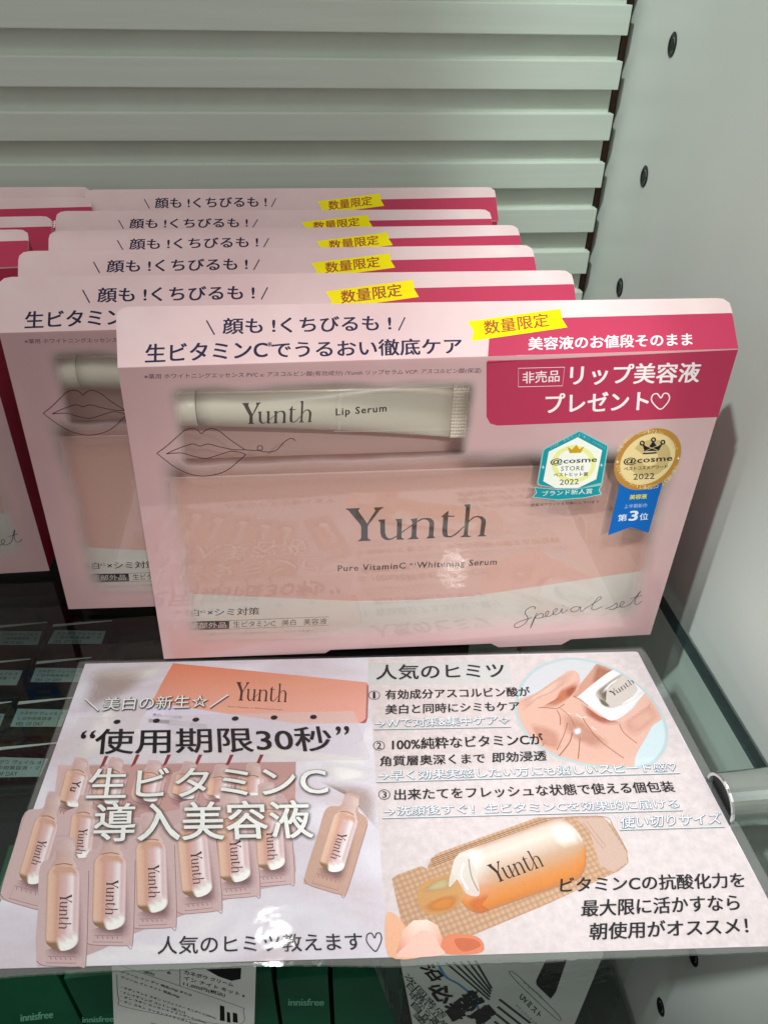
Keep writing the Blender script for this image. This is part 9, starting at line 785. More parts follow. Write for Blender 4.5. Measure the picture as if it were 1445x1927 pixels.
class MB:
    """mesh under construction: verts in metres, faces with material slot and optional colours"""
    def __init__(s): s.V = []; s.F = []; s.M = []; s.C = []
    def face(s, pts, mi=0):
        b = len(s.V); s.V += [tuple(p) for p in pts]; s.F.append(tuple(range(b, b + len(pts)))); s.M.append(mi); s.C.append(None)
    def flat(s, pts, f, mi=0):
        t = tessellate_polygon([[Vector((p[0], p[1], 0)) for p in pts]])
        b = len(s.V); s.V += [f(p) for p in pts]
        for q in t: s.F.append(tuple(b + i for i in q)); s.M.append(mi); s.C.append(None)
    def slab(s, pts, f, g, mi=0, mi_side=None):
        """plate with outline pts between the maps f (front) and g (back)"""
        s.flat(pts, f, mi); s.flat(pts, g, mi); n = len(pts)
        for i in range(n): s.face([f(pts[i]), f(pts[(i + 1) % n]), g(pts[(i + 1) % n]), g(pts[i])], mi if mi_side is None else mi_side)
    def box(s, a, b, mi=0):
        (x0, y0, z0), (x1, y1, z1) = a, b
        c = [(x0, y0, z0), (x1, y0, z0), (x1, y1, z0), (x0, y1, z0), (x0, y0, z1), (x1, y0, z1), (x1, y1, z1), (x0, y1, z1)]
        k = len(s.V); s.V += c
        for f in ((0, 3, 2, 1), (4, 5, 6, 7), (0, 1, 5, 4), (1, 2, 6, 5), (2, 3, 7, 6), (3, 0, 4, 7)): s.F.append(tuple(k + i for i in f)); s.M.append(mi); s.C.append(None)
    def art(s, art, f, slots=(0,)):
        b = len(s.V); s.V += [f(p) for p in art.V]
        for q, c, m in zip(art.F, art.C, art.M): s.F.append(tuple(b + i for i in q)); s.M.append(slots[m]); s.C.append(c)
    def loft(s, rings, mi=0, cap=True):
        n = len(rings[0]); b = len(s.V)
        for r in rings: s.V += [tuple(p) for p in r]
        for k in range(len(rings) - 1):
            for i in range(n): s.F.append((b + k * n + i, b + k * n + (i + 1) % n, b + (k + 1) * n + (i + 1) % n, b + (k + 1) * n + i)); s.M.append(mi); s.C.append(None)
        if cap:
            for k in (0, len(rings) - 1): s.F.append(tuple(b + k * n + i for i in range(n))); s.M.append(mi); s.C.append(None)
    def build(s, name, mats, parent=None, bevel=0, smooth_=False, weld=False):
        m = bpy.data.meshes.new(name); m.from_pydata(s.V, [], s.F)
        for x in (mats if isinstance(mats, (list, tuple)) else [mats]): m.materials.append(x)
        m.polygons.foreach_set('material_index', s.M)
        if any(c is not None for c in s.C):
            at = m.color_attributes.new('Col', 'FLOAT_COLOR', 'CORNER'); dat = []
            for f, c in zip(s.F, s.C):
                for i in range(len(f)): dat += (c[i] if c else (1, 1, 1, 1))
            at.data.foreach_set('color', dat)
        if weld:
            bm = bmesh.new(); bm.from_mesh(m); bmesh.ops.remove_doubles(bm, verts=bm.verts, dist=1e-6); bmesh.ops.recalc_face_normals(bm, faces=bm.faces)
            if bevel: bmesh.ops.bevel(bm, geom=[e for e in bm.edges if len(e.link_faces) == 2 and e.calc_face_angle() > 0.6], offset=bevel, segments=2, affect='EDGES', profile=0.7)
            bm.to_mesh(m); bm.free()
        if smooth_: m.polygons.foreach_set('use_smooth', [True] * len(m.polygons))
        m.update()
        o = bpy.data.objects.new(name, m); COL.objects.link(o); o.parent = parent
        return o
def tag(o, label, cat, group=None):
    o['label'] = label; o['category'] = cat
    if group: o['group'] = group
    return o
def thing(name, label, cat, loc=(0, 0, 0), rot=(0, 0, 0), group=None):
    o = bpy.data.objects.new(name, None); COL.objects.link(o); o.location = loc; o.rotation_euler = rot; o.empty_display_size = 0.01
    return tag(o, label, cat, group)
def dup(root, loc, rot, label):
    r = root.copy(); COL.objects.link(r); r.location = loc; r.rotation_euler = rot; r['label'] = label
    for ch in root.children:
        c = ch.copy(); COL.objects.link(c); c.parent = r
        for g in ch.children:
            d = g.copy(); COL.objects.link(d); d.parent = c
    return r

# ------------------------------------------------------------------ materials
M_ink = mat_ink('box_ink', 0.5)
M_cardink = mat_ink('poster_ink', 0.55, noise=0.09, nscale=1300)
M_stucco = mat_ink('poster_stucco', 0.6, noise=0.20, nscale=330)
M_meshink = mat_ink('poster_strip_mesh', 0.6, tex='mesh')
PINK = '#e9bcbd'
def pink_board(name, rough, coat):
    t = NT(name); n = t.noise(26, 4, 0.6)
    c = t.ramp(n, [(0.30, rgba('#e6c4c8')), (0.55, rgba('#ecd0d2')), (0.75, rgba('#f0dada'))])
    tl = t.n('BsdfTranslucent'); t.l(c, tl.inputs[0])
    return t.done(t.mix(0.14, t.bsdf(c, rough, coat=coat, coat_r=0.12, spec=0.25), tl.outputs[0]))
M_board = pink_board('pink_board', 0.5, 0.0)
M_magside = mat_plain('crimson_board', '#a81c40', 0.4, coat=0.3)
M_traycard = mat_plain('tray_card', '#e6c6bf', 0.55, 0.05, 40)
M_ledge = mat_plain('tray_ledge_dimmed', '#bd948b', 0.5, 0.05, 40)  # tray card darkened in colour to offset the strong light on the ledge
def film():
    t = NT('printed_film')
    tc = t.n('TexCoord').outputs['Object']; sp = t.n('SeparateXYZ'); t.l(tc, sp.inputs[0]); u, v = sp.outputs[0], sp.outputs[2]
    wob = t.math('MULTIPLY', t.math('SUBTRACT', t.noise(30, 2, vec=tc), 0.5), 0.006)
    u2 = t.math('ADD', u, wob); v2 = t.math('ADD', v, wob)
    def win(u0, u1, v0, v1, s_, sb=None):
        a = t.math('MULTIPLY', t.step(u2, u0 - s_, u0 + s_), t.math('SUBTRACT', 1.0, t.step(u2, u1 - s_, u1 + s_)))
        sb = sb or s_
        b = t.math('MULTIPLY', t.step(v2, v0 - sb, v0 + sb), t.math('SUBTRACT', 1.0, t.step(v2, v1 - s_, v1 + s_)))
        return t.math('MULTIPLY', a, b)
    A = win(0.0158, 0.1072, 0.0850, 0.1110, 0.0024)
    B = win(0.0105, 0.1780, 0.0100, 0.0850, 0.0044, 0.0062)
    clear = t.math('MAXIMUM', A, B)
    op = t.math('SUBTRACT', 1.0, t.math('MULTIPLY', clear, 0.985))
    pn = t.noise(26, 4, 0.6, vec=tc)
    edge = t.ramp(op, [(0.0, rgba('#f8eeea')), (0.6, rgba('#f4dcda')), (1.0, rgba('#f0c9ca'))])
    col = t.mixc(1.0, edge, t.ramp(pn, [(0.3, (0.94, 0.90, 0.92, 1)), (0.7, (1, 1, 1, 1))]), 'MULTIPLY')
    tl = t.n('BsdfTranslucent'); t.l(col, tl.inputs[0])
    sheet = t.mix(op, t.n('BsdfTransparent').outputs[0], t.mix(0.26, t.bsdf(col, 0.5, spec=0.0), tl.outputs[0]))
    bn = t.bump(t.math('ADD', t.noise(30, 2, 0.5, vec=tc), t.math('MULTIPLY', t.noise(260, 2, 0.5, vec=tc), 0.10)), 0.07, 0.0010)
    gl = t.n('BsdfGlossy'); gl.inputs['Roughness'].default_value = 0.035; t.l(bn, gl.inputs['Normal'])
    return t.done(t.mix(t.fres(0.12, bn), sheet, gl.outputs[0]))
M_film = film()
def clear_film(name, ior, rough, bs, bscale, tint=(1, 1, 1, 1), bdist=0.0006, haze=0.0):
    t = NT(name); bn = t.bump(t.noise(bscale, 3, 0.5), bs, bdist)
    gl = t.n('BsdfGlossy'); gl.inputs['Roughness'].default_value = rough; t.l(bn, gl.inputs['Normal'])
    tr = t.n('BsdfTransparent'); tr.inputs[0].default_value = tint
    body = tr.outputs[0]
    if haze: body = t.mix(haze, body, t.bsdf((0.8, 0.8, 0.78, 1), 0.6, spec=0.0))
    return t.done(t.mix(t.fres(ior, bn), body, gl.outputs[0]))
M_lam = clear_film('laminate_film', 0.05, 0.03, 0.30, 60, (0.985, 0.99, 0.985, 1), haze=0.010)
M_lamrim = clear_film('laminate_rim', 0.05, 0.08, 0.3, 120, (0.9, 0.93, 0.91, 1), haze=0.13)
M_lamedge = clear_film('laminate_edge', 0.10, 0.2, 0.5, 300, (0.62, 0.68, 0.66, 1))
M_glass = clear_film('shelf_glass', 0.045, 0.01, 0.0, 10, (0.92, 0.97, 0.95, 1))
def glass_edge():
    t = NT('glass_edge')
    tr = t.n('BsdfTransparent'); tr.inputs[0].default_value = rgba('#5a7a78')
    return t.done(t.mix(0.55, tr.outputs[0], t.bsdf(rgba('#2c4046'), 0.15)))
M_gedge = glass_edge()
def cloth():
    t = NT('poster_cloth'); tc = t.n('TexCoord').outputs['Object']
    mp = t.n('Mapping'); t.l(tc, mp.inputs[0]); mp.inputs['Rotation'].default_value = (0, 0, 0.6); mp.inputs['Scale'].default_value = (1, 2.2, 1)
    n = t.noise(24, 3, 0.5, vec=mp.outputs[0], dist=0.8); g = t.noise(900, 3, 0.7, vec=tc)
    c = t.ramp(n, [(0.25, rgba('#d0bfc4')), (0.45, rgba('#d8d0dc')), (0.58, rgba('#dfdae6')), (0.74, rgba('#eeecf1'))])
    return t.done(t.bsdf(t.mixc(1.0, c, t.ramp(g, [(0.3, (0.93, 0.92, 0.94, 1)), (0.7, (1, 1, 1, 1))]), 'MULTIPLY'), 0.6, spec=0.12))
M_cloth = cloth()
M_wall = mat_plain('painted_panel', '#b9bfb6', 0.38, 0.03, 14)
def slatmat():
    t = NT('slat_paint'); tc = t.n('TexCoord').outputs['Object']; mp = t.n('Mapping'); t.l(tc, mp.inputs[0]); mp.inputs['Scale'].default_value = (0.15, 1, 4)
    n = t.noise(60, 4, 0.6, vec=mp.outputs[0])
    return t.done(t.bsdf(t.ramp(n, [(0.3, rgba('#c6cfc5')), (0.7, rgba('#cfd7cd'))]), 0.33, normal=t.bump(n, 0.06, 0.0004)))
M_slat = slatmat()
M_backing = mat_plain('backing_paint', '#ccd2c8', 0.5, 0.03)
def sidemat():
    t = NT('side_panel_paint'); tc = t.n('TexCoord').outputs['Object']
    n = t.noise(7, 3, 0.5, vec=tc); mp = t.n('Mapping'); t.l(tc, mp.inputs[0]); mp.inputs['Rotation'].default_value = (0.6, 0, 0); mp.inputs['Scale'].default_value = (1, 9, 1.2)
    sc = t.noise(22, 4, 0.6, vec=mp.outputs[0])
    base = t.ramp(n, [(0.35, rgba('#d0d5cf')), (0.65, rgba('#dadfd9'))])
    col = t.mixc(1.0, base, t.ramp(sc, [(0.70, (1, 1, 1, 1)), (0.86, (0.84, 0.86, 0.84, 1))]), 'MULTIPLY')
    return t.done(t.bsdf(col, 0.36))
M_side = sidemat()
M_dark = mat_plain('black_metal', '#3c4042', 0.3, 0.1, metal=0.8)
M_brown = mat_plain('gap_wood', '#4a3423', 0.7)
M_chrome = NT('chrome'); M_chrome = M_chrome.done(M_chrome.bsdf(M_chrome.ramp(M_chrome.noise(40), [(0.3, (0.58, 0.64, 0.62, 1)), (0.7, (0.70, 0.76, 0.73, 1))]), 0.2, 1.0))
M_black = mat_plain('black_carton', '#0b0d0d', 0.45, 0.2, 80)
M_lidlabel = mat_plain('label_paper', '#98acac', 0.55, 0.05, 80)
M_white = mat_plain('white_card', '#d9dcd6', 0.5, 0.03)
M_green = mat_plain('green_carton', '#0d573a', 0.4, 0.1, 50)
M_lower = mat_plain('lower_shelf_board', '#1c2420', 0.5, 0.1)
M_tube = NT('tube_plastic'); M_tube = M_tube.done(M_tube.bsdf(M_tube.ramp(M_tube.noise(30), [(0.3, rgba('#e2d9c6')), (0.7, rgba('#e8e0d0'))]), 0.3))
M_pouch = mat_plain('pouch_paper', '#dcd6ce', 0.6, 0.04, 35)

mm = 0.001
ZG = -0.0028                                     # glass top at y = 0; it falls by SIG per metre to the back
gz = lambda y: ZG + SIG * y
# ------------------------------------------------------------------ setting: slatted back wall, side panel, glass shelf
wall = thing('slat_wall', 'grey green slatted back wall of the display behind the pink boxes', 'wall', (-0.05, YW, 0))
b = MB(); b.box((-0.55, 0.0052, -0.40), (XS + 0.05 - 0.0012, 0.018, 0.34)); b.build('backing_board', M_backing, wall)
for k in range(-5, 27):
    zt = Z0 - k * PZ
    b = MB(); b.box((-0.55, 0.0, zt - HT), (XS + 0.05, 0.0052 + 0.0005, zt)); b.build('slat', M_slat, wall, bevel=0.0004, weld=True)
XP = XS + 0.0040
side = thing('side_panel', 'smooth grey side panel with a row of dark screw sockets at the right', 'panel', (XP, 0, 0))
b = MB(); b.box((0, -0.30, -0.42), (0.018, 0.24, 0.34)); b.build('board', M_side, side)
b = MB(); b.box((-0.0033, YW + 0.0085, -0.40), (-0.0004, YW + 0.016, 0.34)); b.build('gap_strip', M_brown, side)
for (y, z) in OUT['holes']:
    y *= mm; z *= mm; b = MB(); R = 0.0036; rings = []
    for (dx, r) in ((-0.0002, R * 1.12), (-0.0005, R), (-0.0005, R * 0.80), (-0.00005, R * 0.62)):
        rings.append([(dx, y + r * math.cos(i * math.pi / 12), z + r * 1.18 * math.sin(i * math.pi / 12)) for i in range(24)])
    b.loft(rings, cap=False); ob = b.build('screw_socket', M_dark, side, smooth_=True)
    b = MB(); b.flat([(0.62 * R * math.cos(i * math.pi / 3), 0.62 * R * 1.18 * math.sin(i * math.pi / 3)) for i in range(6)], lambda p: (-0.0003, y + p[0], z + p[1])); b.build('hex_recess', M_black, ob)
# glass
GT = 0.007
b = MB(); gx0, gx1, gy0, gy1 = -0.55, XG, -0.124, YW - 0.002
top = lambda x, y: (x, y, gz(y)); bot = lambda x, y: (x, y, gz(y) - GT)
b.face([top(gx0, gy0), top(gx1, gy0), top(gx1, gy1), top(gx0, gy1)]); b.face([bot(gx0, gy1), bot(gx1, gy1), bot(gx1, gy0), bot(gx0, gy0)])
b.face([bot(gx1, gy0), bot(gx1, gy1), top(gx1, gy1), top(gx1, gy0)], 1); b.face([bot(gx0, gy0), bot(gx1, gy0), top(gx1, gy0), top(gx0, gy0)], 1)
tag(b.build('glass_shelf', [M_glass, M_gedge]), 'green tinted glass shelf carrying the pink boxes and the laminated card', 'shelf')
# chrome clamp holding the glass to the side panel
br = thing('shelf_bracket', 'round chrome shelf bracket clamping the glass at the right edge', 'bracket', (0.2262, -0.0945, gz(-0.0945) + 0.0022))
b = MB(); rr = 0.0088; ring = lambda x, r: [(x, r * math.cos(i * math.pi / 20), r * 0.92 * math.sin(i * math.pi / 20)) for i in range(40)]
b.loft([ring(0.0015, rr * 0.80), ring(0.0, rr * 0.86), ring(0.0, rr * 0.97), ring(0.0006, rr), ring(XP - 0.2262, rr)], cap=False); b.build('barrel', M_chrome, br, smooth_=False)
b = MB(); b.flat([(0.82 * rr * math.cos(i * math.pi / 16), 0.76 * rr * math.sin(i * math.pi / 16)) for i in range(32)], lambda p: (0.0014, p[0], p[1])); b.build('end_cap', M_black, br)
b = MB(); b.face([(-4, -4, -0.95), (4, -4, -0.95), (4, 2, -0.95), (-4, 2, -0.95)]); fo = b.build('floor', mat_plain('floor_tile', '#4a4c4a', 0.5, 0.06, 3)); fo['kind'] = 'structure'
# lower shelf
b = MB(); b.box((-0.55, -0.16, -0.250), (XP - 0.003, YW - 0.002, -0.238)); tag(b.build('lower_shelf', M_lower), 'dark lower shelf board under the glass carrying the cartons', 'shelf')

# ------------------------------------------------------------------ the gift boxes (local: x = right, y = back, z = up the face)
DEP = 0.020
TOPW, TOPV = FL * math.sin(TH), FL * math.cos(TH)
HB = BH
face = lambda p: (p[0] * mm, -(p[2] if len(p) > 2 else 0) * mm, p[1] * mm)
def head(p):
    h = p[1] * mm; n = (p[2] if len(p) > 2 else 0) * mm
    return (p[0] * mm, h * math.sin(TH) - n * math.cos(TH), HB + h * math.cos(TH) + n * math.sin(TH))
headb = lambda p: (lambda q: (q[0], q[1] + 0.0004 * math.cos(TH), q[2] - 0.0004 * math.sin(TH)))(head((p[0], p[1])))
facel = lambda p: (p[0] * mm, -(p[2] if len(p) > 2 else 0) * mm, p[1] * mm)
GRP = 'pink gift boxes lined up on the shelf'
def pose(q): return (q[0], q[1], 0.001 + SIG * q[1]), (-q[3], 0, q[2])
loc, rot = pose(BOX[0])
proto = thing('gift_box', 'frontmost pink gift box standing right behind the laminated card', 'gift box', loc, rot, GRP)
b = MB(); b.flat(OUT['face'], face); b.art(Art().load(ART['face']), face, (1,)); b.build('window_film', [M_film, M_ink], proto)
b = MB(); b.slab(OUT['head'], head, headb); b.art(Art().load(ART['head']), head, (1,)); b.build('header_flap', [M_board, M_ink], proto)
W_ = OUT['face'][7][0] * mm; WT = OUT['face'][8][0] * mm; X0 = OUT['face'][0][0] * mm; XT = OUT['face'][9][0] * mm
def sidepanel(xb, xt, mi, nm):
    b = MB(); e = 0.0003
    pts = [(xb, e, 0), (xt, e, HB), (xt, TOPW * .9, HB + TOPV * .9), (xt, DEP, HB - 0.004), (xb, DEP, 0.0)]
    b.face(pts); return b.build(nm, mi, proto)
sidepanel(W_, WT, M_magside, 'side_panel'); sidepanel(X0, XT, M_board, 'side_panel')
b = MB(); b.face([(X0, DEP, 0), (W_, DEP, 0), (WT, DEP, HB - 0.004), (XT, DEP, HB - 0.004)]); b.face([(XT, DEP, HB - 0.004), (WT, DEP, HB - 0.004), (WT - .002, TOPW, HB + TOPV - .0006), (XT + .002, TOPW, HB + TOPV - .0006)])
b.face([(X0, 0.0003, 0), (W_, 0.0003, 0), (W_, DEP, 0), (X0, DEP, 0)]); b.build('back_panel', M_board, proto)
VL = 0.0775
b = MB(); b.face([(X0 + .002, 0.0165, VL), (W_ - .002, 0.0165, VL), (W_ - .002, 0.0165, HB - .001), (X0 + .002, 0.0165, HB - .001)])
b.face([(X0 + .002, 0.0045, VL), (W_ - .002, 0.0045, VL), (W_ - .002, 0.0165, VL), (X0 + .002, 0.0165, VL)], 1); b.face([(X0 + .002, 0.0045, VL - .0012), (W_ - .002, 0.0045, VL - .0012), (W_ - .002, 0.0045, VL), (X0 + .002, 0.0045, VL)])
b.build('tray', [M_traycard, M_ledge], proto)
LBL = ['second pink gift box, directly behind the frontmost one and shifted left', 'third pink gift box from the front in the middle row', 'fourth pink gift box from the front in the middle row', 'fifth pink gift box from the front, its right corner inside the one behind', 'rearmost pink gift box of the middle row, nearest the slatted wall']
for q, lb in zip(BOX[1:], LBL):
    if q == BOX[5]: q = (q[0], q[1] - 0.002, q[2], -0.03)
    dup(proto, *pose(q), lb)
LBL2 = ['pink gift box at the left frame edge ending in the script letters et', 'pink gift box in the left row whose crimson band shows brightest', 'pink gift box in the left row with its rounded corner left of the fourth box', 'dim pink gift box in the left row with a wide dark crimson band', 'rearmost dim pink gift box of the left row, against the wall']
for q, lb in zip(LBOX, LBL2): dup(proto, *pose(q), lb)

# tubes and pouches inside the boxes one can look into
def tube(q, label):
    l, r = pose(q); t = thing('lip_serum_tube', label, 'tube', l, r, 'cream tubes behind the box windows')
    yc = 0.0076; vA, vB = TUBE['capT'][1] * .5 + TUBE['capB'][1] * .5 - 2.6, TUBE['crT'][1] * .5 + TUBE['crB'][1] * .5 - 2.2
    rA = (TUBE['capT'][1] - TUBE['capB'][1]) * .5; hB = (TUBE['crT'][1] - TUBE['crB'][1]) * .5
    rA = min(rA, 6.3)
    u0, u1, u2, u3 = TUBE['cap0'][0], TUBE['cap1'][0], TUBE['body1'][0], TUBE['end'][0]
    N = 40
    def sec(u, a, hh, k):   # a: half depth, hh: half height
        vc = vA + (vB - vA) * (u - u1) / (u2 - u1) if u > u1 else vA
        return [(u * mm, yc + a * mm * math.cos(2 * math.pi * i / N), (vc + hh * math.sin(2 * math.pi * i / N)) * mm) for i in range(N)]
    def dims(u):
        s = max(0, min(1, (u - u1) / (u2 - u1))); return rA * (1 - s ** 1.6) + 0.55 * s ** 1.6, rA + (hB - rA) * s ** 1.5
    b = MB(); b.loft([sec(u1 + 0.25, rA * .93, rA * .93, 0)] + [sec(u, *dims(u), 0) for u in [u1 + .25 + (u2 - u1 - .25) * i / 16 for i in range(17)]])
    ar = Art().load(ART['tubep']).refine(0.9)
    def onto(p):
        s_ = dims(p[0]); vc = vA + (vB - vA) * (p[0] - u1) / (u2 - u1); d = max(-.98, min(.98, (p[1] - vc) / s_[1]))
        return (p[0] * mm, yc - (s_[0] * math.sqrt(1 - d * d) + 0.04) * mm, p[1] * mm)
    b.art(ar, onto, (1,)); o = b.build('tube_body', [M_tube, M_cardink], t, smooth_=True)
    b = MB(); b.loft([sec(u, rA * k, rA * k, 0) for u, k in ((u0, .86), (u0 + .25, .95), (u0 + .8, .985), (u1 - .3, 1.0), (u1, .97))]); b.build('cap', M_tube, t, smooth_=True)
    b = MB(); nu, nv = 6, 17; v0, v1 = vB - hB, vB + hB
    for sgn in (-1, 1):
        V = {}
        for i in range(nu + 1):
            for j in range(nv + 1): V[i, j] = ((u2 + (u3 - u2) * i / nu) * mm, yc + sgn * 0.00055, (v0 + (v1 - v0) * j / nv) * mm)
        for i in range(nu):
            for j in range(nv):
                c = [V[i, j], V[i + 1, j], V[i + 1, j + 1], V[i, j + 1]]; m_ = [sum(p[d] for p in c) / 4 for d in range(3)]; m_[1] += sgn * 0.00045
                for e in range(4): b.face([c[e], c[(e + 1) % 4], m_])
    b.face([((u3) * mm, yc - .00055, v0 * mm), ((u3) * mm, yc + .00055, v0 * mm), (u3 * mm, yc + .00055, v1 * mm), (u3 * mm, yc - .00055, v1 * mm)]); b.build('crimped_end', M_tube, t)
    return t
t0 = tube(BOX[0], 'cream lip serum tube in the upper window of the frontmost box')
dup(t0, *pose(BOX[1]), 'cream tube in the second box, only its cap end showing')
l, r = pose(BOX[0])
p0 = thing('serum_pouch', 'salmon and white serum pouch with large serif lettering in the frontmost box', 'pouch', l, r, 'salmon pouches behind the box windows')
pout = [(max(1.0, min(x, 185.5)), min(y, 76.9)) for x, y in OUT['pouch']]
b = MB(); b.slab(pout, lambda p: (p[0] * mm, 0.0045, p[1] * mm), lambda p: (p[0] * mm, 0.0150, p[1] * mm)); b.art(Art().load(ART['inner']), lambda p: (p[0] * mm, 0.0045 - p[2] * mm, p[1] * mm), (1,))
b.build('pouch_body', [M_pouch, M_cardink], p0)
dup(p0, *pose(BOX[1]), 'salmon and white pouch in the second box, cut off by the front box')
dup(p0, *pose(LBOX[0]), 'white lower end of a pouch inside the box at the left frame edge')

# ------------------------------------------------------------------ laminated card
cx_, cy_, co_ = Vector(CARD['x']), Vector(CARD['y']), Vector(CARD['org']); cn_ = cx_.cross(cy_)
card = thing('information_card', 'laminated pink product card with black and white writing lying at the front', 'card')
card.matrix_world = Matrix((cx_, cy_, cn_)).transposed().to_4x4(); card.location = co_
fl = lambda p: (p[0] * mm, p[1] * mm, (p[2] if len(p) > 2 else 0) * mm)
b = MB(); b.slab(OUT['paper'], fl, lambda p: (p[0] * mm, p[1] * mm, -0.00018)); b.art(Art().load(ART['card']), fl, (1, 2, 3)); b.build('printed_sheet', [M_cloth, M_cardink, M_stucco, M_meshink], card)
b = MB()
import random
random.seed(3)
def rough_edge(pts):
    out = []
    n = len(pts)
    for i in range(n):
        a, c = pts[i], pts[(i + 1) % n]; k = 26 if i < 9 else 1
        for j in range(k):
            s_ = j / k; jit = random.uniform(-.12, .12) if k > 1 and j else 0
            out.append((a[0] + (c[0] - a[0]) * s_, a[1] + (c[1] - a[1]) * s_ + jit))
    return out
lam = rough_edge(OUT['lam'])
b.flat(lam, lambda p: (p[0] * mm, p[1] * mm, 0.00052)); b.flat(lam, lambda p: (p[0] * mm, p[1] * mm, -0.00034), 2)
for i in range(len(lam)): b.face([(lam[i][0] * mm, lam[i][1] * mm, .00052), (lam[(i + 1) % len(lam)][0] * mm, lam[(i + 1) % len(lam)][1] * mm, .00052), (lam[(i + 1) % len(lam)][0] * mm, lam[(i + 1) % len(lam)][1] * mm, -.00034), (lam[i][0] * mm, lam[i][1] * mm, -.00034)], 1)
b.build('laminate', [M_lam, M_lamedge, M_lamrim], card)

# ------------------------------------------------------------------ things on the lower shelf
def carton(x0, x1, y0, y1, zt, h, body, name): b = MB(); b.box((0, 0, 0), (x1 - x0, y1 - y0, h)); return b
g_n = 0
gl = ['dark green carton, leftmost one under the card, cropped by the frame edge', 'dark green carton with pale lettering left of the white price card', 'dark green carton directly behind the white price card', 'dark green carton with pale lettering right of the white price card', 'dark green carton left of the clear bag, without lettering']
gt = [e for e in ART['green']]
gi = 0
for (xa, xb, za, zb, s), lb in zip(OUT['green'], gl):
    z1 = max(za, zb) * mm; x0, x1 = xa * mm, xb * mm; y0 = -0.080
    t = thing('green_carton', lb, 'carton', (x0, y0, -0.238), (0, 0, 0), 'green cartons on the lower shelf')
    b = MB(); b.box((0, 0, 0), (x1 - x0, 0.055, z1 + 0.238))
    b.build('carton_body', M_green, t, bevel=0.0006, weld=True)
    if s:
        e = gt[gi]; gi += 1
        b = MB(); b.art(Art().load([e]), lambda p: (p[0] * mm - x0, -0.0001 - p[2] * mm, p[1] * mm + 0.238), (0,)); b.build('lettering', M_cardink, t)
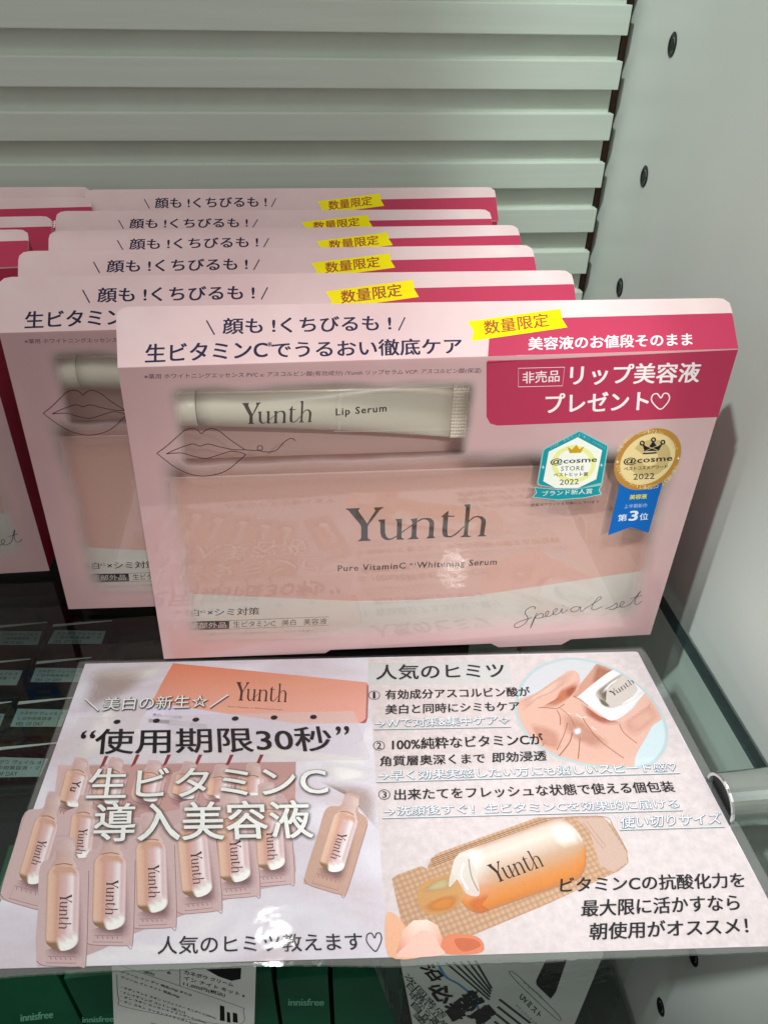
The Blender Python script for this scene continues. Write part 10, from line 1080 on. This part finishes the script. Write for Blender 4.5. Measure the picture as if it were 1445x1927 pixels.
# black cartons with pale lid labels
labels = ['black carton with a dim label, far left of the back row', 'black carton with a dim label, right one of the back row', 'black carton with a dim bluish label, left of the third row', 'black carton with a dim bluish label, beside the card corner', 'black carton with a pale label cut off by the left frame edge', 'black carton with the brightest pale label beside the card edge', 'black carton with a pale label nearest the viewer at the left']
LT = ['カネボウ ヴェイル オ', 'く日中用美容液・マ', 'VEIL OF DAY']
for i, (q, lb) in enumerate(zip(OUT['lids'], labels)):
    xs = [p[0] for p in q]; ys = [p[1] for p in q]; x0, x1, y0, y1 = min(xs) - 3.0, max(xs) + 3.0, min(ys) - 9, max(ys) + 5.5
    x1 = min(x1, [-55.5, 0, -57.5, 0, -59.2, 0, 0][i] or x1)
    x0 = max(x0, [-999, -54.5, -999, -56.5, -999, -58.5, -999][i])
    zt = -0.100; ox, oy = x0 * mm, y0 * mm
    t = thing('black_carton', lb, 'carton', (ox, oy, -0.238), (0, 0, 0), 'black cartons seen through the glass')
    b = MB(); b.box((0, 0, 0), ((x1 - x0) * mm, (y1 - y0) * mm, 0.238 + zt)); b.build('carton_body', M_black, t, bevel=0.0008, weld=True)
    f = lambda p: (p[0] * mm - ox, p[1] * mm - oy, 0.238 + zt + 0.0002 + (p[2] if len(p) > 2 else 0) * mm)
    b = MB(); b.flat([p for p in q], f)
    A = Art(); bl, br_, tr, tl = [Vector(p) for p in q]
    for k, s in enumerate(LT):
        v1 = 0.86 - k * 0.30; v0 = v1 - 0.20; P = lambda u_, v_: tuple(bl.lerp(br_, u_).lerp(tl.lerp(tr, u_), v_))
        A.text(s, P(.08, v0), P(.62 if k == 2 else .94, v0), P(.08, v1), '#3c4a4c', 0.012, 1, 1)
    b.art(A, f, (1,)); b.build('lid_label', [M_lidlabel, M_cardink], t)
    b = MB(); zz = 0.238 + zt + .0003; W2 = (x1 - x0) * mm; D2 = (y1 - y0) * mm
    b.face([(0.002, D2 - 0.0030, zz), (W2 - .001, D2 - .0008, zz), (W2 - .001, D2 - .0001, zz), (0.002, D2 - .0008, zz)]); b.build('flap_edge', M_white, t)
b = MB(); b.box((-0.50, 0.126, -0.2375), (0.20, 0.170, -0.018)); b.box((-0.50, 0.122, -0.060), (0.20, 0.1255, -0.055)); b.box((-0.50, 0.122, -0.100), (0.20, 0.1255, -0.095))  # black block added to darken the shaded wall; its bars stand for slat lines
tag(b.build('shade_block', M_black), 'wide added black block darkening the wall behind the black cartons under the glass', 'shade block')
# white price card and the clear bag
tagp = OUT['tag']
t = thing('price_card', 'white price card with small black Japanese text hanging under the laminated card', 'price card', (tagp[0][0] * mm, -0.095, tagp[0][1] * mm))
ox, oz = tagp[0][0] * mm, tagp[0][1] * mm
b = MB(); b.slab(tagp, lambda p: (p[0] * mm - ox, 0, p[1] * mm - oz), lambda p: (p[0] * mm - ox, 0.0006, p[1] * mm - oz)); b.art(Art().load(ART['tag']), lambda p: (p[0] * mm - ox, -0.0001 - p[2] * mm, p[1] * mm - oz), (1,))
b.build('card_sheet', [M_white, M_cardink], t)
pp = OUT['pack']; ox, oz = pp[3][0] * mm, pp[3][1] * mm
t = thing('bagged_carton', 'white printed carton in a clear plastic bag beside the side panel', 'bagged carton', (ox, -0.100, oz))
f = lambda p: (p[0] * mm - ox, -(p[2] if len(p) > 2 else 0) * mm, p[1] * mm - oz)
inn = ART['pack'][0][1]
b = MB(); b.slab(inn, lambda p: (p[0] * mm - ox, 0.0001, p[1] * mm - oz), lambda p: (p[0] * mm - ox, 0.030, p[1] * mm - oz)); b.art(Art().load(ART['pack'][1:]), f, (1,)); b.build('printed_carton', [M_white, M_cardink], t)
M_bag = clear_film('bag_film', 0.06, 0.08, 0.5, 90, (0.86, 0.90, 0.88, 1))
b = MB(); b.slab(pp, lambda p: (p[0] * mm - ox, -0.0025, p[1] * mm - oz), lambda p: (p[0] * mm - ox, 0.033, p[1] * mm - oz)); b.build('bag', M_bag, t)
